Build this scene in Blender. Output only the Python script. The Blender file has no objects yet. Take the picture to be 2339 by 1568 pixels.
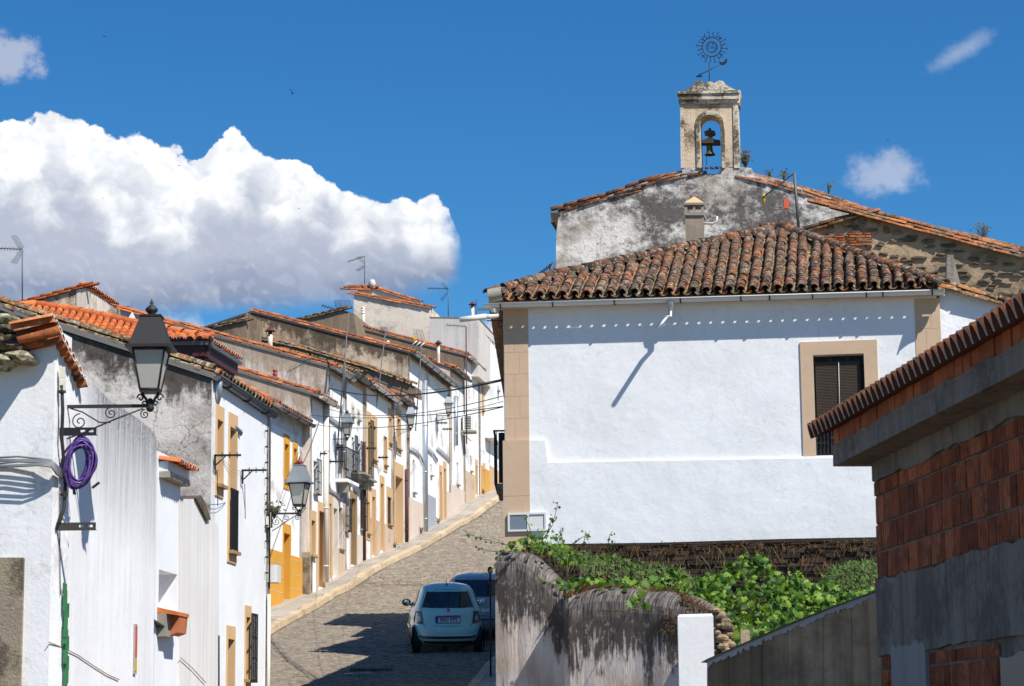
import bpy, math, random
import numpy as np
from mathutils import Vector, Matrix
random.seed(7); np.random.seed(7)
scene = bpy.context.scene
COL = scene.collection
V = Vector
R = math.radians

# ---------------------------------------------------------------- camera
F = 5400.0
W0, H0 = 2339.0, 1568.0
PITCH = math.atan(0.1696)
ROLL = R(0.6)
CAM = V((0, 0, 2.0))
_f = V((0, math.cos(PITCH), math.sin(PITCH)))
_u0 = V((0, -math.sin(PITCH), math.cos(PITCH)))
_r0 = V((1, 0, 0))
_u = _u0*math.cos(ROLL) + _r0*math.sin(ROLL)
_r = _r0*math.cos(ROLL) - _u0*math.sin(ROLL)
cd = bpy.data.cameras.new('camera'); cam = bpy.data.objects.new('camera', cd); COL.objects.link(cam)
m = Matrix.Identity(4)
for i in range(3):
    m[i][0] = _r[i]; m[i][1] = _u[i]; m[i][2] = -_f[i]; m[i][3] = CAM[i]
cam.matrix_world = m
cd.sensor_width = 36.0; cd.lens = 36.0*F/W0; cd.clip_end = 20000; cd.clip_start = 0.5
cd.dof.use_dof = True; cd.dof.focus_distance = 58.0; cd.dof.aperture_fstop = 9.0
scene.camera = cam

# ---------------------------------------------------------------- sun, exposure
SUN = V((0.61, -0.60, 1.0)).normalized()
sl = bpy.data.lights.new('sun', 'SUN'); so = bpy.data.objects.new('sun', sl); COL.objects.link(so)
so.rotation_euler = SUN.to_track_quat('Z', 'Y').to_euler()
so.location = (40, -60, 80)
sl.energy = 5.0; sl.angle = R(0.53); sl.color = (1.0, 0.955, 0.88)
scene.view_settings.view_transform = 'Standard'
scene.view_settings.look = 'None'
scene.view_settings.exposure = 0.36
scene.view_settings.gamma = 1.0
scene.view_settings.use_curve_mapping = False

# ---------------------------------------------------------------- node helper
class NT:
    def __init__(s, nt): s.nt = nt; s.n = nt.nodes; s.l = nt.links
    def node(s, t, **kw):
        n = s.n.new(t)
        for k, v in kw.items(): setattr(n, k, v)
        return n
    def put(s, sock, v):
        if v is None: return
        if hasattr(v, 'is_linked') or isinstance(v, bpy.types.NodeSocket): s.l.new(v, sock)
        else:
            if isinstance(v, (tuple, list)) and sock.type == 'RGBA' and len(v) == 3: v = (*v, 1)
            sock.default_value = v
    def math(s, op, a, b=None, c=None, clamp=False):
        n = s.node('ShaderNodeMath', operation=op, use_clamp=clamp)
        s.put(n.inputs[0], a); s.put(n.inputs[1], b); s.put(n.inputs[2], c)
        return n.outputs[0]
    def noise(s, vec, scale=1.0, detail=4.0, rough=0.5, dist=0.0, dim='3D'):
        n = s.node('ShaderNodeTexNoise', noise_dimensions=dim)
        s.put(n.inputs['Vector'], vec); n.inputs['Scale'].default_value = scale
        n.inputs['Detail'].default_value = detail; n.inputs['Roughness'].default_value = rough
        n.inputs['Distortion'].default_value = dist
        return n.outputs[0]
    def voro(s, vec, scale=1.0, feature='F1', out=0, rand=1.0):
        n = s.node('ShaderNodeTexVoronoi', feature=feature)
        s.put(n.inputs['Vector'], vec); n.inputs['Scale'].default_value = scale
        n.inputs['Randomness'].default_value = rand
        return n.outputs[out]
    def ramp(s, fac, stops, interp='LINEAR'):
        n = s.node('ShaderNodeValToRGB'); cr = n.color_ramp; cr.interpolation = interp
        while len(cr.elements) > 1: cr.elements.remove(cr.elements[-1])
        for i, (p, c) in enumerate(stops):
            e = cr.elements[0] if i == 0 else cr.elements.new(p)
            e.position = p
            e.color = (c, c, c, 1) if isinstance(c, (int, float)) else (*c, 1)
        s.put(n.inputs[0], fac); return n.outputs[0]
    def mix(s, fac, a, b, blend='MIX'):
        n = s.node('ShaderNodeMix', data_type='RGBA', blend_type=blend)
        s.put(n.inputs[0], fac); s.put(n.inputs[6], a); s.put(n.inputs[7], b)
        return n.outputs[2]
    def mapr(s, v, a, b, c=0.0, d=1.0, smooth=False):
        n = s.node('ShaderNodeMapRange'); n.clamp = True
        if smooth: n.interpolation_type = 'SMOOTHSTEP'
        s.put(n.inputs[0], v)
        for i, q in enumerate((a, b, c, d)): s.put(n.inputs[1+i], q)
        return n.outputs[0]
    def scl(s, vec, sx, sy, sz, off=(0, 0, 0)):
        n = s.node('ShaderNodeMapping'); s.put(n.inputs[0], vec)
        n.inputs[1].default_value = off; n.inputs[3].default_value = (sx, sy, sz)
        return n.outputs[0]

# ---------------------------------------------------------------- world: Nishita sky with clouds by direction
world = bpy.data.worlds.new('World'); scene.world = world; world.use_nodes = True
wt = NT(world.node_tree); wt.n.clear()
SKYS = 0.078
sky = wt.node('ShaderNodeTexSky', sky_type='NISHITA'); sky.sun_disc = False
sky.sun_elevation = math.asin(SUN.z); sky.sun_rotation = math.atan2(SUN.x, SUN.y)
sky.altitude = 400; sky.air_density = 1.0; sky.dust_density = 0.25; sky.ozone_density = 3.0
geo = wt.node('ShaderNodeNewGeometry')
tc = wt.node('ShaderNodeTexCoord')
sep = wt.node('ShaderNodeSeparateXYZ'); wt.l.new(tc.outputs['Generated'], sep.inputs[0])
sx_, sy_, sz_ = sep.outputs
az = wt.math('ARCTAN2', sx_, sy_)
hyp = wt.math('SQRT', wt.math('ADD', wt.math('MULTIPLY', sx_, sx_), wt.math('MULTIPLY', sy_, sy_)))
el = wt.math('DIVIDE', sz_, wt.math('MAXIMUM', hyp, 0.02))
# cloud coordinates in milli-units of direction (1 unit = 1 mrad)
def AZ(px): return (px-1169.5)/F*1000
def EL(px, py): # elevation ratio for a pixel, used only to lay out cloud outline data as constants
    a = (px-1169.5)/F; b = (H0/2-py)/F
    dr = _f + _r*a + _u*b
    return dr.z/math.hypot(dr.x, dr.y)*1000
azm = wt.math('MULTIPLY', az, 1000.0); elm = wt.math('MULTIPLY', el, 1000.0)
cmb = wt.node('ShaderNodeCombineXYZ'); wt.l.new(azm, cmb.inputs[0]); wt.l.new(elm, cmb.inputs[1])
cvec = cmb.outputs[0]
def field(vec):
    a = wt.noise(vec, 0.022, 7, 0.55, 0.3)
    b = wt.voro(vec, 0.055, 'SMOOTH_F1')
    return a, b
wob1 = wt.noise(cvec, 0.05, 8, 0.6)
wob2 = wt.noise(wt.scl(cvec, 1, 1, 1, (300, 50, 7)), 0.05, 8, 0.6)
wc = wt.node('ShaderNodeCombineXYZ')
wt.l.new(wt.math('ADD', azm, wt.math('MULTIPLY', wt.math('SUBTRACT', wob1, 0.5), 16)), wc.inputs[0])
wt.l.new(wt.math('ADD', elm, wt.math('MULTIPLY', wt.math('SUBTRACT', wob2, 0.5), 16)), wc.inputs[1])
wvec = wc.outputs[0]
vb1 = wt.voro(wvec, 0.085, 'SMOOTH_F1')
vb2 = wt.voro(wvec, 0.22, 'SMOOTH_F1')
bill = wt.math('ADD', wt.math('MULTIPLY', vb1, -9.0), wt.math('MULTIPLY', vb2, -3.0))   # billow offsets, mrad
bill = wt.math('ADD', bill, wt.math('MULTIPLY', wt.math('SUBTRACT', wt.noise(cvec, 0.3, 8, 0.65), 0.5), 5.0))
def curve(pts, lo, hi, vlo, vhi, x):
    t = wt.mapr(x, lo, hi)
    r = wt.ramp(t, [((a-lo)/(hi-lo), (v-vlo)/(vhi-vlo)) for a, v in pts])
    return wt.math('ADD', wt.math('MULTIPLY', r, vhi-vlo), vlo)
top = [(-500,420),(-200,330),(-60,285),(60,280),(110,254),(165,258),(210,285),(250,312),(300,306),(350,320),(400,346),(436,374),(456,362),(474,322),(496,303),(525,301),(550,312),(578,332),(620,350),(680,366),(720,392),(770,432),(830,446),(880,458),(920,450),(950,462),(975,452),(1000,452),(1026,474),(1046,524),(1060,580),(1072,660)]
bot = [(-500,600),(-200,690),(0,708),(350,716),(500,704),(700,692),(850,684),(950,668),(1020,652),(1060,625)]
azl, azh = AZ(-500), AZ(1080)
tcv = curve([(AZ(x), EL(x, y)) for x, y in top], azl, azh, 150, 300, azm)
bcv = curve([(AZ(x), EL(x, y)) for x, y in bot], azl, azh, 150, 300, azm)
dtop = wt.math('ADD', wt.math('SUBTRACT', wt.math('ADD', tcv, 4.5), elm), bill)           # >0 inside
dbot = wt.math('ADD', wt.math('SUBTRACT', elm, bcv), wt.math('MULTIPLY', wt.math('SUBTRACT', wt.noise(wt.scl(cvec, .4, 1, 1), 0.06, 5, 0.5), 0.5), 8))
side = wt.math('ADD', wt.math('SUBTRACT', AZ(1063), azm), wt.math('MULTIPLY', bill, 0.9))
m1 = wt.mapr(dtop, -0.5, 1.0, 0, 1, True)
m2 = wt.mapr(dbot, -5, 7, 0, 1, True)
m3 = wt.mapr(wt.math('ADD', side, wt.math('MULTIPLY', wt.math('SUBTRACT', wob1, .5), 12)), -4, 5, 0, 1, True)
m4 = wt.mapr(azm, AZ(-500), AZ(-300), 0, 1, True)
main = wt.math('MULTIPLY', wt.math('MULTIPLY', m1, m2), wt.math('MULTIPLY', m3, m4))
# shading of the cumulus: relief noise compared with itself shifted towards the sun, plus depth below the top
shift = wt.scl(wvec, 1, 1, 1, (-5.0, -7.0, 0))
h0 = wt.noise(wvec, 0.045, 6, 0.5); h1 = wt.noise(shift, 0.045, 6, 0.5)
rel = wt.math('SUBTRACT', h0, h1)
depth = wt.math('SUBTRACT', tcv, elm)
# the line where the bright tops give way to the grey base
mid = curve([(AZ(x), v) for x, v in [(-500,24),(0,30),(250,36),(400,34),(520,34),(600,26),(700,14),(800,10),(900,14),(980,26),(1050,36)]], azl, azh, 0, 50, azm)
dm = wt.math('SUBTRACT', depth, mid)
dm = wt.math('ADD', dm, wt.math('MULTIPLY', wt.math('SUBTRACT', h0, 0.5), 70))
dm = wt.math('SUBTRACT', dm, wt.math('MULTIPLY', rel, 80))
gray = wt.mapr(dm, -14, 16, 0, 1, True)
low = wt.mapr(wt.math('ADD', wt.math('SUBTRACT', elm, bcv), wt.math('MULTIPLY', wt.math('SUBTRACT', wt.noise(wt.scl(cvec, .5, 1, 1), 0.03, 5, 0.5), 0.5), 45)), 0, 26, 1, 0, True)
K = 1.0/SKYS*0.82
def kc(c): return tuple(x*K for x in c)
ccol = wt.mix(gray, kc((1.0, 1.02, 1.04)), kc((.47, .515, .63)))
ccol = wt.mix(wt.math('MULTIPLY', low, 0.95), ccol, kc((.23, .295, .44)))
ccol = wt.mix(wt.mapr(rel, 0.02, -0.12, 0, 0.38), ccol, kc((.46, .52, .64)))
rel2 = wt.math('SUBTRACT', vb2, wt.voro(wt.scl(wvec, 1, 1, 1, (-1.2, -2.0, 0)), 0.22, 'SMOOTH_F1'))
ccol = wt.mix(wt.mapr(rel2, 0.02, .3, 0, 0.30), ccol, kc((.60, .64, .76)))
# small clouds
def blob(px, py, rx, ry, soft, seedoff, rot=0.0):
    ca, sa = math.cos(rot), math.sin(rot)
    dx = wt.math('SUBTRACT', azm, AZ(px)); dy = wt.math('SUBTRACT', elm, EL(px, py))
    ex = wt.math('ADD', wt.math('MULTIPLY', dx, ca), wt.math('MULTIPLY', dy, sa))
    ey = wt.math('SUBTRACT', wt.math('MULTIPLY', dy, ca), wt.math('MULTIPLY', dx, sa))
    ex = wt.math('DIVIDE', ex, rx/5.4); ey = wt.math('DIVIDE', ey, ry/5.4)
    d = wt.math('SQRT', wt.math('ADD', wt.math('MULTIPLY', ex, ex), wt.math('MULTIPLY', ey, ey)))
    nz = wt.noise(wt.scl(cvec, 1, 1, 1, (seedoff, 0, 0)), 0.09, 6, 0.62)
    d = wt.math('ADD', d, wt.math('MULTIPLY', wt.math('SUBTRACT', nz, 0.5), 2.3))
    return wt.mapr(d, 1.0+soft, 1.0-soft, 0, 1, True)
sm = [(blob(-20, 130, 92, 52, .4, 11), .75, (.52, .56, .68)), (blob(2222, 118, 62, 17, .9, 57, 0.55), .40, (.6, .65, .78)),
      (blob(2040, 398, 66, 46, .55, 91), .60, (.60, .64, .76)), (blob(1140, 790, 90, 52, .25, 21), 1.0, (.86, .88, .92)),
      (blob(400, 770, 90, 36, .6, 33), .75, (.6, .66, .78))]
# scattered fair-weather cumulus everywhere else on the dome
gvec = wt.node('ShaderNodeCombineXYZ')
wt.l.new(sx_, gvec.inputs[0]); wt.l.new(sy_, gvec.inputs[1]); wt.l.new(wt.math('MULTIPLY', sz_, 2.2), gvec.inputs[2])
gn = wt.noise(gvec.outputs[0], 3.1, 8, 0.58)
away = wt.mapr(wt.math('ABSOLUTE', azm), 300, 420, 0, 1, True)
gm = wt.math('MULTIPLY', wt.math('MULTIPLY', wt.mapr(gn, 0.62, 0.72, 0, 0.9, True), away), wt.mapr(sz_, 0.0, 0.03))
# sky colour: the polarised deep blue of the photograph over the whole dome
hsv = wt.node('ShaderNodeHueSaturation'); hsv.inputs['Saturation'].default_value = 1.28; hsv.inputs['Value'].default_value = 0.95
wt.l.new(sky.outputs[0], hsv.inputs['Color'])
skyc = wt.mix(1.0, hsv.outputs[0], (0.58, 1.0, 1.20), 'MULTIPLY')
out = skyc
for msk, s_, c in sm:
    out = wt.mix(wt.math('MULTIPLY', msk, s_), out, kc(c))
out = wt.mix(main, out, ccol)
out = wt.mix(gm, out, kc((.7, .74, .8)))
bg = wt.node('ShaderNodeBackground'); bg.inputs[1].default_value = SKYS
wt.l.new(out, bg.inputs[0])
wo = wt.node('ShaderNodeOutputWorld'); wt.l.new(bg.outputs[0], wo.inputs[0])
world.cycles.sampling_method = 'MANUAL'; world.cycles.sample_map_resolution = 512

# ---------------------------------------------------------------- projection helpers (image of the site survey -> metres)
def ray(px, py):
    return _f + _r*((px-W0/2)/F) + _u*((H0/2-py)/F)
def P(px, py, d):
    r = ray(px, py); return CAM + r*(d/r.y)
def proj(p):
    q = V(p)-CAM; z = q.dot(_f); return (W0/2+F*q.dot(_r)/z, H0/2-F*q.dot(_u)/z)

class Fac:
    """vertical plane through two ground points; t runs from A to B, n points to the viewer's side"""
    def __init__(s, A, B, unit=None):
        unit = GS if unit is None else unit
        s.A = V((A[0], A[1], 0)); s.B = V((B[0], B[1], 0))
        s.t = (s.B-s.A).normalized(); s.L = (s.B-s.A).length
        s.n = V((s.t.y, -s.t.x, 0))*unit   # offsets along n are counted in `unit` metres
    def hit(s, px, py, off=0.0):
        r = ray(px, py); k = ((s.A+s.n*off-CAM).dot(s.n))/r.dot(s.n)
        return CAM+r*k
    def tz(s, px, py, off=0.0):
        p = s.hit(px, py, off); return (p-s.A).dot(s.t), p.z
    def pt(s, t, z, o=0.0): 
        q = s.A+s.t*t+s.n*o; return V((q.x, q.y, z))

# ---------------------------------------------------------------- mesh builder
GS = 1.0   # size factor for round sections and tiles (the buildings on the right stand nearer)
class MB:
    def __init__(s): s.v = []; s.f = []; s.uv = []; s.mi = []; s.sm = []
    def face(s, pts, uv=None, mi=0, smooth=False):
        b = len(s.v); s.v += [tuple(p) for p in pts]
        s.f.append(tuple(range(b, b+len(pts)))); s.uv.append(uv); s.mi.append(mi); s.sm.append(smooth)
    def mesh(s, verts, faces, mi=0, smooth=False):
        b = len(s.v); s.v += [tuple(p) for p in verts]
        for f in faces: s.f.append(tuple(b+i for i in f)); s.uv.append(None); s.mi.append(mi); s.sm.append(smooth)
    def hexa(s, p, mi=0):
        # p: 8 points, bottom 0-3, top 4-7 (counter-clockwise)
        s.mesh(p, [(3, 2, 1, 0), (4, 5, 6, 7), (0, 1, 5, 4), (1, 2, 6, 5), (2, 3, 7, 6), (3, 0, 4, 7)], mi)
    def obox(s, o, a, b, c, mi=0):
        o = V(o); a = V(a); b = V(b); c = V(c)
        if a.cross(b).dot(c) < 0: a, b = b, a
        s.hexa([o, o+a, o+a+b, o+b, o+c, o+a+c, o+a+b+c, o+b+c], mi)
    def box(s, x0, x1, y0, y1, z0, z1, mi=0): s.obox((x0, y0, z0), (x1-x0, 0, 0), (0, y1-y0, 0), (0, 0, z1-z0), mi)
    def fbox(s, fc, t0, t1, z0, z1, o0, o1, mi=0):
        s.obox(fc.pt(t0, z0, o0), fc.t*(t1-t0), fc.n*(o1-o0), V((0, 0, z1-z0)), mi)
    def cbox(s, c, ax, ay, az_, mi=0):
        ax = V(ax); ay = V(ay); az_ = V(az_); s.obox(V(c)-ax/2-ay/2-az_/2, ax, ay, az_, mi)
    def prism(s, poly, ext, mi=0):
        ext = V(ext); n = len(poly); poly = [V(p) for p in poly]
        nn = V((0, 0, 0))
        for i in range(n): nn += poly[i].cross(poly[(i+1) % n])
        if nn.dot(ext) > 0: poly = poly[::-1]
        top = [p+ext for p in poly]
        s.mesh(poly+top, [tuple(range(n)), tuple(range(2*n-1, n-1, -1))] + [((i+1) % n, i, n+i, n+(i+1) % n) for i in range(n)], mi)
    def tube(s, pts, r, seg=6, mi=0, closed=False, caps=True):
        pts = [V(p) for p in pts]; n = len(pts)
        rr = [q_*GS for q_ in (r if isinstance(r, (list, tuple)) else [r]*n)]
        vs = []; up = None
        for i, p in enumerate(pts):
            if closed: d = pts[(i+1) % n]-pts[i-1]
            else: d = pts[min(i+1, n-1)]-pts[max(i-1, 0)]
            if d.length < 1e-9: d = V((0, 0, 1))
            d.normalize()
            if up is None:
                up = V((0, 0, 1)) if abs(d.z) < .9 else V((1, 0, 0))
            a = d.cross(up)
            if a.length < 1e-6: a = d.orthogonal()
            a.normalize(); b = a.cross(d).normalized(); up = b
            for k in range(seg):
                th = 2*math.pi*k/seg; vs.append(p+a*(math.cos(th)*rr[i])+b*(math.sin(th)*rr[i]))
        fs = []
        for i in range(n if closed else n-1):
            j = (i+1) % n
            for k in range(seg):
                k2 = (k+1) % seg; fs.append((i*seg+k, i*seg+k2, j*seg+k2, j*seg+k))
        b = len(s.v); s.v += [tuple(q) for q in vs]
        for f in fs: s.f.append(tuple(b+i for i in f)); s.uv.append(None); s.mi.append(mi); s.sm.append(True)
        if caps and not closed:
            s.f.append(tuple(b+k for k in range(seg-1, -1, -1))); s.uv.append(None); s.mi.append(mi); s.sm.append(False)
            s.f.append(tuple(b+(n-1)*seg+k for k in range(seg))); s.uv.append(None); s.mi.append(mi); s.sm.append(False)
    def lathe(s, prof, o, seg=16, mi=0, axis=(0, 0, 1), xdir=None, smooth=True):
        az_ = V(axis).normalized(); ax = V(xdir) if xdir else az_.orthogonal(); ax.normalize(); ay = az_.cross(ax)
        o = V(o); vs = []
        for r, z in [(a_*GS, b_*GS) for a_, b_ in prof]:
            for k in range(seg):
                th = 2*math.pi*k/seg; vs.append(o+ax*(math.cos(th)*r)+ay*(math.sin(th)*r)+az_*z)
        fs = []
        for i in range(len(prof)-1):
            for k in range(seg):
                k2 = (k+1) % seg; fs.append((i*seg+k, i*seg+k2, (i+1)*seg+k2, (i+1)*seg+k))
        s.mesh(vs, fs, mi, smooth)
    def build(s, name, mat, root=None, parent=None, kind=None, autosmooth=False):
        me = bpy.data.meshes.new(name)
        o = root.location if root is not None else V((0, 0, 0))
        vs = [(v[0]-o.x, v[1]-o.y, v[2]-o.z) for v in s.v]
        me.from_pydata(vs, [], s.f)
        mats = mat if isinstance(mat, (list, tuple)) else [mat]
        for q in mats: me.materials.append(q)
        me.polygons.foreach_set('material_index', s.mi)
        me.polygons.foreach_set('use_smooth', s.sm)
        if any(u is not None for u in s.uv):
            ul = me.uv_layers.new(name='uv'); k = 0
            for f, u in zip(s.f, s.uv):
                for i in range(len(f)):
                    ul.data[k].uv = u[i] if u is not None else (0, 0); k += 1
        me.update()
        ob = bpy.data.objects.new(name, me); COL.objects.link(ob)
        par = parent if parent is not None else root
        if par is not None: ob.parent = par
        elif root is None and s.v:
            pass
        if kind: ob['kind'] = kind
        return ob

def thing(name, label, cat, loc=(0, 0, 0), group=None):
    o = bpy.data.objects.new(name, None); COL.objects.link(o); o.location = V(loc); o.empty_display_size = .2
    o['label'] = label; o['category'] = cat
    if group: o['group'] = group
    return o
def struct(name, mb, mat):
    o = mb.build(name, mat); o['kind'] = 'structure'; return o
def tagm(name, mb, mat, label, cat, loc, group=None):
    """one-mesh thing with its origin at loc"""
    class Q: pass
    q = Q(); q.location = V(loc)
    me_o = MB.build(mb, name, mat, root=q, parent=None) if False else None
    me = bpy.data.meshes.new(name)
    l = V(loc)
    me.from_pydata([(v[0]-l.x, v[1]-l.y, v[2]-l.z) for v in mb.v], [], mb.f)
    for q_ in (mat if isinstance(mat, (list, tuple)) else [mat]): me.materials.append(q_)
    me.polygons.foreach_set('material_index', mb.mi); me.polygons.foreach_set('use_smooth', mb.sm); me.update()
    o = bpy.data.objects.new(name, me); COL.objects.link(o); o.location = l
    o['label'] = label; o['category'] = cat
    if group: o['group'] = group
    return o
def copy_tree(o, parent=None):
    c = o.copy(); COL.objects.link(c); c.parent = parent
    for ch in list(o.children): copy_tree(ch, c)
    return c
def lerp(a, b, t): return a+(b-a)*t
def catenary(a, b, sag, n=14):
    a = V(a); b = V(b); return [a.lerp(b, i/n)-V((0, 0, 4*sag*(i/n)*(1-i/n))) for i in range(n+1)]

# ---------------------------------------------------------------- materials
def newmat(name):
    m = bpy.data.materials.new(name); m.use_nodes = True; t = NT(m.node_tree)
    b = t.n['Principled BSDF']; return m, t, b
def bump(t, b, h, strength=.5, dist=.01):
    n = t.node('ShaderNodeBump'); n.inputs['Strength'].default_value = strength; n.inputs['Distance'].default_value = dist
    t.l.new(h, n.inputs['Height']); t.l.new(n.outputs[0], b.inputs['Normal']); return n
def pos(t): return t.node('ShaderNodeNewGeometry').outputs['Position']
def simple(name, col, rough=.6, metal=0., var=.12, bscale=30, bstr=.15, spec=.5, coat=0.0):
    m, t, b = newmat(name); p = pos(t)
    n = t.noise(p, bscale*.12, 5, .6)
    c = t.mix(t.math('MULTIPLY', n, var*2), col, tuple(x*.55 for x in col))
    t.put(b.inputs['Base Color'], c); b.inputs['Roughness'].default_value = rough; b.inputs['Metallic'].default_value = metal
    b.inputs['Specular IOR Level'].default_value = spec; b.inputs['Coat Weight'].default_value = coat
    if bstr: bump(t, b, t.noise(p, bscale, 4, .6), bstr, .01)
    return m
def plaster(name, base=(.80, .80, .79), streak=.25, mold=.0, moldcol=(.05, .045, .04), streakcol=(.33, .31, .29), patch=.0, patchcol=(.45, .36, .27),
            moldscale=1.6, bstr=.35, lump=.5, dirt=.0, crack=.0, mthr=.55, rough=.9, uvtop=None, moldstretch=1.0):
    m, t, b = newmat(name); p = pos(t)
    c = t.mix(t.mapr(t.noise(p, .9, 6, .6), .35, .7), base, tuple(x*.90 for x in base))
    c = t.mix(t.mapr(t.noise(t.scl(p, 1, 1, .4), 5, 6, .7), .45, .75, 0, .25), c, tuple(x*y for x, y in zip(base, (.86, .84, .80))))
    if patch:
        pm = t.mapr(t.noise(t.scl(p, 1, 1, 1.3, (3, 9, 1)), .8, 8, .62), .60-.18*patch, .66-.1*patch)
        pc = t.mix(t.noise(p, 6, 5, .7), patchcol, tuple(x*.6 for x in patchcol))
        c = t.mix(t.math('MULTIPLY', pm, .85), c, pc)
    if streak:
        s1 = t.noise(t.scl(p, 7, 7, .28), 1, 5, .6); s2 = t.noise(t.scl(p, 26, 26, .6), 1, 4, .6)
        sm_ = t.math('MULTIPLY', t.mapr(s1, .42, .72), t.mapr(s2, .35, .65, .4, 1))
        c = t.mix(t.math('MULTIPLY', sm_, streak), c, streakcol)
    if mold:
        pz = t.scl(p, 1, 1, moldstretch)
        big = t.noise(pz, moldscale*.35, 3, .5); fine = t.noise(pz, moldscale*3.2, 9, .72)
        mm = t.math('ADD', t.math('MULTIPLY', big, .55), t.math('MULTIPLY', fine, .45))
        mk = t.mapr(mm, mthr-.045, mthr+.05)
        c = t.mix(t.math('MULTIPLY', mk, mold), c, moldcol)
        sp = t.mapr(t.noise(p, moldscale*14, 5, .7), .60, .68)
        c = t.mix(t.math('MULTIPLY', t.math('MULTIPLY', sp, t.mapr(big, .4, .6)), mold*.8), c, moldcol)
    if uvtop:
        un = t.node('ShaderNodeUVMap'); us = t.node('ShaderNodeSeparateXYZ'); t.l.new(un.outputs[0], us.inputs[0])
        has = t.math('GREATER_THAN', us.outputs[1], .5); dv = t.math('SUBTRACT', us.outputs[1], 1.0)
        uc = t.node('ShaderNodeCombineXYZ'); t.l.new(us.outputs[0], uc.inputs[0]); t.l.new(t.math('MULTIPLY', dv, .12), uc.inputs[1])
        dn = t.math('ADD', t.math('MULTIPLY', t.noise(uc.outputs[0], 2.6, 6, .65), .62), t.math('MULTIPLY', t.noise(p, 4, 6, .7), .38))
        dk = t.mapr(t.math('SUBTRACT', dn, t.mapr(dv, 0.0, uvtop[1], .38, .66)), -.03, .05)
        c = t.mix(t.math('MULTIPLY', t.math('MULTIPLY', dk, has), uvtop[0]), c, t.mix(t.noise(p, 6, 5, .7), tuple(x*.6 for x in uvtop[2]), tuple(x*1.6 for x in uvtop[2])))
    if crack:
        wv = t.mix(.12, p, t.node('ShaderNodeTexNoise').outputs[1])
        vo = t.node('ShaderNodeTexVoronoi', feature='DISTANCE_TO_EDGE'); vo.inputs['Scale'].default_value = 2.2
        nn = t.node('ShaderNodeTexNoise'); nn.inputs['Scale'].default_value = 3; nn.inputs['Detail'].default_value = 6; t.l.new(p, nn.inputs['Vector'])
        vm = t.node('ShaderNodeVectorMath', operation='MULTIPLY_ADD'); t.l.new(nn.outputs[1], vm.inputs[0]); vm.inputs[1].default_value = (.9, .9, .9); t.l.new(p, vm.inputs[2])
        t.l.new(vm.outputs[0], vo.inputs['Vector'])
        ck = t.math('MULTIPLY', t.mapr(vo.outputs[0], .0, .028, 1, 0), t.mapr(t.noise(p, .7, 3), .42, .55))
        c = t.mix(t.math('MULTIPLY', ck, crack), c, (.10, .08, .07))
    t.put(b.inputs['Base Color'], c); b.inputs['Roughness'].default_value = rough
    b.inputs['Specular IOR Level'].default_value = .2
    h = t.math('ADD', t.math('MULTIPLY', t.noise(p, 1.7, 5, .55), lump), t.math('MULTIPLY', t.noise(p, 22, 5, .65), .09))
    if mold: h = t.math('ADD', h, t.math('MULTIPLY', t.noise(p, moldscale*6, 6, .7), .35))
    bump(t, b, h, bstr, .05)
    return m
def tilemat(name, cols, lichen=.2, lcol=(.33, .31, .22), dark=.2, dcol=(.03, .026, .02), lthr=.6):
    m, t, b = newmat(name); p = pos(t)
    g = t.node('ShaderNodeNewGeometry'); oi = t.node('ShaderNodeObjectInfo')
    r = t.math('FRACT', t.math('ADD', g.outputs['Random Per Island'], oi.outputs['Random']))
    n = len(cols); c = t.ramp(r, [(i/n, q) for i, q in enumerate(cols)], 'CONSTANT')
    r2 = t.math('FRACT', t.math('MULTIPLY', r, 7.31))
    c = t.mix(t.math('MULTIPLY', r2, .35), c, tuple(x*.55 for x in cols[0]))
    c = t.mix(t.mapr(t.noise(p, 9, 5, .6), .4, .7, 0, .4), c, tuple(x*.6 for x in cols[-1]))
    off = t.node('ShaderNodeCombineXYZ'); t.l.new(t.math('MULTIPLY', r, 40), off.inputs[0])
    vm = t.node('ShaderNodeVectorMath', operation='ADD'); t.l.new(p, vm.inputs[0]); t.l.new(off.outputs[0], vm.inputs[1])
    pp = vm.outputs[0]
    if dark:
        dk = t.mapr(t.math('ADD', t.noise(pp, 6, 8, .7), t.math('MULTIPLY', r2, .12)), .52, .66)
        c = t.mix(t.math('MULTIPLY', dk, dark), c, dcol)
    if lichen:
        li = t.mapr(t.noise(pp, 14, 8, .75), lthr, lthr+.06)
        lc = t.mix(t.mapr(t.noise(p, 3.1, 2), .4, .6), lcol, (.42, .40, .34))
        c = t.mix(t.math('MULTIPLY', li, lichen), c, lc)
    t.put(b.inputs['Base Color'], c); b.inputs['Roughness'].default_value = .88; b.inputs['Specular IOR Level'].default_value = .25
    bump(t, b, t.noise(p, 30, 6, .7), .5, .012)
    return m
M = {}
M['white'] = plaster('whitewash', (.80, .815, .835), streak=.05, bstr=.32, lump=.9)
M['white_big'] = plaster('whitewash_old_coats', (.835, .84, .85), streak=.04, streakcol=(.62, .62, .61), crack=.12, bstr=.20, lump=2.2)
M['white_row'] = plaster('whitewash_weathered', (.86, .86, .85), streak=.16, streakcol=(.52, .49, .45), patch=.25, patchcol=(.66, .61, .55), bstr=.4, lump=.7)
M['white_near'] = plaster('whitewash_peeling', (.86, .86, .86), streak=.10, mold=.40, moldcol=(.28, .26, .25), moldscale=3.4, mthr=.545, bstr=.28, lump=.8)
M['white_rough'] = plaster('whitewash_rough', (.86, .87, .88), streak=.05, bstr=.9, lump=1.0)
M['gable_mold'] = plaster('old_limewash', (.70, .65, .60), uvtop=(.9, .9, (.05, .04, .035)), streak=.25, mold=.93, moldcol=(.035, .03, .03), moldscale=1.5, mthr=.53, patch=.7, patchcol=(.46, .38, .33), crack=.8, bstr=.9, lump=.5)
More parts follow.
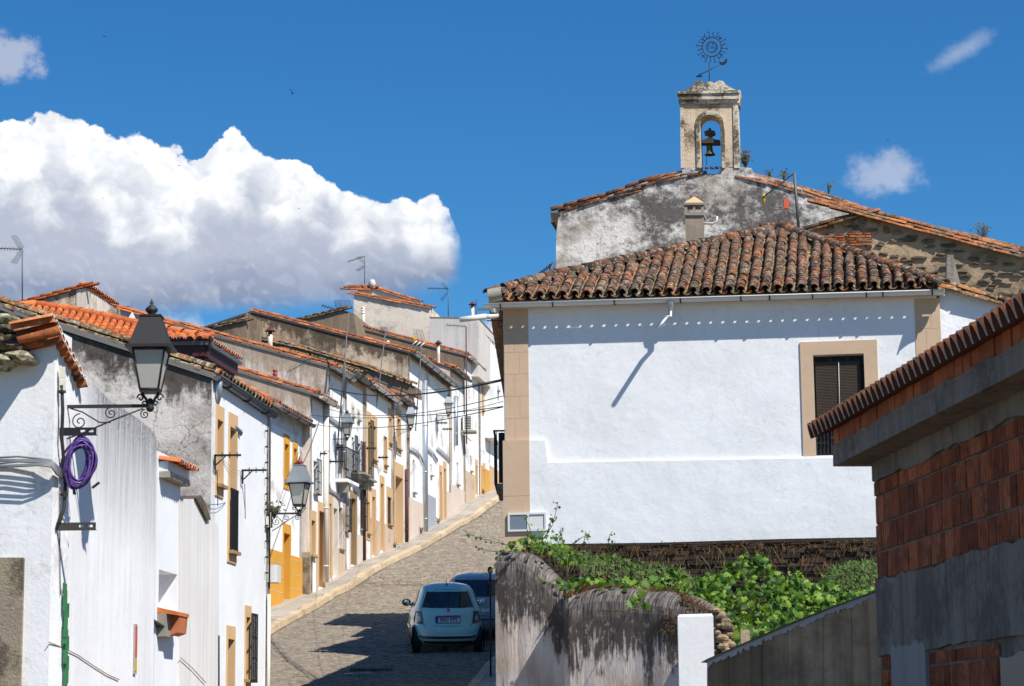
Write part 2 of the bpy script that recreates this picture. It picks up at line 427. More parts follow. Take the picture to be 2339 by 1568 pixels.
M['church_wall'] = plaster('church_limewash', (.80, .76, .70), streak=.35, streakcol=(.30, .25, .20), mold=.92, moldcol=(.085, .075, .068), moldscale=1.5, mthr=.515, patch=.55, patchcol=(.40, .33, .26), crack=.85, bstr=1.0, moldstretch=1.3)
M['belfry'] = plaster('belfry_plaster', (.78, .62, .45), streak=.55, streakcol=(.40, .25, .13), mold=.85, moldcol=(.13, .085, .045), moldscale=5.0, mthr=.54, patch=.5, patchcol=(.74, .55, .36), bstr=.8)
M['belfry_trim'] = plaster('belfry_trim_plaster', (.80, .71, .58), streak=.55, streakcol=(.38, .26, .14), mold=.92, moldcol=(.085, .065, .03), moldscale=6.0, mthr=.515, bstr=.9)
M['stain_tan'] = plaster('stained_render', (.70, .555, .42), uvtop=(.92, 1.0, (.085, .06, .04)), streak=.6, streakcol=(.25, .18, .11), mold=.85, moldcol=(.09, .07, .05), moldscale=1.3, mthr=.545, patch=.9, patchcol=(.40, .29, .19), bstr=.9)
M['stain_pink'] = plaster('stained_limewash', (.72, .62, .53), uvtop=(.6, 1.6, (.26, .18, .11)), streak=.75, streakcol=(.27, .20, .14), mold=.2, moldscale=1.2, mthr=.57, patch=.4, patchcol=(.48, .38, .30), bstr=.6)
M['tower_wall'] = plaster('pale_render', (.82, .70, .58), streak=.3, streakcol=(.48, .38, .30), patch=.5, patchcol=(.60, .50, .42), bstr=.5, mold=.12)
M['grey_wall'] = plaster('grey_render', (.66, .62, .58), streak=.45, streakcol=(.25, .22, .20), mold=.2, moldscale=2, mthr=.6, bstr=.4)
M['dark_wall'] = plaster('dark_render', (.27, .195, .135), streak=.55, streakcol=(.07, .06, .05), mold=.5, moldcol=(.04, .035, .03), moldscale=1.2, mthr=.55, bstr=.8)
M['bluewhite'] = plaster('limewash_grey', (.70, .70, .71), uvtop=(.5, .6, (.2, .18, .16)), streak=.2, patch=.3, patchcol=(.55, .52, .50), mold=.12, bstr=.5)
M['quoin'] = plaster('tan_paint', (.60, .43, .295), streak=.05, bstr=.55, lump=.5)
M['tan'] = plaster('tan_surround', (.62, .41, .22), streak=.10, streakcol=(.4, .27, .15), bstr=.3, lump=.3)
M['ochre'] = plaster('ochre_paint', (.66, .34, .055), streak=.10, streakcol=(.42, .21, .04), bstr=.25, lump=.3)
M['plinth'] = plaster('beige_plinth', (.60, .46, .33), streak=.45, streakcol=(.30, .21, .14), patch=.3, patchcol=(.42, .31, .22), bstr=.4)
M['plinth_pale'] = plaster('pale_plinth', (.66, .60, .52), streak=.35, streakcol=(.36, .28, .2), bstr=.4)
M['plinth_pink'] = plaster('pinkish_plinth', (.68, .56, .47), streak=.35, streakcol=(.4, .28, .2), bstr=.4)
M['plinth_grey'] = plaster('grey_plinth', (.36, .38, .42), streak=.15, bstr=.3)
M['granite'] = plaster('granite', (.33, .26, .20), streak=.1, mold=.75, moldcol=(.07, .06, .045), moldscale=7, mthr=.5, patch=.6, patchcol=(.42, .36, .24), bstr=.8)
M['stone_brown'] = simple('brown_stone', (.38, .24, .11), .85, 0, .5, 30, .6)
M['soffit'] = simple('soffit', (.20, .19, .18), .8, 0, .4, 10, .2)
M['soffit_dark'] = simple('corrugated_soffit', (.07, .07, .075), .7, 0, .4, 10, .2)
M['zinc'] = simple('zinc', (.50, .54, .58), .38, .75, .3, 12, .1)
M['zinc_dark'] = simple('weathered_zinc', (.17, .18, .19), .5, .5, .4, 12, .15)
M['whitepipe'] = simple('cream_pipe', (.74, .70, .63), .4, 0, .2, 12, .1)
M['gutter_w'] = simple('white_gutter', (.76, .74, .70), .35, 0, .15, 12, .06)
M['iron'] = simple('black_iron', (.016, .016, .018), .55, .2, .4, 40, .2)
M['darkmetal'] = simple('lantern_metal', (.030, .027, .026), .6, .2, .3, 30, .15)
M['lampgrey'] = simple('lantern_grey', (.30, .33, .36), .5, .3, .4, 30, .15)
M['rustpipe'] = simple('rust_pipe', (.13, .045, .03), .8, .1, .5, 25, .3)
M['steel'] = simple('galvanised_mast', (.12, .13, .14), .6, .2, .3, 25, .1)
M['black'] = simple('dark_interior', (.010, .010, .011), .6, 0, .1, 10, 0)
M['bluedoor'] = simple('blue_grey_door', (.065, .10, .13), .55, 0, .3, 25, .2)
M['wood_dark'] = simple('dark_wood', (.07, .045, .028), .7, 0, .5, 25, .3)
M['concrete'] = plaster('raw_concrete', (.30, .265, .225), streak=.75, streakcol=(.09, .075, .06), mold=.55, moldcol=(.07, .06, .05), moldscale=3.5, mthr=.53, bstr=1.0)
M['concrete_l'] = plaster('smeared_mortar', (.34, .335, .33), streak=.4, streakcol=(.16, .16, .17), bstr=.8, lump=.6)
M['concrete_brown'] = plaster('shuttered_concrete', (.74, .49, .29), streak=.9, streakcol=(.15, .09, .05), patch=.8, patchcol=(.32, .205, .12), mold=.3, moldcol=(.09, .06, .04), moldscale=2.5, mthr=.55, bstr=.7)
M['rimconcrete'] = plaster('pale_cement', (.62, .58, .53), streak=.2, bstr=.5)
M['beam'] = simple('hood_concrete', (.36, .33, .27), .9, 0, .5, 12, .6)
M['tile_new'] = tilemat('new_clay_tile', [(.62, .155, .045), (.56, .14, .05), (.66, .19, .055), (.48, .12, .045)], lichen=.12, dark=.15)
M['tile_row'] = tilemat('clay_tile', [(.52, .15, .045), (.42, .125, .045), (.55, .19, .065), (.30, .105, .05)], lichen=.6, dark=.6, lthr=.56)
M['tile_old'] = tilemat('lichen_clay_tile', [(.25, .085, .036), (.18, .08, .042), (.33, .11, .038), (.15, .09, .06), (.10, .07, .05), (.22, .155, .105), (.22, .09, .048)], lichen=.8, dark=.9, lthr=.535, lcol=(.36, .33, .25))
M['tile_moss'] = tilemat('mossy_clay_tile', [(.24, .11, .05), (.17, .12, .07), (.13, .11, .07), (.36, .14, .05)], lichen=.75, dark=.9, lthr=.52, lcol=(.33, .34, .16))
M['tile_worn'] = tilemat('worn_clay_tile', [(.42, .13, .045), (.34, .12, .05), (.46, .17, .055), (.24, .11, .06), (.18, .12, .08)], lichen=.6, dark=.75, lthr=.55)
M['tile_end'] = simple('mortar_white', (.78, .74, .70), .85, 0, .2, 30, .4)
M['tile_eave'] = tilemat('orange_eave_tile', [(.62, .155, .022), (.54, .13, .022), (.66, .19, .03), (.46, .11, .025)], lichen=.2, dark=.3)
M['brick'] = tilemat('hollow_brick', [(.50, .145, .055), (.40, .105, .04), (.56, .18, .075), (.28, .07, .03)], lichen=.35, lcol=(.30, .26, .23), dark=.55, lthr=.58)
M['brick_or'] = tilemat('orange_brick', [(.52, .17, .07), (.44, .13, .055), (.58, .20, .08)], lichen=.1, lcol=(.32, .31, .3), dark=.25)
M['slate'] = tilemat('garden_slate', [(.060, .043, .028), (.045, .034, .024), (.085, .06, .038), (.035, .028, .02)], lichen=.2, lcol=(.25, .22, .17), dark=.4, lthr=.62)
M['rubble'] = tilemat('rubble_stone', [(.20, .155, .10), (.16, .12, .08), (.26, .20, .13), (.13, .10, .07), (.20, .17, .13)], lichen=.3, lcol=(.38, .32, .22), dark=.5, lthr=.6)
M['mortar'] = plaster('earth_mortar', (.47, .34, .215), streak=.35, streakcol=(.2, .15, .1), mold=.9, moldcol=(.09, .07, .045), moldscale=2.0, mthr=.52, patch=.8, patchcol=(.28, .215, .14), bstr=1.2, lump=.8)
M['sett'] = tilemat('granite_sett', [(.335, .285, .225), (.37, .315, .25), (.29, .25, .20), (.35, .30, .24), (.26, .22, .175)], lichen=.2, lcol=(.5, .43, .33), dark=.45, dcol=(.14, .105, .07))
M['joint'] = simple('road_joint', (.16, .12, .08), .95, 0, .4, 14, .5)
M['kerb'] = tilemat('kerb_stone', [(.56, .44, .29), (.50, .39, .26), (.60, .48, .32)], lichen=.3, lcol=(.6, .55, .42), dark=.3, dcol=(.2, .14, .08))
M['paving'] = tilemat('pavement_slab', [(.43, .385, .33), (.47, .42, .36), (.40, .355, .30)], lichen=.2, lcol=(.5, .46, .4), dark=.3, dcol=(.2, .16, .12))
M['earth'] = simple('earth', (.17, .12, .075), .95, 0, .5, 8, .6)
M['purple'] = simple('purple_cable', (.115, .055, .26), .38, 0, .2, 30, .05)
M['cream'] = simple('cream_plastic', (.70, .66, .52), .5, 0, .1, 30, .05)
M['greyplastic'] = simple('grey_conduit', (.40, .42, .45), .5, 0, .2, 30, .1)
M['rubber'] = simple('black_rubber', (.018, .018, .018), .8, 0, .2, 30, .1)
M['red'] = simple('red_clay_flue', (.30, .03, .03), .6, 0, .3, 30, .1)
M['yellow'] = simple('yellow_plastic', (.75, .42, .02), .4, 0, .1, 30, 0)
M['redplastic'] = simple('red_plastic', (.65, .10, .05), .4, 0, .1, 30, 0)
M['bronze'] = simple('bell_bronze', (.17, .15, .055), .55, .55, .5, 20, .2)
M['green_plastic'] = simple('green_plastic', (.035, .19, .065), .5, 0, .5, 14, .2)
M['acwhite'] = simple('white_casing', (.72, .72, .70), .4, 0, .1, 20, .02)
M['meter'] = simple('meter_door', (.25, .29, .34), .35, .2, .5, 8, .1)
def mat_glass_lamp():
    m, t, b = newmat('frosted_pane'); p = pos(t)
    t.put(b.inputs['Base Color'], t.mix(t.noise(p, 8, 3), (.62, .60, .52), (.50, .49, .44)))
    b.inputs['Roughness'].default_value = .35; b.inputs['Transmission Weight'].default_value = .25
    return m
M['pane'] = mat_glass_lamp()
def leafmat(name, a, b_, c_):
    m, t, b = newmat(name); p = pos(t)
    g = t.node('ShaderNodeNewGeometry'); oi = t.node('ShaderNodeObjectInfo')
    r = t.math('FRACT', t.math('ADD', g.outputs['Random Per Island'], oi.outputs['Random']))
    c = t.ramp(r, [(0, a), (.5, b_), (1, c_)])
    t.put(b.inputs['Base Color'], c); b.inputs['Roughness'].default_value = .55; b.inputs['Specular IOR Level'].default_value = .35
    tr = t.node('ShaderNodeBsdfTranslucent'); t.put(tr.inputs[0], t.mix(1., c, (1.35, 1.25, .5), 'MULTIPLY'))
    ms = t.node('ShaderNodeMixShader'); ms.inputs[0].default_value = .28
    t.l.new(b.outputs[0], ms.inputs[1]); t.l.new(tr.outputs[0], ms.inputs[2])
    t.l.new(ms.outputs[0], t.n['Material Output'].inputs[0])
    return m
M['leaf'] = leafmat('vine_leaf', (.012, .045, .006), (.06, .15, .012), (.22, .34, .035))
M['leafdark'] = leafmat('shrub_leaf', (.025, .06, .010), (.05, .12, .015), (.12, .18, .03))
M['dry'] = leafmat('dry_grass', (.13, .065, .025), (.22, .12, .045), (.07, .035, .015))
M['weed'] = leafmat('weed', (.07, .08, .03), (.11, .10, .05), (.05, .045, .02))
M['stem'] = simple('vine_stem', (.16, .12, .05), .8, 0, .3, 30, .2)
# ================================================================ ground profile and street
_p0 = P(617, 1388, 68.0)
ROW = Fac((_p0.x, _p0.y), (_p0.x+0.16*60, _p0.y+60))
base_px = [(617,1388),(706,1351),(749,1331),(785,1304),(833,1281),(872,1263),(900,1251),(926,1238),(962,1217),(996,1197),(1025,1180),(1060,1150),(1091,1133),(1125,1119)]
prof = [(-60, -3.5), (0, .35), (20, 1.35), (30, 2.0), (41, 2.98), (50.4, 3.86)]
for x, y in base_px:
    h = ROW.hit(x, y); prof.append((h.y, h.z))
_l = prof[-1]
prof += [(_l[0]+6, _l[1]+.9), (_l[0]+20, _l[1]+1.8), (_l[0]+60, _l[1]+1.0), (600, 6.0), (6000, 0.0)]
PY = np.array([a for a, _ in prof]); PZ = np.array([b for _, b in prof])
def gz(y): return float(np.interp(y, PY, PZ))
def gslope(y): return (gz(y+1)-gz(y-1))/2
def hit_ground(px, py, dz=0.0):
    lo, hi = 5.0, 140.0
    # ray height minus ground: find the first crossing
    prev = None
    y = lo
    while y < hi:
        q = P(px, py, y); s = q.z-(gz(y)+dz)
        if prev is not None and prev > 0 and s <= 0: 
            a, b = y-.25, y
            for _ in range(20):
                mm = (a+b)/2
                if P(px, py, mm).z-(gz(mm)+dz) > 0: a = mm
                else: b = mm
            return P(px, py, b)
        prev = s; y += .25
    return P(px, py, hi)
kerb_pts = [(-2.6, -30), (-2.8, 20), (-3.3, 36), (-4.75, 43.5), (-5.45, 50), (-6.0, 57)]
for x, y in [(615,1438),(700,1391),(768,1352),(836,1313),(940,1258),(1050,1196),(1110,1160),(1149,1133)]:
    h = hit_ground(x, y); kerb_pts.append((h.x, h.y))
_k = kerb_pts[-1]; kerb_pts += [(_k[0]+1.2, _k[1]+7), (_k[0]+4, _k[1]+20)]
KX = np.array([a for a, _ in kerb_pts]); KY = np.array([b for _, b in kerb_pts])
def kx(y): return float(np.interp(y, KY, KX))
hk = [hit_ground(1068, 1566), hit_ground(1112, 1512)]
rk = [(-.9, -30), (-.9, 20), (-.85, 36), (hk[0].x, hk[0].y), (hk[1].x, hk[1].y), (-.30, 52), (.9, 60), (2.2, 68), (5.0, 85), (9.5, 112), (14, 140)]
RKX = np.array([a for a, _ in rk]); RKY = np.array([b for _, b in rk])
def rkx(y): return float(np.interp(y, RKY, RKX))
def rowx(y): # house line on the left
    return float(np.interp(y, [-30, 20, 36, 40, 60, 68, 140], [-4.3, -4.3, -4.45, -4.4, -7.9, ROW.A.x, ROW.A.x+.16*72]))-.2

# terrain sheet
mb = MB()
ys = sorted(set([-300., -60.] + list(np.arange(-30, 60, 3.)) + [float(v) for v in PY if 50 < v < 200] + [300., 600., 1500., 3000., 6000.]))
xs = [-4000., -600., -120., -40., -15, -8, -4, 0, 4, 8, 20, 60., 300., 4000.]
verts = [(x, y, (gz(y) if y > -60 else -3.5)-.20) for y in ys for x in xs]; nx = len(xs)
faces = [(j*nx+i, j*nx+i+1, (j+1)*nx+i+1, (j+1)*nx+i) for j in range(len(ys)-1) for i in range(nx-1)]
mb.mesh(verts, faces); struct('ground', mb, M['earth'])
# road bed, following the kerbs
mb = MB(); yy = list(np.arange(-30, 126, 2.))
vs = []
for y in yy: vs += [(kx(y)-.05, y, gz(y)-.135), (rkx(y)+.05, y, gz(y)-.135)]
mb.mesh(vs, [(2*i, 2*i+1, 2*i+3, 2*i+2) for i in range(len(yy)-1)])
road = struct('road', mb, M['joint'])
# setts: individual stones; the largest in view are parts, the rest one mesh
def sett_verts(cx, cy, w, l, h, yaw):
    z = gz(cy)-.135; s = gslope(cy); c, si = math.cos(yaw), math.sin(yaw)
    out = []
    for zz, k in ((0, 1.0), (h, .86)):
        for dx, dy in ((-.5, -.5), (.5, -.5), (.5, .5), (-.5, .5)):
            x = dx*w*k; y = dy*l*k
            X = cx+x*c-y*si; Y = cy+x*si+y*c
            out.append((X, Y, z+zz+s*(Y-cy)+.004))
    return out
SF = [(4, 5, 6, 7), (0, 1, 5, 4), (1, 2, 6, 5), (2, 3, 7, 6), (3, 0, 4, 7)]
rng = random.Random(3)
setts = []
y = 39.5
while y < 121:
    ln = .13 if y < 75 else .17
    x0 = max(kx(y)+.08, -.112*y-.3); x1 = min(rkx(y)-.06, 3.0)
    wob = rng.uniform(-.03, .03)
    x = x0+rng.uniform(0, .1)
    while x < x1:
        w = rng.uniform(.11, .19)*(1 if y < 75 else 1.35)
        setts.append((x+w/2, y+wob+rng.uniform(-.012, .012), w-.018, ln-.016+rng.uniform(-.012, .008), rng.choice([.012,.016,.02,.024,.03,.04])+rng.uniform(0, .006), rng.uniform(-.06, .06)))
        x += w
    y += ln
setts.sort(key=lambda s: s[1])
vis = [s for s in setts if s[1] > 42.5 and s[0] < -1.6 and s[0] > -.1*s[1]]
ind = set(id(s) for s in vis[:280])
mb = MB(); k = 0
sm0 = bpy.data.meshes.new('sett'); 
sm0.from_pydata([(dx*(1 if zz == 0 else .86), dy*(1 if zz == 0 else .86), zz) for zz in (0, 1) for dx, dy in ((-.5, -.5), (.5, -.5), (.5, .5), (-.5, .5))], [], SF); sm0.materials.append(M['sett'])
for s in setts:
    if id(s) in ind:
        o = bpy.data.objects.new('sett', sm0); COL.objects.link(o); o.parent = road
        o.location = (s[0], s[1], gz(s[1])-.131); o.rotation_euler = (math.atan(gslope(s[1])), 0, s[5]); o.scale = (s[2], s[3], s[4])
    else:
        mb.mesh(sett_verts(*s), SF)
o = mb.build('small_setts', M['sett'], parent=road); o['kind'] = 'stuff'
# covers in the road
mb = MB()
for px, py, r in ((818, 1540, .30),):
    h = hit_ground(px, py, -.10); mb.lathe([(0, 0), (r, 0), (r, -.05)], (h.x, h.y, h.z+.01), 20, axis=(0, -gslope(h.y), 1))
tagm('manhole_cover', mb, M['zinc_dark'], 'round iron manhole cover set in the setts in the shaded lower road', 'manhole cover', hit_ground(818, 1540, -.1))
h = hit_ground(850, 1531, -.10); mb = MB()
for i in range(12): mb.box(h.x-.42+i*.07, h.x-.42+i*.07+.035, h.y-.3, h.y+.3, h.z-.01, h.z+.03)
tagm('drain_grate', mb, M['steel'], 'slotted metal drain grate beside the manhole in the shaded lower road', 'drain grate', h)

# pavement along the left row: slabs and kerb stones
pave = bpy.data.objects.new('pavement', None); COL.objects.link(pave); pave['kind'] = 'structure'
mb = MB(); vs = []; yl = list(np.arange(20, 124, 2.0))
for y in yl: vs += [(rowx(y)-.4, y, gz(y)-.03), (kx(y)-.12, y, gz(y)-.03)]
mb.mesh(vs, [(2*i, 2*i+1, 2*i+3, 2*i+2) for i in range(len(yl)-1)]); mb.build('pavement_bed', M['joint'], parent=pave)
y = 60.0; k = 0
while y < 116:
    l = rng.uniform(.9, 1.3) if k % 5 else .45
    xa = rowx(y)+.0; xb = kx(y)-.26; n = 2
    for i in range(n):
        a = xa+(xb-xa)*i/n+.01; b = xa+(xb-xa)*(i+1)/n-.01
        d1 = rowx(y+l)-rowx(y); d2 = kx(y+l)-kx(y); a2 = a+lerp(d1, d2, i/n); b2 = b+lerp(d1, d2, (i+1)/n)
        z0 = gz(y)+rng.uniform(-.006, .006); z1 = gz(y+l)+rng.uniform(-.006, .006)
        q = MB(); q.hexa([(a, y+.01, z0-.05), (b, y+.01, z0-.05), (b2, y+l-.01, z1-.05), (a2, y+l-.01, z1-.05), (a, y+.01, z0), (b, y+.01, z0), (b2, y+l-.01, z1), (a2, y+l-.01, z1)])
        q.build('paving_slab', M['paving'], parent=pave)
    y += l; k += 1
y = 40.0
while y < 118:
    l = rng.uniform(.7, 1.15); dz0, dz1 = rng.uniform(-.012, .012), rng.uniform(-.012, .012); w = rng.uniform(.22, .27); jx = rng.uniform(-.02, .02)
    q = MB(); a0, a1 = kx(y)+jx, kx(y+l)+jx; z0, z1 = gz(y)+dz0, gz(y+l)+dz1
    ya, yb_ = y+.008, y+l-.008
    q.hexa([(a0-w, ya, z0-.2), (a0+.02, ya, z0-.2), (a1+.02, yb_, z1-.2), (a1-w, yb_, z1-.2), (a0-w, ya, z0+.012), (a0-.025, ya, z0+.004), (a1-.025, yb_, z1+.004), (a1-w, yb_, z1+.012)])
    q.build('kerbstone', M['kerb'], parent=pave); y += l
# service covers in the pavement
for i, (px, py, w) in enumerate([(775, 1353, .5), (690, 1388, .45), (918, 1252, .4), (1087, 1207, .5), (850, 1286, .3), (1000, 1216, .3)]):
    if i in (3,): py = 1209
# right-hand pavement
rp = bpy.data.objects.new('right_pavement', None); COL.objects.link(rp); rp['kind'] = 'structure'
y = 34.0
while y < 100:
    l = 1.0; z0, z1 = gz(y), gz(y+l); a0, a1 = rkx(y), rkx(y+l)
    q = MB(); q.hexa([(a0, y+.006, z0-.2), (a0+.18, y+.006, z0-.2), (a1+.18, y+l-.006, z1-.2), (a1, y+l-.006, z1-.2), (a0, y+.006, z0), (a0+.18, y+.006, z0), (a1+.18, y+l-.006, z1), (a1, y+l-.006, z1)])
    q.build('kerbstone', M['kerb'], parent=rp)
    q = MB(); q.hexa([(a0+.19, y+.01, z0-.1), (a0+1.0, y+.01, z0-.1), (a1+1.0, y+l-.01, z1-.1), (a1+.19, y+l-.01, z1-.1), (a0+.19, y+.01, z0+.002), (a0+1.0, y+.01, z0+.002), (a1+1.0, y+l-.01, z1+.002), (a1+.19, y+l-.01, z1+.002)])
    q.build('paving_slab', M['paving'], parent=rp)
    y += l

# ================================================================ tiles
def tile_mesh(name, L=.42, w=.22, h=.085, th=.016, seg=6, taper=.82, mat=None, invert=False, endmat=None, innermat=None):
    mb = MB(); sg = -1 if invert else 1
    def ring(y, k, t): 
        return [((w/2*k-t)*math.cos(math.pi*i/seg), y, sg*((h*k-t)*math.sin(math.pi*i/seg))) for i in range(seg+1)]
    o0, o1 = ring(0, 1, 0), ring(L, taper, 0); i0, i1 = ring(0, 1, th), ring(L, taper, th)
    n = seg+1; vs = o0+o1+i0+i1
    fs = []
    for i in range(seg):
        fs.append((i+1, i, n+i, n+i+1) if not invert else (i, i+1, n+i+1, n+i))
        fs.append((2*n+i, 2*n+i+1, 3*n+i+1, 3*n+i) if not invert else (2*n+i+1, 2*n+i, 3*n+i, 3*n+i+1))
        fs.append((i, i+1, 2*n+i+1, 2*n+i) if not invert else (i+1, i, 2*n+i, 2*n+i+1))
    mb.mesh(vs, fs, 0, False)
    me = bpy.data.meshes.new(name); me.from_pydata(mb.v, [], mb.f)
    me.materials.append(mat)
    if endmat: 
        me.materials.append(endmat)
        for i, p in enumerate(me.polygons): 
            if i % 3 == 2: p.material_index = 1
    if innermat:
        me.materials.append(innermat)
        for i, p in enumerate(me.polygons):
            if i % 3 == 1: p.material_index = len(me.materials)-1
    for i, p in enumerate(me.polygons): p.use_smooth = (i % 3 != 2)
    me.update(); return me
TM = {}
def get_tile(key, **kw):
    key = (key, GS)
    if key not in TM:
        for a_ in ('L', 'w', 'h', 'th'): kw[a_] = kw.get(a_, dict(L=.42, w=.22, h=.085, th=.016)[a_])*GS
        TM[key] = tile_mesh('roof_tile', **kw)
    return TM[key]
def frame_m(o, y, z):
    y = V(y).normalized(); z = V(z); z = (z-y*z.dot(y)).normalized(); x = y.cross(z)
    m = Matrix.Identity(4)
    for i in range(3): m[i][0] = x[i]; m[i][1] = y[i]; m[i][2] = z[i]; m[i][3] = o[i]
    return m
def place_tiles(root, mats, me, limit=300, name='roof_tile', parent=None):
    """mats: world matrices. The nearest `limit` become parts, the rest one joined part."""
    ol = root.location
    par = parent or root
    mats = sorted(mats, key=lambda q: (q.translation-CAM).length)
    for q in mats[:limit]:
        o = bpy.data.objects.new(name, me); COL.objects.link(o); o.parent = par
        q2 = q.copy(); q2.translation = q.translation-ol; o.matrix_local = q2
    rest = mats[limit:]
    if rest:
        mb = MB(); vs = [v.co.copy() for v in me.vertices]; fs = [tuple(p.vertices) for p in me.polygons]; mis = [p.material_index for p in me.polygons]
        for q in rest:
            b = len(mb.v); mb.v += [tuple(q @ v) for v in vs]
            for f, mi in zip(fs, mis): mb.f.append(tuple(b+i for i in f)); mb.uv.append(None); mb.mi.append(mi); mb.sm.append(True)
        o = mb.build('more_roof_tiles', [m_ for m_ in me.materials], root, parent=par); o['kind'] = 'stuff'
def jit(m, rr=.03, tt=.008):
    return m @ Matrix.Translation((rng.uniform(-tt, tt), rng.uniform(-tt, tt), rng.uniform(-tt/2, tt/2))) @ Matrix.Rotation(rng.uniform(-rr, rr), 4, 'Z') @ Matrix.Rotation(rng.uniform(-rr, rr)*.6, 4, 'X')
def inpoly(x, y, poly):
    c = False; n = len(poly)
    for i in range(n):
        x1, y1 = poly[i]; x2, y2 = poly[(i+1) % n]
        if (y1 > y) != (y2 > y) and x < (x2-x1)*(y-y1)/(y2-y1)+x1: c = not c
    return c
def verge(P0, P1, down, step=.34, rows=2, rr=.03, toggle=True, off=-.08):
    """tiles laid along a sloping verge from the low end P0 to the high end P1"""
    step *= GS; P0 = V(P0); P1 = V(P1); d = (P1-P0); n = int(d.length/step); d.normalize(); out = []
    side = V(down).normalized(); nrm = side.cross(d)
    if nrm.z < 0: nrm = -nrm
    for r in range(rows):
        for i in range(n+1):
            o = P0+d*(i*step+(r*step*.5))+nrm*(.03-.085*r)*GS+side*(off+.03*r)*GS
            out.append(jit(frame_m(o, d, nrm), rr))
    return out
def eave(P0, P1, up, pitch=.24, rr=.03, start=.1):
    pitch *= GS; start *= GS; P0 = V(P0); P1 = V(P1); d = P1-P0; n = int(d.length/pitch); d.normalize(); up = V(up).normalized()
    nrm = d.cross(up); 
    if nrm.z < 0: nrm = -nrm
    return [jit(frame_m(P0+d*(start+i*pitch), up, nrm), rr) for i in range(n)]

# ================================================================ facade builder
def wall_holes(mb, fc, t0, t1, z0, z1, holes, th=.3, o=0.0):
    """front sheet with real openings, plus its thickness at the outer ends"""
    ts = sorted(set([t0, t1]+[min(max(h[0], t0), t1) for h in holes]+[min(max(h[1], t0), t1) for h in holes]))
    zs = sorted(set([z0, z1]+[min(max(h[2], z0), z1) for h in holes]+[min(max(h[3], z0), z1) for h in holes]))
    for i in range(len(ts)-1):
        for j in range(len(zs)-1):
            tc_, zc = (ts[i]+ts[i+1])/2, (zs[j]+zs[j+1])/2
            if any(h[0] < tc_ < h[1] and h[2] < zc < h[3] for h in holes): continue
            a, b, c, d = ts[i], ts[i+1], zs[j], zs[j+1]
            mb.face([fc.pt(a, c, o), fc.pt(b, c, o), fc.pt(b, d, o), fc.pt(a, d, o)])
    # ends, top and back
    mb.face([fc.pt(t0, z0, o-th), fc.pt(t0, z0, o), fc.pt(t0, z1, o), fc.pt(t0, z1, o-th)])
    mb.face([fc.pt(t1, z0, o), fc.pt(t1, z0, o-th), fc.pt(t1, z1, o-th), fc.pt(t1, z1, o)])
    mb.face([fc.pt(t0, z1, o), fc.pt(t1, z1, o), fc.pt(t1, z1, o-th), fc.pt(t0, z1, o-th)])
    for h in holes: # reveals
        a, b, c, d = max(h[0], t0), min(h[1], t1), max(h[2], z0), min(h[3], z1)
        mb.face([fc.pt(a, c, o), fc.pt(a, d, o), fc.pt(a, d, o-th), fc.pt(a, c, o-th)])
        mb.face([fc.pt(b, d, o), fc.pt(b, c, o), fc.pt(b, c, o-th), fc.pt(b, d, o-th)])
        mb.face([fc.pt(a, d, o), fc.pt(b, d, o), fc.pt(b, d, o-th), fc.pt(a, d, o-th)])
        mb.face([fc.pt(b, c, o), fc.pt(a, c, o), fc.pt(a, c, o-th), fc.pt(b, c, o-th)])
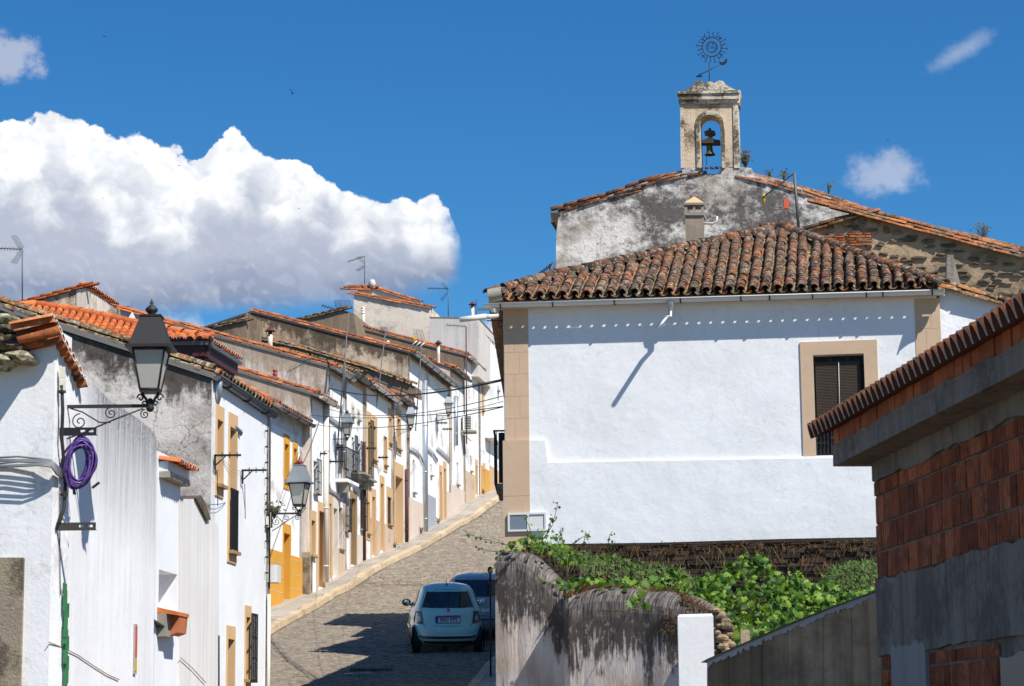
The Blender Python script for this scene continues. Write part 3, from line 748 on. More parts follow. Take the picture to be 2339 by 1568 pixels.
def opening(root, fc, h, kind, fmat=None, fw=(.18, .18, .18), o=0.0, pmat=None, dep=.22, grille=False, revmat=None):
    """h=(t0,t1,z0,z1) clear opening; fw = (sides, top, bottom) widths of the painted surround"""
    a, b, c, d = h
    nm = 'door' if kind in ('door', 'garage') else 'window'
    w = MB()
    w.fbox(fc, a-.02, b+.02, c-.02, d+.02, o-dep-.05, o-dep)
    wo_ = w.build(nm, pmat or M['black'], root)
    if kind == 'door':
        q = MB(); 
        for i in range(2):
            ta = lerp(a, b, i/2)+.06; tb = lerp(a, b, (i+1)/2)-.06
            q.fbox(fc, ta, tb, c+.12, lerp(c, d, .45), o-dep, o-dep+.02); q.fbox(fc, ta, tb, lerp(c, d, .52), d-.12, o-dep, o-dep+.02)
        q.build('door_panel', pmat or M['wood_dark'], root, parent=wo_)
    else:
        q = MB(); e = .05
        q.fbox(fc, a, b, d-e, d, o-dep, o-dep+.05); q.fbox(fc, a, b, c, c+e, o-dep, o-dep+.05)
        for tt in (a, (a+b)/2-e/2, b-e): q.fbox(fc, tt, tt+e, c+e, d-e, o-dep, o-dep+.048)
        q.build('window_frame', M['wood_dark'], root, parent=wo_)
    if fmat is not None:
        fs, ft, fb = fw; q = MB()
        if ft: q.fbox(fc, a-fs, b+fs, d, d+ft, o-.01, o+.025)
        if fs:
            q.fbox(fc, a-fs, a, c-fb, d, o-.01, o+.025); q.fbox(fc, b, b+fs, c-fb, d, o-.01, o+.025)
        if fb: q.fbox(fc, a, b, c-fb, c, o-.01, o+.023)
        # painted reveals, a skin 3 mm proud of the wall's own
        q.fbox(fc, a, a+.004, c, d, o-dep, o+.024); q.fbox(fc, b-.004, b, c, d, o-dep, o+.024); q.fbox(fc, a+.004, b-.004, d-.004, d, o-dep, o+.024)
        q.build('surround', fmat, root, parent=wo_)
    if kind == 'window':
        q = MB(); q.fbox(fc, a-.05, b+.05, c-.05, c, o-.02, o+.10); q.build('sill', M['stone_brown'] if fmat is M['tan'] or fmat is M['ochre'] else M['beam'], root, parent=wo_)
    if grille:
        q = MB(); n = max(3, int((b-a)/.13))
        for i in range(n+1):
            t = lerp(a-.04, b+.04, i/n); q.fbox(fc, t-.011, t+.011, c-.05, d+.05, o+.11, o+.132)
        for z in (c-.05, lerp(c, d, .33), lerp(c, d, .66), d+.03): q.fbox(fc, a-.04, b+.04, z, z+.022, o+.109, o+.133)
        q.build('iron_grille', M['iron'], root, parent=wo_)
    return wo_
def downpipe(name_root, fc, t, z0, z1, o, mat, r=.05):
    q = MB(); q.tube([fc.pt(t, z0, o), fc.pt(t, z1, o)], r, 8)
    z = z0+.5
    while z < z1: q.lathe([(r, -.02), (r+.012, -.02), (r+.012, .02), (r, .02)], fc.pt(t, z, o), 8); z += 1.8
    return q.build('downpipe', mat, name_root)
def gutter(root, a, b, side, mat, r=.075, brackets=True):
    """half-round gutter from a to b, open upwards; `side` is the horizontal outward direction"""
    r *= GS; a = V(a); b = V(b); side = V(side).normalized(); up = V((0, 0, 1)); mb = MB(); n = 7; vs = []
    for p in (a, b):
        for rr in (r, r-.012):
            for i in range(n):
                th = math.pi*i/(n-1); vs.append(p+side*(math.cos(th)*rr)-up*(math.sin(th)*rr))
    fs = []
    for i in range(n-1):
        fs.append((i, i+1, 2*n+i+1, 2*n+i)); fs.append((n+i+1, n+i, 3*n+i, 3*n+i+1))
    fs += [tuple(list(range(n))), tuple(list(range(2*n, 3*n)))]
    mb.mesh(vs, fs)
    for e in (a, b): pass
    mb.tube([a+side*r, b+side*r], .012, 5)
    g = mb.build('gutter', mat, root)
    if brackets:
        L = (b-a).length; k = max(2, int(L/1.1))
        for i in range(k):
            q = MB(); c = a.lerp(b, (i+.5)/k)
            q.tube([c+side*math.cos(th)*(r+.012)-up*math.sin(th)*(r+.012) for th in [math.pi*j/8 for j in range(9)]], .012, 4)
            q.build('gutter_bracket', M['iron'], root, parent=g)
    return g

# ================================================================ the row of houses climbing on the left
def zat(fc, px, py, off=0): return fc.hit(px, py, off).z
def row_house(label, xl, xr, base, wallmat, gmat, corner, eave_px, verge_px, off=0.0, openings=(), plinth=None, tile='tile_row', gut='zinc_dark', over=.4,
              pipes=(), ridge_m=5.0, gable_down=4.0, vrows=2, soffit='soffit', group='white houses in the row climbing the street', ridgedrop=1.0, gut_slice=(0, 1), row=None, tmk={}):
    fc0 = row or ROW
    fc = Fac((fc0.A+fc0.n*off)[:2], (fc0.B+fc0.n*off)[:2])
    tl, _ = fc.tz(xl, base); tr, _ = fc.tz(xr, base-20)
    C0 = fc.pt(tl, 0); C1 = fc.pt(tr, 0)
    zb = min(gz(C0.y), gz(C1.y))
    root = thing('row_house', label, 'house', (C0.x, C0.y, gz(C0.y)), group)
    ztop = fc.hit(*corner).z
    holes = []; todo = []
    for op in openings:
        x0, x1, yt, yb, kind = op[:5]; kw = op[5] if len(op) > 5 else {}
        ta, zt = fc.tz(x0, yt); tb, _ = fc.tz(x1, yt); _, zb_ = fc.tz(x0, yb)
        if kind in ('door', 'garage'): zb_ = min(zb_, gz(fc.pt(ta, 0).y)+.12)
        ta = max(ta, tl+.08); tb = min(tb, tr-.08)
        holes.append((ta, tb, zb_, zt)); todo.append(((ta, tb, zb_, zt), kind, kw))
    mb = MB(); wall_holes(mb, fc, tl, tr, zb-1.2, ztop, holes)
    # gable towards the viewer
    G = Fac((C0-V((fc.n.x, fc.n.y, 0))*14)[:2], C0[:2])
    Ee = G.hit(*eave_px); Vv = G.hit(*verge_px)
    sl_ = (Vv.z-Ee.z)/max((Vv-Ee).dot(-fc.n), .1)
    d_in = -fc.n
    def roofpt(m_, t=0.0): return Ee+d_in*m_+V((0, 0, sl_*m_))+fc.t*t
    ov = (Ee-C0).dot(fc.n)
    zwall = Ee.z+sl_*ov-.10
    q = [C0-V((0, 0, 0)), ]
    Rm = ridge_m+ov
    g0 = V((C0.x, C0.y, zb-1.2)); g1 = V((C0.x, C0.y, min(zwall, 99)))
    rg = roofpt(Rm)-V((0, 0, .10)); back = roofpt(2*Rm-ov); back.z = g1.z
    g3 = V((back.x, back.y, zb-1.2))
    wall = mb.build('wall', wallmat, root)
    gb = MB(); gb.prism([p_-fc.t*.006 for p_ in (g0, g1, rg, back, g3)], fc.t*.3)
    nn_ = 40; mx_ = Rm
    def gtop(m_): return roofpt(m_).z-.10 if m_ <= Rm else lerp(rg.z, back.z, (m_-Rm)/max(Rm-ov, .1))
    for i_ in range(nn_):
        ma, mb_ = lerp(ov, 2*Rm-ov, i_/nn_), lerp(ov, 2*Rm-ov, (i_+1)/nn_)
        pa_, pb_ = Ee+d_in*ma-fc.t*.009, Ee+d_in*mb_-fc.t*.009; za, zb2 = gtop(ma), gtop(mb_); zl = zb-1.2
        gb.face([(pb_.x, pb_.y, zl), (pa_.x, pa_.y, zl), (pa_.x, pa_.y, za), (pb_.x, pb_.y, zb2)], uv=[(mb_, 1+zb2-zl), (ma, 1+za-zl), (ma, 1.0), (mb_, 1.0)])
    if g1.z > ztop: gb.fbox(fc, tl, tr, ztop, g1.z-.02, -.3, 0.001)
    gb.build('gable_wall', gmat, root)
    fb = MB(); fb.prism([p+fc.t*(tr-tl-.3) for p in (g0, g1, rg, back, g3)], fc.t*.29); fb.obox(g3, fc.t*(tr-tl), fc.n*.3, V((0, 0, back.z-g3.z)))
    fb.build('rear_wall', gmat, root)
    Lr = tr-tl
    rf = MB()
    e0, r0_ = roofpt(-.02), roofpt(Rm); b0 = roofpt(2*Rm+.2); b0.z = Ee.z+.0
    for (a, b_) in ((e0, r0_), (r0_, b0)):
        rf.hexa([a-V((0, 0, .09))-fc.t*.05, b_-V((0, 0, .09))-fc.t*.05, b_-V((0, 0, .09))+fc.t*Lr, a-V((0, 0, .09))+fc.t*Lr, a-fc.t*.05, b_-fc.t*.05, b_+fc.t*Lr, a+fc.t*Lr])
    roof = rf.build('roof', M[soffit], root)
    tm = get_tile(tile, mat=M[tile])
    vt = verge(roofpt(.0)+V((0, 0, .03)), roofpt(Rm-.3)+V((0, 0, .03)), -fc.t, rows=vrows)
    place_tiles(root, vt, tm, 60, parent=roof)
    up = (d_in+V((0, 0, sl_))).normalized()
    ev = eave(roofpt(-.06, .2)+V((0, 0, .03)), roofpt(-.06, Lr)+V((0, 0, .03)), up, .23)
    tme = get_tile(tile+'_e', mat=M[tile], endmat=M['tile_end'] if tile != 'tile_moss' else None)
    place_tiles(root, ev, tme, 60, parent=roof)
    if gut:
        ga = roofpt(-.07, gut_slice[0]*Lr)-V((0, 0, .03)); gb_ = roofpt(-.07, gut_slice[1]*Lr-.05)-V((0, 0, .05))
        gutter(root, ga, gb_, fc.n, M[gut])
    for h, kind, kw in todo: opening(root, fc, h, kind, **kw)
    if plinth:
        pm, pl = plinth; q = MB()
        for (xa, xb, yt) in pl:
            ta, z0 = fc.tz(xa, yt); tb, z1 = fc.tz(xb, yt)
            z0b = fc.tz(xa, yt)[1]
            hs = sorted([h for h in holes if h[2] < z0b and h[0] < tb and h[1] > ta])
            cur = ta
            segs = []
            for h in hs:
                if h[0]-.16 > cur: segs.append((cur, h[0]-.16))
                cur = max(cur, h[1]+.16)
            if cur < tb: segs.append((cur, tb))
            for (sa, sb) in segs:
                q.fbox(fc, sa, sb, zb-1, z0b, -.01, .03)
                nrow = 3
                for k_ in range(1, nrow): pass
        q.build('plinth', pm, root)
    for (px, ytop, ybot, mt, r) in pipes:
        t, z1 = fc.tz(px, ytop, .08); z0 = fc.tz(px, ybot, .08)[1]; downpipe(root, fc, t, z0, z1, .08, M[mt], r)
    return root, fc, roofpt, Lr
T = dict(fmat=M['tan'], fw=(.13, .35, .22)); O = dict(fmat=M['ochre'], fw=(.10, .28, .28))
O2 = dict(fmat=M['ochre'], fw=(.10, .28, 0), pmat=M['ochre'])
T2 = dict(fmat=M['tan'], fw=(.13, .28, 0), pmat=M['tan'], dep=.3)
WD = dict(fmat=None, pmat=M['white_row'], dep=.3)
hA = row_house('low white house with ochre plinth and ochre framed doorway at the foot of the row', 610, 689, 1391, M['white_row'], M['bluewhite'],
    (621, 968), (636, 926), (560, 886), openings=[(647.3, 661.5, 1217, 1374, 'door', dict(O2, dep=.35)), (649.5, 658.5, 1013, 1095, 'window', O), (670, 676.4, 1023.6, 1055, 'window', dict(fmat=M['ochre'], fw=(.12, .2, .2)))],
    plinth=(M['ochre'], [(612, 689, 1253)]), tile='tile_row', ridge_m=3.0)
hB = row_house('white house with brown granite corner, tan door surround and cream spout under its eave', 706, 748, 1351, M['white_row'], M['stain_pink'],
    (712, 912), (728, 901), (561, 851), off=.22, openings=[(716.5, 724.5, 1052, 1126, 'window', dict(fmat=None, grille=True)), (710.4, 718.9, 1187.8, 1269.4, 'window', dict(fmat=M['tan'], fw=(.13, .3, .0))), (727.8, 739.8, 1166.5, 1329, 'door', T2)],
    plinth=(M['plinth'], [(707, 748, 1262)]), tile='tile_row', gut='whitepipe', pipes=[(745, 925, 1331, 'whitepipe', .09)], ridge_m=4.5)
hC = row_house('tall white house with iron balcony and black shutters, brown-streaked gable under orange tiles', 748, 787, 1332, M['white_row'], M['stain_pink'],
    (752, 856), (768, 839), (561, 783), openings=[(751, 756, 1150, 1318, 'door', T2), (760.7, 769.6, 1160, 1312, 'door', dict(fmat=M['plinth_pale'], fw=(.1, .5, 0), pmat=M['white_row'], dep=.3)), (774, 783.5, 1158, 1253, 'window', dict(fmat=None)), (771, 780, 1012, 1097, 'window', dict(fmat=None))],
    plinth=(M['plinth'], [(749, 787, 1245)]), tile='tile_row', gut='zinc', pipes=[(785, 925, 1068, 'zinc', .07)])
hD = row_house('cream white house with two barred balcony windows on stone corbels and a carved brown doorway', 787, 833, 1303, M['white_row'], M['stain_tan'],
    (792, 872), (806, 850), (766, 839), openings=[(803.5, 808.5, 998, 1074, 'window', dict(fmat=None, grille=True)), (817.5, 823.5, 1012, 1088, 'window', dict(fmat=None, grille=True)), (789, 794.5, 1143, 1211, 'window', dict(fmat=None, grille=True)), (801.5, 811.5, 1137, 1289, 'door', dict(fmat=M['stone_brown'], fw=(.2, .25, 0), pmat=M['wood_dark'])), (823, 830.5, 1118, 1208, 'window', dict(fmat=None, grille=True)),
    (803, 807, 930, 950, 'window', dict(fmat=M['plinth_pale'], fw=(.1, .1, .1))), (816, 820, 941, 958, 'window', dict(fmat=M['plinth_pale'], fw=(.1, .1, .1)))],
    plinth=(M['plinth_pale'], [(787, 833, 1210)]), tile='tile_moss', ridge_m=.6, gut='zinc_dark', soffit='soffit_dark', pipes=[(832.5, 1010, 1281, 'rustpipe', .05)])
hE = row_house('white house with tall tan framed balcony windows and iron clothes rails', 833, 898, 1281, M['white_row'], M['stain_tan'],
    (838, 886), (848, 874), (815, 863), openings=[(837.5, 843, 1146, 1218, 'window', T), (849.4, 856, 1134, 1268, 'door', T2), (839.6, 845.2, 963, 1105, 'window', dict(T, grille=True)), (851.2, 858.4, 972, 1049, 'window', T), (876.5, 882.5, 996, 1061, 'window', dict(T, fw=(.08, 0, .25))), (888, 893.5, 954, 1011, 'window', T), (868.6, 875, 1104, 1250, 'door', T2), (884, 893, 1134, 1197, 'window', dict(T, pmat=M['bluedoor'], dep=.06))],
    plinth=(M['plinth'], [(833, 898, 1178)]), tile='tile_row', ridge_m=.5, gut='gutter_w', soffit='soffit_dark')
hF = row_house('white house with wide stone lintel over a deep white garage doorway', 898, 933, 1253, M['white_row'], M['stain_tan'],
    (903, 918), (913, 905), (880, 894), openings=[(902, 919, 1086, 1240, 'garage', dict(fmat=M['tan'], fw=(.12, .5, 0), pmat=M['white_row'], dep=.6)), (906.5, 913.5, 955, 1024, 'window', T)],
    tile='tile_row', ridge_m=.5, gut='zinc_dark', soffit='soffit_dark', pipes=[(929, 1072, 1240, 'rustpipe', .06)], over=.3)
hG = row_house('tall white house with long grey downpipe, grey painted plinth and a great stained brown gable', 933, 1030, 1237, M['white_row'], M['stain_tan'],
    (936, 820), (948, 806), (561, 706), openings=[(943, 947.5, 1050, 1124, 'window', dict(fmat=None)), (1004, 1008, 1078, 1195, 'door', T2), (1013, 1017.5, 1070, 1190, 'door', T2), (983, 986, 1060, 1085, 'window', dict(fmat=None))],
    plinth=(M['plinth_pink'], [(934, 966, 1137), (1001, 1030, 1112)]), tile='tile_row', gut='zinc', pipes=[(970, 870, 1215, 'zinc', .11)], ridge_m=6.0, soffit='soffit_dark')
q = MB(); fcG = hG[1]; q.fbox(fcG, fcG.tz(973, 1128)[0], fcG.tz(994, 1128)[0], gz(88)-1, fcG.hit(973, 1128).z, -.01, .035); q.build('grey_plinth', M['plinth_grey'], hG[0])
hG2 = row_house('white house with pinkish peeling gable below the dark one, grey gutter elbow and pipe', 1030, 1061, 1176, M['white_row'], M['tower_wall'],
    (1030, 850), (1041, 842), (961, 816), openings=[(1043, 1047, 1056, 1106, 'window', dict(fmat=None, pmat=M['bluedoor']))],
    plinth=(M['plinth_pink'], [(1031, 1060, 1106)]), tile='tile_row', gut='zinc_dark', soffit='soffit_dark', ridge_m=1.35, pipes=[(1041, 905, 1018, 'zinc', .09)])
hH = row_house('white house with dark gable and white gutter bend, near the top of the row', 1061, 1097, 1149, M['white_row'], M['dark_wall'],
    (1062, 818), (1069, 811), (792, 740), openings=[(1074, 1077, 1040, 1075, 'window', dict(fmat=None)), (1086, 1089, 1064, 1125, 'door', T2)],
    plinth=(M['plinth'], [(1062, 1084, 1074)]), tile='tile_row', gut='whitepipe', ridge_m=4.6)
hI = row_house('white house near the top of the row with tall tan framed windows', 1097, 1118, 1131, M['white_row'], M['white_row'],
    (1099, 775), (1103, 762), (1085, 757), openings=[(1100, 1102.5, 840, 936, 'window', T), (1107, 1109.5, 850, 938, 'window', T), (1103, 1106, 1072, 1124, 'door', T2)],
    plinth=(M['ochre'], [(1098, 1117, 1064)]), tile='tile_row', gut='gutter_w', ridge_m=.5)
hJ = row_house('last white house before the corner with grey gutter elbow and pale ochre ground floor', 1118, 1180, 1122, M['white_row'], M['white_row'],
    (1122, 800), (1126, 789), (1100, 780), openings=[(1121.5, 1124, 850, 940, 'window', T), (1131, 1133, 850, 930, 'window', T)],
    plinth=(M['tan'], [(1119, 1150, 1064)]), tile='tile_row', gut='zinc', ridge_m=.5)
# granite corner block of house B, its frontal face standing proud of house A
root, fcB, rp_, Lr_ = hB
q = MB(); t0_, _ = fcB.tz(706, 1351)
q.fbox(fcB, t0_-.05, t0_+.35, gz(72)-1, zat(fcB, 706, 1262), -.35, .02); q.build('corner_stone', M['granite'], root)
# ochre plinth joints of house A
q = MB(); root, fcA, _, _ = hA
for yy_ in (1282, 1316, 1350):
    t_, z_ = fcA.tz(617, yy_)
    q.fbox(fcA, fcA.tz(612, yy_)[0], fcA.tz(645.5, yy_)[0], z_, z_+.03, .03, .034); q.fbox(fcA, fcA.tz(664.5, yy_)[0], fcA.tz(686, yy_)[0], z_+.2, z_+.23, .03, .034)
q.build('plinth_joint', M['tan'], root)
# balcony of house C
root, fcC, _, _ = hC
bal = MB(); ta = fcC.tz(769, 1095)[0]; tb = ta+1.5; zb_ = fcC.hit(770, 1096).z
bal.fbox(fcC, ta-.2, tb, zb_-.1, zb_, 0, .40)
balo = bal.build('balcony', M['white_row'], root)
q = MB()
for k_ in range(3): q.fbox(fcC, ta+.1+k_*.5, ta+.3+k_*.5, zb_-.42+.1*k_, zb_-.1, 0, .34-.09*k_)
q.build('corbel', M['beam'], root, parent=balo)
q = MB()
for i in range(12):
    t_ = lerp(ta-.15, tb-.05, i/11); q.fbox(fcC, t_-.012, t_+.012, zb_, zb_+1.0, .36, .38)
for i in range(4): q.fbox(fcC, ta-.16, ta-.14, zb_, zb_+1.0, .09*i, .09*i+.015)
for z_ in (.04, 1.0): q.fbox(fcC, ta-.17, tb, zb_+z_, zb_+z_+.03, .355, .385)
q.fbox(fcC, ta-.17, ta-.13, zb_+1.0, zb_+1.03, 0, .355); q.build('iron_railing', M['iron'], root, parent=balo)
# corbelled sills of house D
root, fcD, _, _ = hD
for (px, py) in ((803, 1080), (817, 1093)):
    t_, z_ = fcD.tz(px, py); q = MB(); q.fbox(fcD, t_-.1, t_+1.0, z_-.06, z_, 0, .45); q.fbox(fcD, t_, t_+.85, z_-.2, z_-.06, 0, .34); q.fbox(fcD, t_+.15, t_+.7, z_-.33, z_-.2, 0, .2)
    q.build('corbelled_sill', M['beam'], root)
# ================================================================ buildings behind the row
def front_plane(px, py, d, slope=-.15):
    a = P(px, py, d); return Fac((a.x, a.y), (a.x+10, a.y+10*slope))
def poly_on(fc, pts, off=0.0): return [fc.hit(x, y, off) for x, y in pts]
def block(root, name, fc, pts, depth, mat, off=0.0, parent=None):
    q = MB(); q.prism(poly_on(fc, pts, off), -fc.n*depth); return q.build(name, mat, root, parent=parent)
# pale tower house
fT = front_plane(808, 720, 106)
c = fT.hit(808, 800); root = thing('tower_house', 'tall pale rendered house with stepped orange tile gable, highest on the left skyline', 'house', (c.x, c.y, c.z-6), 'houses behind the climbing row')
block(root, 'wall', fT, [(808, 860), (808, 672), (850, 678), (985, 704), (993, 860)], 6, M['tower_wall'])
block(root, 'upper_wall', fT, [(815, 668), (822, 652), (868, 655), (880, 662), (960, 690), (960, 699)], 5, M['grey_wall'], off=-.3)
tm = get_tile('tile_row', mat=M['tile_row'])
a, b = fT.hit(806, 670, .05), fT.hit(994, 704, .05); place_tiles(root, verge(b, a, fT.n, .36), tm, 80)
a, b = fT.hit(812, 655, -.2), fT.hit(866, 657, -.2); place_tiles(root, verge(b, a, fT.n, .36, 3), tm, 40)
a, b = fT.hit(872, 663, -.25), fT.hit(964, 691, -.25); place_tiles(root, verge(b, a, fT.n, .36, 2), tm, 40)
q = MB(); h = fT.hit(850, 649, -.2); q.lathe([(.0, .22), (.12, .18), (.17, 0), (.12, -.15), (0, -.2)], h, 10); q.build('ridge_ball', M['grey_wall'], root)
fGW = front_plane(983, 770, 101)
c = fGW.hit(983, 830); root = thing('flat_roofed_house', 'grey rendered block with flat top beside the pale tower house', 'house', (c.x, c.y, c.z-6), 'houses behind the climbing row')
block(root, 'wall', fGW, [(982, 860), (982, 727), (1093, 729), (1093, 860)], 5, M['grey_wall'])
block(root, 'coping', fGW, [(981, 727), (981, 724), (1094, 726), (1094, 729)], 5.02, M['dark_wall'], off=.01)
fWP = front_plane(1093, 780, 104)
c = fWP.hit(1100, 850); root = thing('stepped_white_house', 'narrow bright white house stepping down in parapets beside the grey block', 'house', (c.x, c.y, c.z-6), 'houses behind the climbing row')
block(root, 'wall', fWP, [(1093, 1000), (1093, 735), (1101, 735), (1101, 745), (1107, 745), (1107, 780), (1120, 783), (1128, 800), (1128, 1000)], 5, M['white_rough'])
fDH = front_plane(678, 740, 98)
c = fDH.hit(700, 790); root = thing('rear_house', 'dark rendered house with mossy sloping roof edge behind the brown gable', 'house', (c.x, c.y, c.z-6), 'houses behind the climbing row')
block(root, 'wall', fDH, [(600, 860), (678, 733), (780, 708), (808, 716), (830, 860)], 5, M['dark_wall'])
tmm = get_tile('tile_moss', mat=M['tile_moss'])
place_tiles(root, verge(fDH.hit(678, 731, .05), fDH.hit(785, 705, .05), fDH.n, .36, 2), tmm, 60)
fDK = front_plane(480, 760, 86)
c = fDK.hit(500, 800); root = thing('rear_house', 'low dark weathered house with mossy roof edge left of the stained brown gable', 'house', (c.x, c.y, c.z-6), 'houses behind the climbing row')
block(root, 'wall', fDK, [(470, 850), (478, 751), (556, 733), (562, 712), (566, 850)], 5, M['dark_wall'])
place_tiles(root, verge(fDK.hit(478, 749, .05), fDK.hit(556, 731, .05), fDK.n, .36, 2), tmm, 40)
# mossy roof strip lying against the brown gable (roof of the lower houses, seen edge-on)
fMS = Fac((hD[1].A-0*hD[1].n)[:2], hD[1].B[:2])
cD = P(700, 820, 87.2); fMS = front_plane(933, 890, 87.2)
root = thing('mossy_lean_to', 'long dark mossy tile roof edge running along the foot of the stained brown gable', 'roof', (cD.x, cD.y, cD.z-3))
q = MB(); q.prism(poly_on(fMS, [(561, 762), (561, 800), (700, 830), (840, 862), (950, 905), (950, 884), (840, 836), (700, 795), (620, 770)]), -fMS.n*1.2); q.build('roof_edge', M['dark_wall'], root)
block(root, 'gable_wall', fMS, [(700, 830), (808, 852), (933, 886), (933, 1000), (700, 1000)], .3, M['stain_tan'], off=-.02)
for k_, (pa, pb) in enumerate([((561, 764), (700, 797)), ((561, 778), (700, 812)), ((700, 797), (840, 838)), ((700, 812), (840, 850)), ((840, 838), (950, 880))]):
    place_tiles(root, verge(fMS.hit(*pb, .05), fMS.hit(*pa, .05), fMS.n, .34, 2, rr=.08), tmm, 30)
# small house with mono-pitch tile verge (far left skyline)
f6 = front_plane(195, 700, 75, -.12)
s6 = Fac(f6.hit(195, 700)[:2], (f6.hit(195, 700).x+.9, f6.hit(195, 700).y+8))
c = f6.hit(195, 740); root = thing('attic_house', 'small attic with white side wall and orange verge tiles above the big tiled roof', 'house', (c.x, c.y, c.z-4), 'houses behind the climbing row')
block(root, 'gable_wall', f6, [(40, 760), (40, 699), (195, 657), (195, 760)], 4, M['stain_tan'])
t1_ = s6.tz(268, 710)[0]; z1_ = s6.hit(195, 652).z; q = MB(); q.fbox(s6, -.02, t1_, z1_-3, z1_-.12, -.3, .012); q.build('side_wall', M['stain_pink'], root)
t6 = get_tile('tile_new', mat=M['tile_new'])
place_tiles(root, verge(f6.hit(36, 695, .05), f6.hit(197, 652, .05), f6.n, .42, 2, rr=.01), get_tile('tile_new_l', L=.5, mat=M['tile_new']), 60)
place_tiles(root, eave(s6.pt(0, z1_, .12), s6.pt(t1_, z1_, .12), -s6.n+V((0, 0, .25)), .22), get_tile('tile_new_e', mat=M['tile_new'], endmat=M['tile_end']), 60)
f7 = front_plane(300, 720, 80)
c = f7.hit(300, 730); root = thing('rear_roof', 'sliver of orange tiled roof with a whitewashed pyramid stub left of the black lantern', 'roof', (c.x, c.y, c.z-2))
block(root, 'wall', f7, [(262, 760), (262, 704), (318, 716), (440, 748), (440, 770)], 4, M['grey_wall'])
place_tiles(root, verge(f7.hit(340, 722, .05), f7.hit(265, 701, .05), f7.n, .4, 2), t6, 40)
place_tiles(root, verge(f7.hit(430, 748, .05), f7.hit(345, 723, .05), f7.n, .4, 2), t6, 40)
q = MB(); h = f7.hit(302, 720, .5); q.lathe([(.26, -.3), (.02, .10), (0, .10)], h, 4, smooth=False); q.build('pyramid_stub', M['grey_wall'], root)

# hipped orange roof below it
E5 = P(483, 776, 62.0); up5 = V((0.0, 1, .48)).normalized(); al5 = V((-1, .02, 0)).normalized()
n5 = al5.cross(up5); n5 = n5 if n5.z > 0 else -n5
def on_plane(px, py, p0, n):
    r = ray(px, py); return CAM+r*((p0-CAM).dot(n)/r.dot(n))
root = thing('hipped_house', 'house with bright orange hipped tile roof, white scalloped eave and dark red cornice', 'house', (E5.x, E5.y, gz(62)))
poly5 = [(483, 772), (387, 751), (309, 737), (234, 720), (160, 705), (82, 694), (-30, 698), (-30, 830), (483, 830)]
q = MB(); q.prism([on_plane(x, y, E5-n5*.06, n5) for x, y in poly5[:7]+[(-30, 779), (483, 777)]], -n5*.1); roof5 = q.build('roof', M['tile_new'], root)
ms = []
for i in range(0, 60):
    for j in range(0, 26):
        o = E5+al5*(.12+i*.215)+up5*(j*.33)
        px, py = proj(o+up5*.2)
        if inpoly(px, py, poly5): ms.append(jit(frame_m(o, up5, n5), .012, .004))
vis5 = [q_ for q_ in ms if proj(q_.translation)[0] > -30 and (proj(q_.translation)[1] < 735+ (proj(q_.translation)[0]-120)*.34 or proj(q_.translation)[0] > 380)]
place_tiles(root, vis5, get_tile('tile_new5', L=.42, w=.19, h=.08, mat=M['tile_new']), 260, parent=roof5)
hipl = [on_plane(x, y, E5+n5*.05, n5) for x, y in poly5[:7]]
hm = []
for a, b in zip(hipl[:-1], hipl[1:]):
    d_ = b-a; k_ = max(1, int(d_.length/.40)); 
    for i in range(k_): hm.append(jit(frame_m(a+d_*(i/k_), d_, n5), .02))
place_tiles(root, hm, get_tile('tile_ridge5', L=.46, w=.26, h=.10, mat=M['tile_new']), 80, name='ridge_tile', parent=roof5)
ev = eave(E5+V((-.05, -.05, .02)), E5+al5*1.4+V((0, -.05, .02)), up5, .26, start=0)
place_tiles(root, ev, get_tile('tile_new5e', L=.42, w=.22, h=.09, mat=M['tile_new'], endmat=M['tile_end']), 20, name='eave_tile', parent=roof5)
s5 = Fac((E5.x-.05, E5.y), (E5.x-.05+.62, E5.y+4.4)); L5_ = s5.tz(556, 835, 0)[0]
place_tiles(root, eave(s5.pt(0, E5.z, 0), s5.pt(L5_, E5.z, 0), -s5.n+V((0, 0, .3)), .22), get_tile('tile_new5f', L=.3, w=.2, h=.09, mat=M['tile_new'], endmat=M['tile_end']), 40, name='eave_tile', parent=roof5)
M['darkred'] = simple('dark_red_moulding', (.075, .015, .015), .6, 0, .3, 20, .2)
q = MB(); 
q.obox(E5+V((-9, .12, -.12)), V((9.0, 0, 0)), V((0, .3, 0)), V((0, 0, .1))); q.fbox(s5, -.0, L5_, E5.z-.13, E5.z-.03, -.3, -.04); q.build('fascia', M['zinc_dark'], root)
q = MB(); q.obox(E5+V((-9, .22, -.42)), V((8.9, 0, 0)), V((0, .3, 0)), V((0, 0, .3))); q.fbox(s5, .1, L5_, E5.z-.42, E5.z-.13, -.5, -.16); q.obox(E5+V((-9, .32, -.62)), V((8.8, 0, 0)), V((0, .3, 0)), V((0, 0, .2))); q.fbox(s5, .2, L5_, E5.z-.62, E5.z-.42, -.6, -.26); q.build('cornice', M['darkred'], root)
q = MB(); q.box(E5.x-10, E5.x-.35, E5.y+.45, E5.y+5, gz(62)-1, E5.z-.6); q.build('wall', M['white_row'], root)

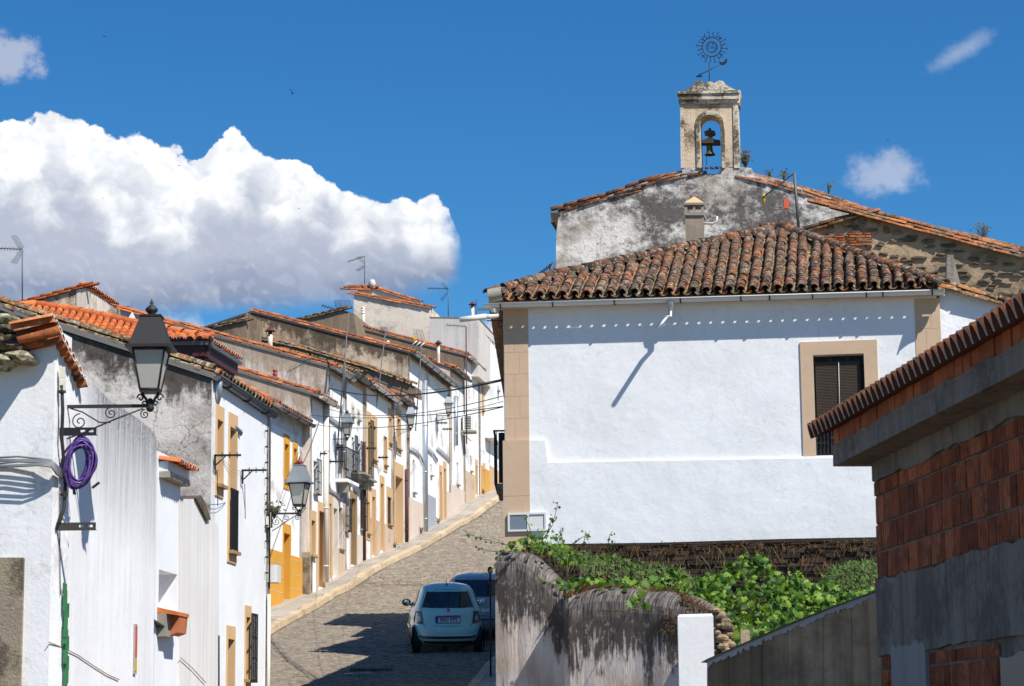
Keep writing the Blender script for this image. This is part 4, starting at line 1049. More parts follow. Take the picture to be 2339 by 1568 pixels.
# ================================================================ large white house beyond the near wall (left)
pA = P(475, 1000, 35.0); R3 = Fac((pA.x, pA.y), (pA.x+.11*10, pA.y+10))
TT = dict(fmat=M['tan'], fw=(.06, .22, .18))
h3 = row_house('large white house with mould-blackened gable, long dark gutter and tan framed windows', 475, 613.5, 1700, M['white'], M['gable_mold'],
    (478, 868), (484, 851), (138, 740), row=R3, openings=[(494, 507, 957, 1106, 'window', dict(TT, dep=.20)), (523, 538, 974, 1258, 'window', dict(TT, dep=.20)), (518, 533, 1459, 1720, 'door', dict(fmat=M['tan'], fw=(.05, .2, 0))), (560, 569.5, 1409, 1552, 'window', dict(fmat=M['tan'], fw=(.05, .18, .18), grille=True))],
    tile='tile_moss', gut='zinc_dark', soffit='soffit', ridge_m=9.0, group=None, vrows=2)
root, fc3, rp3, L3 = h3
ta, _ = fc3.tz(523, 1100); tb, _ = fc3.tz(538, 1100); z0 = fc3.hit(523, 1258).z; z1 = fc3.hit(523, 1118).z
q = MB(); q.fbox(fc3, ta+.01, tb-.01, z0, z1, -.15, -.12); q.build('lower_pane', M['black'], root)
q = MB()
for i in range(9): t_ = lerp(ta, tb, i/8); q.fbox(fc3, t_-.01, t_+.01, z0-.03, z1, .03, .05)
q.fbox(fc3, ta-.02, tb+.02, z1-.02, z1+.02, .028, .052); q.fbox(fc3, ta-.02, tb+.02, z0, z0+.03, .028, .052); q.build('iron_grille', M['iron'], root)
q = MB(); g0 = rp3(-.07, .15)-V((0, 0, .06)); q.tube([g0+V((0, 0, -.02)), g0+V((-.02, .1, -.22)), g0+V((-.10, .35, -.38)), g0+V((-.02, 1.0, -.50)), g0+V((.12, 1.7, -.60))], .06, 10); q.build('gutter_elbow', M['zinc'], root)
# soft drain line and cable on the far corner
q = MB(); t_ = fc3.tz(609, 1300)[0]; q.tube([fc3.pt(t_, fc3.hit(609, 975).z, .04), fc3.pt(t_-.02, fc3.hit(609, 1200).z, .05), fc3.pt(t_+.03, fc3.hit(609, 1345).z, .04)], .016, 6)
for yy_ in range(985, 1340, 36): h = fc3.hit(609, yy_, .04); q.lathe([(.03, -.012), (.03, .012)], h, 6)
cableo = q.build('wall_cable', M['rubber'], root)
q = MB(); t_ = fc3.tz(607, 1450)[0]; q.tube([fc3.pt(t_, fc3.hit(607, 1358).z, .05), fc3.pt(t_, fc3.hit(607, 1700).z, .05)], .03, 8); q.build('conduit', M['whitepipe'], root)
q = MB(); q.fbox(fc3, t_+.12, t_+.42, fc3.hit(609, 1330).z, fc3.hit(609, 1290).z, 0, .16); q.build('junction_box', M['acwhite'], root)
q = MB(); t_ = fc3.tz(606, 1200)[0]; q.fbox(fc3, t_-.05, t_+.02, fc3.hit(606, 1205).z, fc3.hit(606, 1180).z, .02, .06); q.build('insulator', M['cream'], root)
# iron clothes-line brackets on this house
for (px, py, x2, lab) in ((489, 1043, 551, 'black iron line bracket across the nearer upper tan window'), (552, 1077, 609, 'black iron line bracket at the far end of the large white house')):
    h = fc3.hit(px, py, .02); L_ = (x2-px)/5400*h.y; q = MB()
    q.obox(h+V((0, -.012, 0)), V((L_, 0, 0)), V((0, .024, 0)), V((0, 0, .03))); q.obox(h+V((0, -.012, -.2)), V((.03, 0, 0)), V((0, .024, 0)), V((0, 0, .22)))
    q.tube([h+V((.03, 0, -.13)), h+V((L_*.42, 0, .0))], .011, 5)
    for f_ in (.3, .58, .86): q.tube([h+V((L_*f_, 0, -.03)), h+V((L_*f_, 0, .06))], .008, 5)
    q.tube([h+V((.05, 0, -.2)), h+V((.06, 0.03, -.75))], .006, 4); 
    tagm('line_bracket', q, M['iron'], lab, 'bracket', h, 'iron line brackets on the house fronts')
q = MB(); a = fc3.hit(489, 1043, .3)+V((.1, 0, 0)); b = fc3.hit(552, 1077, .3)
for sg in (.12, .18, .05): q.tube(catenary(a, b, sg, 10), .004, 4)
tagm('clothes_line', q, M['greyplastic'], 'thin slack clothes lines strung between the two iron line brackets', 'clothes line', a)

# ================================================================ nearest wall on the left
c1 = P(119, 1150, 21.5); W1 = Fac((c1.x, c1.y), (c1.x+.8, c1.y+10)); FR1 = Fac((c1.x-8, c1.y+.9), (c1.x, c1.y))
root1 = thing('near_house', 'nearest whitewashed house with peeling corner and a long wall streaked with grey run-off', 'house', (c1.x, c1.y, gz(21)))
top1 = [(122, 748), (140, 778), (160, 808), (178, 838), (190, 854), (209, 871), (227, 890), (245, 909), (277, 932), (316, 957), (345, 981), (354, 994), (357.5, 1010)]
mb = MB(); pts = [W1.hit(x, y) for x, y in top1]; pts[0] = W1.pt(0, pts[0].z); zb_ = gz(22)-1.5
fr = [(p, V((p.x, p.y, zb_))) for p in pts]
def uvd(p, ptop): return ((p-W1.A).dot(W1.t), (ptop-p.z)*.5)
ns = 6
for (a, a0), (b, b0) in zip(fr[:-1], fr[1:]):
    mb.face([a0, b0, b, a], uv=[uvd(a0, a.z), uvd(b0, b.z), (uvd(b, b.z)), uvd(a, a.z)])
    mb.face([a, b, b-W1.n*.4+V((0, 0, .05)), a-W1.n*.4+V((0, 0, .05))], uv=[(0, 0)]*4)
a = fr[-1][0]; mb.face([fr[-1][1], fr[-1][1]-W1.n*.4, a-W1.n*.4, a], uv=[(0, 1)]*4)
m_, t_, b_ = newmat('streaked_limewash'); p_ = pos(t_)
uvn = t_.node('ShaderNodeUVMap'); su = t_.node('ShaderNodeSeparateXYZ'); t_.l.new(uvn.outputs[0], su.inputs[0])
ff = t_.mapr(t_.noise(t_.scl(p_, 1, 1, .4), .9, 5, .6), .35, .7)
col = t_.mix(ff, (.84, .84, .85), (.76, .755, .76))
s1 = t_.noise(t_.scl(p_, 1, 6, .30), 1.5, 7, .68, .4); s2 = t_.noise(t_.scl(p_, 1, 24, .8), 1.3, 6, .7, .5)
far = t_.mapr(su.outputs[0], 1.2, 4.2)
st = t_.math('MULTIPLY', t_.mapr(s1, .38, .68), t_.mapr(s2, .3, .7, .35, 1.0))
topf = t_.math('MULTIPLY', t_.mapr(su.outputs[1], .75, 0.0), t_.mapr(su.outputs[0], .9, 1.8))
amt = t_.math('ADD', t_.math('MULTIPLY', t_.math('MULTIPLY', st, t_.mapr(t_.noise(p_, 1.1, 4, .6), .35, .6, .25, 1.0)), .30), t_.math('MULTIPLY', topf, t_.mapr(s2, .25, .6, .25, .95)), clamp=True)
col = t_.mix(amt, col, (.23, .22, .23))
spk = t_.math('MULTIPLY', t_.mapr(t_.noise(p_, 26, 6, .7), .5, .6), t_.math('MULTIPLY', t_.mapr(su.outputs[1], .22, 0), t_.mapr(su.outputs[0], .8, 1.6)))
col = t_.mix(t_.math('MULTIPLY', spk, .8), col, (.09, .085, .08))
t_.put(b_.inputs['Base Color'], col); b_.inputs['Roughness'].default_value = .9; b_.inputs['Specular IOR Level'].default_value = .2
bump(t_, b_, t_.math('ADD', t_.noise(p_, 2.2, 3), t_.math('MULTIPLY', t_.noise(p_, 25, 4), .2)), .3, .04)
wl = mb.build('side_wall', m_, root1)
q = MB(); fp = [FR1.hit(x, y) for x, y in [(-60, 1760), (118, 1760), (122, 748), (100, 752), (60, 765), (52, 790), (-60, 812)]]
fp[1] = V((c1.x, c1.y, fp[1].z)); fp[2] = V((c1.x, c1.y, pts[0].z)); q.prism(fp, -FR1.n*.5); q.build('front_wall', M['white_near'], root1)
# roof stones and tiles on top of it
for k_, (x0, x1, y0, y1, dz, mt) in enumerate([(-60, 66, 812, 800, 0, 'stone_brown'), (-60, 58, 838, 818, 1, 'slate_l'), (-60, 50, 792, 772, 2, 'stone_brown'), (-60, 40, 768, 742, 1, 'stone_brown')]):
    pass
M['slate_d'] = tilemat('dark_roof_stone', [(.13, .09, .05), (.20, .12, .05), (.08, .06, .04)], lichen=.5, dark=.8, lthr=.55)
M['slate_l'] = tilemat('lichen_slab', [(.26, .22, .13), (.2, .15, .09)], lichen=.9, dark=.7, lthr=.48, lcol=(.45, .46, .26))
rst = random.Random(15)
def rough_stone(x0, x1, y0, y1, off, mat, dep=.35):
    n = 9; pts_ = []
    for i in range(n):
        a = 2*math.pi*i/n; pts_.append(FR1.hit((x0+x1)/2+(x1-x0)/2*math.copysign(abs(math.cos(a))**.55, math.cos(a))*rst.uniform(.9, 1.05), (y0+y1)/2+(y1-y0)/2*math.copysign(abs(math.sin(a))**.6, math.sin(a))*rst.uniform(.75, 1.1), off*rst.uniform(.7, 1.2)))
    c_ = sum(pts_, V())/n+FR1.n*.05; q = MB(); back_ = [p_-FR1.n*dep for p_ in pts_]
    q.mesh(pts_+[c_]+back_, [(i, (i+1) % n, n) for i in range(n)]+[(n+1+i, n+1+(i+1) % n, (i+1) % n, i) for i in range(n)]); q.build('roof_stone', mat, root1)
for (x0, x1, y0, y1, of, mt) in [(-60, 20, 805, 838, .30, 'slate_l'), (8, 68, 800, 826, .27, 'slate_l'), (-60, -10, 780, 806, .2, 'slate_d'), (-14, 54, 778, 802, .2, 'slate_d'), (-60, 10, 758, 782, .14, 'slate_d'), (5, 64, 762, 782, .13, 'slate_d'), (56, 100, 756, 772, .10, 'slate_d'), (-60, -8, 735, 760, .10, 'slate_l'), (-12, 40, 738, 762, .09, 'slate_d'), (-60, 0, 712, 738, .06, 'slate_l'), (-6, 36, 716, 740, .05, 'slate_l'), (20, 70, 744, 760, .07, 'slate_d')]:
    rough_stone(x0, x1, y0, y1, of, M[mt])
big = get_tile('tile_big', L=.50, w=.22, h=.10, mat=M['tile_eave'])
a = FR1.hit(38, 742, .16); b = FR1.hit(126, 719, .16); d_ = (b-a).normalized()

q = MB(); a2 = FR1.hit(70, 757, .12); q.obox(a2, FR1.hit(124, 745, .12)-a2, V((0, .3, 0)), V((0, 0, .05))); q.build('flat_tile', M['tile_eave'], root1)
tm1 = get_tile('tile1', L=.4, w=.20, h=.09, mat=M['tile_row'])
ms = []
e0, e1 = W1.hit(123, 728, .05), W1.hit(186, 846, .05); d_ = e1-e0; n_ = int(d_.length/.13)
for i in range(n_+1):
    o = e0+d_*(i/n_); up_ = (-W1.n+V((0, 0, -.20))).normalized(); nr = d_.cross(up_); nr = nr if nr.z > 0 else -nr
    ms.append(jit(frame_m(o, up_, nr), .05)); ms.append(jit(frame_m(o-nr*.07-up_*.03+d_.normalized()*.09, up_, -nr), .05))
place_tiles(root1, ms, get_tile('tile1e', L=.4, w=.125, h=.055, th=.012, mat=M['tile_row'], endmat=M['tile_end']), 60, name='eave_tile')
q = MB(); q.prism([e0-W1.n*.15, e1-W1.n*.15, e1-W1.n*.6+V((0, 0, .12)), e0-W1.n*.6+V((0, 0, .12))], V((0, 0, -.08))); None
# granite jamb stone
q = MB(); q.obox(FR1.hit(-60, 1700, .0), FR1.hit(45, 1274, 0)-FR1.hit(-60, 1274, 0), FR1.n*.04, V((0, 0, FR1.hit(45, 1274).z-FR1.hit(45, 1700).z))); q.build('jamb_stone', M['granite'], root1)
# line painted/raised along the foot of the wall
q = MB(); q.tube([W1.hit(x, y, .012) for x, y in [(112, 1467), (150, 1483), (178, 1497), (215, 1522), (245, 1541), (272, 1553)]], .005, 5); q.build('wall_crack_strip', M['stone_brown'], root1)
# fittings on this wall
M['oldsteel'] = simple('dull_steel', (.075, .065, .055), .6, .3, .5, 40, .2)
M['cablegrey'] = simple('grey_cable', (.22, .225, .235), .5, 0, .4, 10, .1)
def angle_bar(px0, py0, px1, lab):
    h = W1.hit(px0, py0, 0); L_ = (px1-px0)/5400*h.y; q = MB()
    q.obox(h+V((0, 0, -.035)), V((L_*.58, 0, 0)), V((0, .006, 0)), V((0, 0, .07)))
    q.obox(h+V((L_*.70, 0, -.035)), V((L_*.30, 0, 0)), V((0, .006, 0)), V((0, 0, .025))); q.obox(h+V((L_*.58, 0, -.035)), V((L_*.12, 0, 0)), V((0, .006, 0)), V((0, 0, .025)))
    q.obox(h+V((L_*.58, 0, .012)), V((L_*.42, 0, 0)), V((0, .006, 0)), V((0, 0, .023)))
    q.obox(h+V((L_*.70, 0, -.01)), V((L_*.10, 0, 0)), V((0, .006, 0)), V((0, 0, .022))); q.obox(h+V((L_*.92, 0, -.01)), V((L_*.08, 0, 0)), V((0, .006, 0)), V((0, 0, .022)))
    q.obox(h+V((0, .006, -.035)), V((L_, 0, 0)), V((0, .05, 0)), V((0, 0, .006)))
    return tagm('angle_bar', q, M['iron'] if py0 < 1100 else M['oldsteel'], lab, 'metal bar', h, 'slotted steel bars on the near wall')
ab = angle_bar(134, 986, 221, 'black slotted steel bar holding the purple cable coil'); angle_bar(127, 1203, 219, 'rusty slotted steel bar below the purple cable coil')
h = W1.hit(146, 1010, .03); q = MB(); rc = random.Random(5)
for i in range(24):
    cx, cz = 181+rc.uniform(-5, 5), 1057+rc.uniform(-4, 5); rx, rz = 31+rc.uniform(-13, 8), 50+rc.uniform(-13, 8); tl_ = rc.uniform(-.10, .10)
    pts_ = []
    for k_ in range(28):
        th = 2*math.pi*k_/28; ex = cx+rx*math.cos(th)-.25*rz*math.sin(th)*.5; ez = cz+rz*math.sin(th)*1.0
        hh = P(ex, ez, h.y-.02+tl_*math.sin(th*1+i)+.05*math.cos(th)+rc.uniform(-.01, .01)); pts_.append(hh)
    q.tube(pts_, .0085, 6, closed=True)
tagm('cable_coil', q, M['purple'], 'oval coil of purple cable hanging from a steel bar on the near wall', 'cable coil', h)
q = MB(); a = P(225, 1100, h.y); q.obox(a, V((-.07, .02, -.05)), V((.014, 0, -.016)), V((0, .02, 0))); q.tube([P(168, 1108, h.y-.05), P(170, 1130, h.y-.05)], .014, 5); tagm('cable_tie', q, M['rubber'], 'black tape ends binding the purple cable coil', 'cable tie', a)
q = MB(); rc = random.Random(9)
for i in range(6):
    y0 = 1048+i*4.5; y1 = 1052+i*3
    q.tube([FR1.hit(-40, y0+rc.uniform(-3, 3), .05+.02*i), FR1.hit(40, y0-4+rc.uniform(-3, 3), .06+.02*i), FR1.hit(90, y1-4, .07+.02*i), P(118, y1, c1.y-.09-.01*i), P(130, y1+12+i, c1.y-.08), W1.hit(142, 1078+i*3, .05)], .010, 6)
tagm('cable_bundle', q, [M['cablegrey']], 'bundle of grey cables crossing the near corner towards the purple coil', 'cables', FR1.hit(40, 1060, .05))
q = MB(); q.tube([W1.hit(x, y, .05) for x, y in [(141, 880), (143, 940), (141, 1000), (146, 1060), (149, 1110), (146, 1160), (135, 1197)]], .017, 7)
for x, y in ((142, 895), (146, 1130)): q.lathe([(.035, -.012), (.035, .012)], W1.hit(x, y, .05), 8)
tagm('wall_cable', q, M['rubber'], 'thick black cable running down the near wall behind the purple coil', 'cable', W1.hit(141, 880, .05))
q = MB()
for yy_ in (838, 868): hh = W1.hit(136, yy_, .03); q.obox(hh, V((.05, 0, 0)), V((0, .03, 0)), V((0, 0, -.105)))
tagm('fuse_block', q, M['cream'], 'cream plastic terminal block in two sections above the near lantern arm', 'terminal block', W1.hit(136, 838, .03))
q = MB(); rc = random.Random(4)
for i in range(15):
    yy_ = 1350+i*15; hh = W1.hit(150+rc.uniform(-2, 2), yy_, .05); q.cbox(hh, V((.028+rc.uniform(0, .03), .0, 0)), V((0, .012, 0)), V((0, 0, .13)))
    q.obox(hh+V((-.03, .05, .0)), V((.012, 0, 0)), V((0, .02, 0)), V((0, 0, .08)))
tagm('trellis_plant', q, M['green_plastic'], 'narrow green plastic foliage strip hung on the near streaked wall', 'wall decoration', W1.hit(150, 1400, .05))
q = MB(); t0_, z_ = W1.tz(303, 1540); t1_, _ = W1.tz(308, 1540); z1_ = W1.hit(303, 1425).z; q.fbox(W1, t0_, t1_, z_, z1_, .0, .02, 0); q.fbox(W1, t0_+.005, t1_-.005, z_+(z1_-z_)*.35, z1_-.02, .021, .023, 1); q.fbox(W1, t0_+.005, t1_-.005, z_+.03, z_+(z1_-z_)*.3, .021, .023, 2)
tagm('thermometer_plaque', q, [M['concrete_l'], M['redplastic'], M['yellow']], 'narrow upright plaque with orange and yellow bands on the streaked wall', 'plaque', W1.hit(305, 1540))
q = MB(); q.tube([W1.hit(136, 1120, .02), W1.hit(137, 1300, .02), W1.hit(138, 1360, .02)], .005, 4); tagm('thin_wire', q, M['rustpipe'], 'thin rusty wire hanging down the near corner below the cables', 'wire', W1.hit(136, 1120))

# ================================================================ second near house: canopy, niche, tiled hood
c2 = P(356, 1300, 26.3); W2 = Fac((c2.x-.02, c2.y), (c2.x-.02+1.0, c2.y+10))
root2 = thing('canopy_house', 'white house front with tiled concrete canopy, deep niche window and worn coping', 'house', (c2.x, c2.y, gz(26)))
tq = [W2.tz(x, 1300)[0] for x in (356, 410, 500)]
nt0, nzt = W2.tz(363, 1301); nt1, _ = W2.tz(405, 1328); nzb = W2.hit(363, 1392).z
q = MB(); wall_holes(q, W2, tq[0], tq[1], gz(26)-1.5, W2.hit(370, 1035).z, [(nt0, nt1, nzb, nzt-.0)], .45); q.build('wall', M['white'], root2)
q = MB(); q.fbox(W2, nt0-.02, nt1+.02, nzb-.02, nzt+.02, -.5, -.44); q.build('niche_back', M['white'], root2)
q = MB(); pl = [(410, 1700), (410, 1140), (450, 1140), (462, 1160), (472, 1182), (485, 1196), (497, 1196), (500, 1215), (500, 1700)]; q.prism(poly_on(W2, pl, .02), -W2.n*.45); q.build('streaked_wall', M['stain_pinkw'] if 'stain_pinkw' in M else plaster('streaked_pale_wall', (.74, .72, .70), streak=.6, streakcol=(.48, .42, .38), bstr=.3), root2)
q = MB(); q.prism(poly_on(W2, [(448, 1138), (474, 1190), (482, 1187), (470, 1150), (460, 1132)], .05), -W2.n*.6); q.build('coping', M['rubble'], root2)
ca, cz = W2.tz(363, 1091); cb, _ = W2.tz(411, 1144); q = MB(); q.fbox(W2, ca, cb, cz, cz+.07, 0, .125); q.build('canopy_slab', M['beam'], root2)
q = MB(); q.fbox(W2, ca, cb, cz+.07, cz+.20, 0, .105); q.build('canopy_beam', M['white'], root2)
ze_ = W2.hit(363, 1052).z
tm2 = get_tile('tile2e', L=.30, w=.105, h=.052, th=.010, mat=M['tile_new'], endmat=M['tile_end'])
ev = eave(W2.pt(ca, ze_-.03, .25), W2.pt(cb+.05, ze_-.03, .25), -W2.n+V((0, 0, .16)), .118, start=.0)
place_tiles(root2, ev, tm2, 60, name='canopy_tile')
q = MB(); q.prism([W2.pt(ca, cz+.20, .20), W2.pt(cb+.03, cz+.20, .20), W2.pt(cb+.03, ze_-.02, -.05), W2.pt(ca, ze_-.02, -.05)], V((0, 0, .03))); q.build('canopy_boards', M['stone_brown'], root2)
hh, hz = W2.tz(363, 1455); hx = .13
q = MB(); q.fbox(W2, hh-.1, hh+hx, hz, W2.hit(363, 1402).z, 0, .105); q.build('hood_block', M['beam'], root2)
zt2 = W2.hit(363, 1388).z
q = MB(); q.prism([W2.pt(hh-.1, zt2, .0), W2.pt(hh-.1, zt2-.05, .215), W2.pt(hh-.1, zt2-.09, .215), W2.pt(hh-.1, zt2-.06, .0)], W2.t*.62); q.build('hood_tile', M['tile_new'], root2)
q = MB(); q.prism([W2.pt(hh+.1, zt2-.065, .10), W2.pt(hh+.1, zt2-.09, .205), W2.pt(hh+.1, hz+.05, .19), W2.pt(hh+.1, hz+.02, .10)], W2.t*.4); q.build('hood_side', M['brick_or'], root2)
q = MB(); q.prism([W2.pt(hh-.45, zt2-.13, .0), W2.pt(hh-.02, hz+.10, .0), W2.pt(hh-.02, hz+.10, .10), W2.pt(hh-.45, zt2-.13, .02)], V((0, 0, -.02))); q.build('hood_shadow_strip', M['oldsteel'], root2)  # dark strip modelled in place of the shadow left of the hood
q = MB(); q.tube([W2.hit(500, 1452, .03), W2.hit(500, 1700, .03)], .012, 5); q.build('wall_cable', M['rubber'], root2)
q = MB(); q.tube([W2.hit(412, 1502, .04), W2.hit(440, 1527, .04), W2.hit(470, 1560, .04)], .005, 5); q.build('crack_strip', M['stone_brown'], root2)
# the right-hand block stands nearer the camera; U converts the first survey's distances
U = .725; GS = U
def Pu(px, py, d): return P(px, py, d*U)
# ================================================================ white house on the right, hipped mossy roof
pa = Pu(1152, 950, 51.0); DH_ = 51.0
WH = Fac((pa.x, pa.y), (pa.x+10, pa.y-1.5))
rootW = thing('corner_house', 'big white corner house with tan quoins, white gutter and old hipped tile roof', 'house', (pa.x, pa.y, gz(37)))
tR = WH.tz(2148, 900)[0]; wz0 = gz(36)-2.0; zs_ = WH.hit(1600, 712).z
wa, wt_ = WH.tz(1857, 812); wb, _ = WH.tz(1973, 812); wzb = WH.hit(1857, 1046).z
q = MB(); wall_holes(q, WH, 0, tR, wz0, zs_+.25, [(wa, wb, wzb, wt_)], .35); q.build('wall', M['white_big'], rootW)
# thicker foot of the wall with a chamfered top
def prismF(q, fc, pts, o0, o1): q.prism([fc.hit(x, y, 0)+fc.n*o1 for x, y in pts], -fc.n*(o1-o0))
q = MB()
tA, zA = WH.tz(1210, 1007); tB_, zB = WH.tz(1246, 1007); tC, zC = WH.tz(1252, 1058); tD = tR
zD = WH.hit(2140, 1043).z
q.prism([WH.pt(tA, wz0, .07), WH.pt(tR, wz0, .07), WH.pt(tR, zD, .07), WH.pt(tC, zC, .07), WH.pt(tB_, zB, .07), WH.pt(tA, zA, .07)], -WH.n*.068)
q.hexa([WH.pt(tC, zC, .07), WH.pt(tR, zD, .07), WH.pt(tR, zD, .002), WH.pt(tC, zC, .002), WH.pt(tC, zC+.002, .07), WH.pt(tR, zD+.002, .07), WH.pt(tR, zD+.04, .002), WH.pt(tC, zC+.04, .002)])
q.build('wall_foot', M['white_big'], rootW)
# quoins, block by block
def quoins(xa, xb, ya, yb, n, o=.012):
    t0, z1 = WH.tz(xa, ya); t1 = WH.tz(xb, ya)[0]; z0 = WH.hit(xa, yb).z
    for i in range(n):
        a = lerp(z1, z0, i/n); b = lerp(z1, z0, (i+1)/n); qq = MB()
        cuts = [t0, lerp(t0, t1, .42 if i % 2 else .62), t1]
        for j in range(2): 
            qq = MB(); qq.fbox(WH, cuts[j]+(.003 if j else 0), cuts[j+1], b+.004, a, -.01, o+(.0 if yb < 1100 else .0)); qq.build('quoin_block', M['quoin'], rootW)
quoins(1151, 1206, 707, 1008, 6); 
t0, z1 = WH.tz(1151, 1008); t1 = WH.tz(1210, 1008)[0]; z0 = wz0
for i in range(7):
    a = lerp(z1, z0, i/7); b = lerp(z1, z0, (i+1)/7); qq = MB(); qq.fbox(WH, t0-.01, t1, b+.004, a, -.01, .085); qq.build('quoin_block', M['quoin'], rootW)
quoins(2088, 2146, 684, 1100, 6)
# window: surround, blind, grille
q = MB(); s0 = WH.tz(1827, 781)[0]; s1 = WH.tz(2003, 781)[0]; zt = WH.hit(1900, 780).z
q.fbox(WH, s0, s1, wt_, zt, -.01, .03); q.fbox(WH, s0, wa, wzb, wt_, -.01, .03); q.fbox(WH, wb, s1, wzb, wt_, -.01, .03)
q.build('window_surround', M['quoin'], rootW)
q = MB(); q.fbox(WH, wa-.02, wb+.02, wzb-.02, wt_+.02, -.33, -.28); wn = q.build('window', M['black'], rootW)
q = MB()
for i in range(4): 
    a_ = lerp(wa, wb, i/3); q.fbox(WH, a_-.03, a_+.03, wzb, wt_, -.27, -.23)
q.build('window_frame', M['wood_dark'], rootW, parent=wn)
zb_bl = WH.hit(1900, 968).z; n = 40; kk = wa+.03
for i in range(n):
    z = lerp(wt_-.12, zb_bl, i/n); qq = MB(); qq.obox(WH.pt(wa+.03, z, -.10), WH.t*(wb-wa-.09), WH.n*.016, V((0, 0, .016))); qq.build('blind_slat', M['wood_dark'], rootW, parent=wn)
q = MB(); q.tube([WH.pt(lerp(wa, wb, .5), wt_-.1, -.06), WH.pt(lerp(wa, wb, .5)-.01, zb_bl-.1, -.05)], .006, 5); q.build('blind_cord', M['acwhite'], rootW, parent=wn)
q = MB(); zr = WH.hit(1900, 960).z
for i in range(14): t_ = lerp(wa+.02, wb-.02, i/13); q.fbox(WH, t_-.009, t_+.009, wzb+.03, zr, -.02, -.002)
q.fbox(WH, wa, wb, zr, zr+.03, -.025, .0); q.fbox(WH, wa, wb, wzb+.02, wzb+.05, -.025, .0); q.build('iron_railing', M['iron'], rootW, parent=wn)
# meter cupboard
t0, z1 = WH.tz(1162, 1174); t1, z0 = WH.tz(1250, 1214); tm_ = WH.tz(1206, 1190)[0]
q = MB(); q.fbox(WH, t0, t1, z1-.03, z1, .08, .14); q.fbox(WH, t0, t1, z0, z0+.03, .08, .14); q.fbox(WH, t0, t0+.03, z0+.03, z1-.03, .08, .14); q.fbox(WH, t1-.03, t1, z0+.03, z1-.03, .08, .14); q.fbox(WH, tm_, tm_+.03, z0+.03, z1-.03, .08, .14)
mo = q.build('meter_cupboard', M['acwhite'], rootW); q = MB(); q.fbox(WH, t0+.035, tm_-.004, z0+.035, z1-.035, .08, .125); q.build('cupboard_door', M['meter'], rootW, parent=mo)
q = MB(); q.fbox(WH, tm_+.035, t1-.035, z0+.035, z1-.035, .08, .118); q.build('cupboard_door', M['acwhite'], rootW, parent=mo)
# eaves: roof plane
OV = .22
EL_ = WH.hit(1116, 683, OV); ER_ = WH.hit(2158, 654, OV)
zE = (EL_.z+ER_.z)/2; EL_.z = zE; ER_.z = zE
EL_ = WH.hit(1116, 683, OV); ER_ = WH.hit(2158, 652, OV)
eDir = (ER_-EL_).normalized(); upH = V((-WH.n.x, -WH.n.y, 0)).normalized(); SL = math.tan(R(24.5)); upW = (upH+V((0, 0, SL))).normalized()
nW = eDir.cross(upW); nW = nW if nW.z > 0 else -nW
def onW(px, py, off=0): return on_plane(px, py, EL_+nW*off, nW)
AL, AR = onW(1762, 533), onW(1795, 531)
polyW = [(1112, 690), (1128, 664), (1270, 630), (1450, 592), (1600, 560), (1765, 527), (1795, 527), (1900, 560), (2010, 600), (2120, 638), (2166, 652), (2170, 668)]
# roof body
q = MB(); BL = EL_+V((.30, 16, 0)); BR = ER_+upH*9; ApL, ApR = AL, AR
d9 = V((0, 0, .10))
def slab(q, pts, th=.07):
    q.prism([V(p)-V((0, 0, .05)) for p in pts], V((0, 0, -th)))
slab(q, [EL_, ER_, ApR, ApL]); slab(q, [EL_-V((0, 0, 0)), ApL, BL]); slab(q, [ER_, BR, ApR]); slab(q, [ApL, ApR, BR, BL])
roofW = q.build('roof', M['tile_moss'], rootW)
lenE = (ER_-EL_).length; PITCHW = .258*U; ncol = int(lenE/PITCHW)
cov, cha = [], []
for i in range(-3, ncol+4):
    lean = rng.uniform(-.01, .01)
    for j in range(0, 30):
        o = EL_+eDir*(.07+i*PITCHW)+upW*(j*.185-.06)*U+nW*(.055+rng.uniform(-.008, .012))*U+eDir*(rng.uniform(-.012, .012)+lean*j*.2)*U
        px, py = proj(o+upW*.09)
        if inpoly(px, py, polyW): cov.append(jit(frame_m(o, upW, nW), .05, .010))
        if j % 2 == 0:
            o2 = EL_+eDir*(.07+(i+.5)*PITCHW)+upW*(j*.185-.10)*U+nW*.045*U
            px, py = proj(o2+upW*.09)
            if inpoly(px, py, polyW): cha.append(jit(frame_m(o2, upW, -nW), .03, .006))
tW = get_tile('tile_old', L=.36, w=.20, h=.095, th=.018, taper=.84, mat=M['tile_old'])
tWc = get_tile('tile_oldc', L=.44, w=.20, h=.075, th=.014, mat=M['tile_moss'])
place_tiles(rootW, cov, tW, 300, parent=roofW)
place_tiles(rootW, cha, tWc, 40, name='channel_tile', parent=roofW)
hm = []
for seg_, mt in (([(1114, 672), (1150, 659), (1270, 627), (1450, 589), (1600, 557), (1765, 523)], 0), ([(1800, 524), (1900, 558), (2010, 598), (2120, 636), (2160, 650)], 1)):
    L_ = [onW(x, y, .08) for x, y in seg_]
    for a, b in zip(L_[:-1], L_[1:]):
        d_ = b-a; k_ = max(1, int(d_.length/(.32*U)))
        if mt == 0:
            for i in range(k_): hm.append(jit(frame_m(a+d_*(i/k_), d_, nW), .05))
        else:
            for i in range(k_): hm.append(jit(frame_m(b-d_*(i/k_), -d_, nW), .05))
hm.append(frame_m(AL+nW*.1-eDir*.2, eDir, nW)); hm.append(frame_m(AL+nW*.12+eDir*.1, eDir, nW))
place_tiles(rootW, hm, get_tile('tile_hipW', L=.40, w=.27, h=.13, th=.02, mat=M['tile_old']), 120, name='hip_tile', parent=roofW)
q = MB(); q.lathe([(.15, -.02), (.15, .28)], onW(1118, 676, .06), 14, axis=(1, -.1, .15)); q.build('hip_end_cap', M['beam'], rootW)
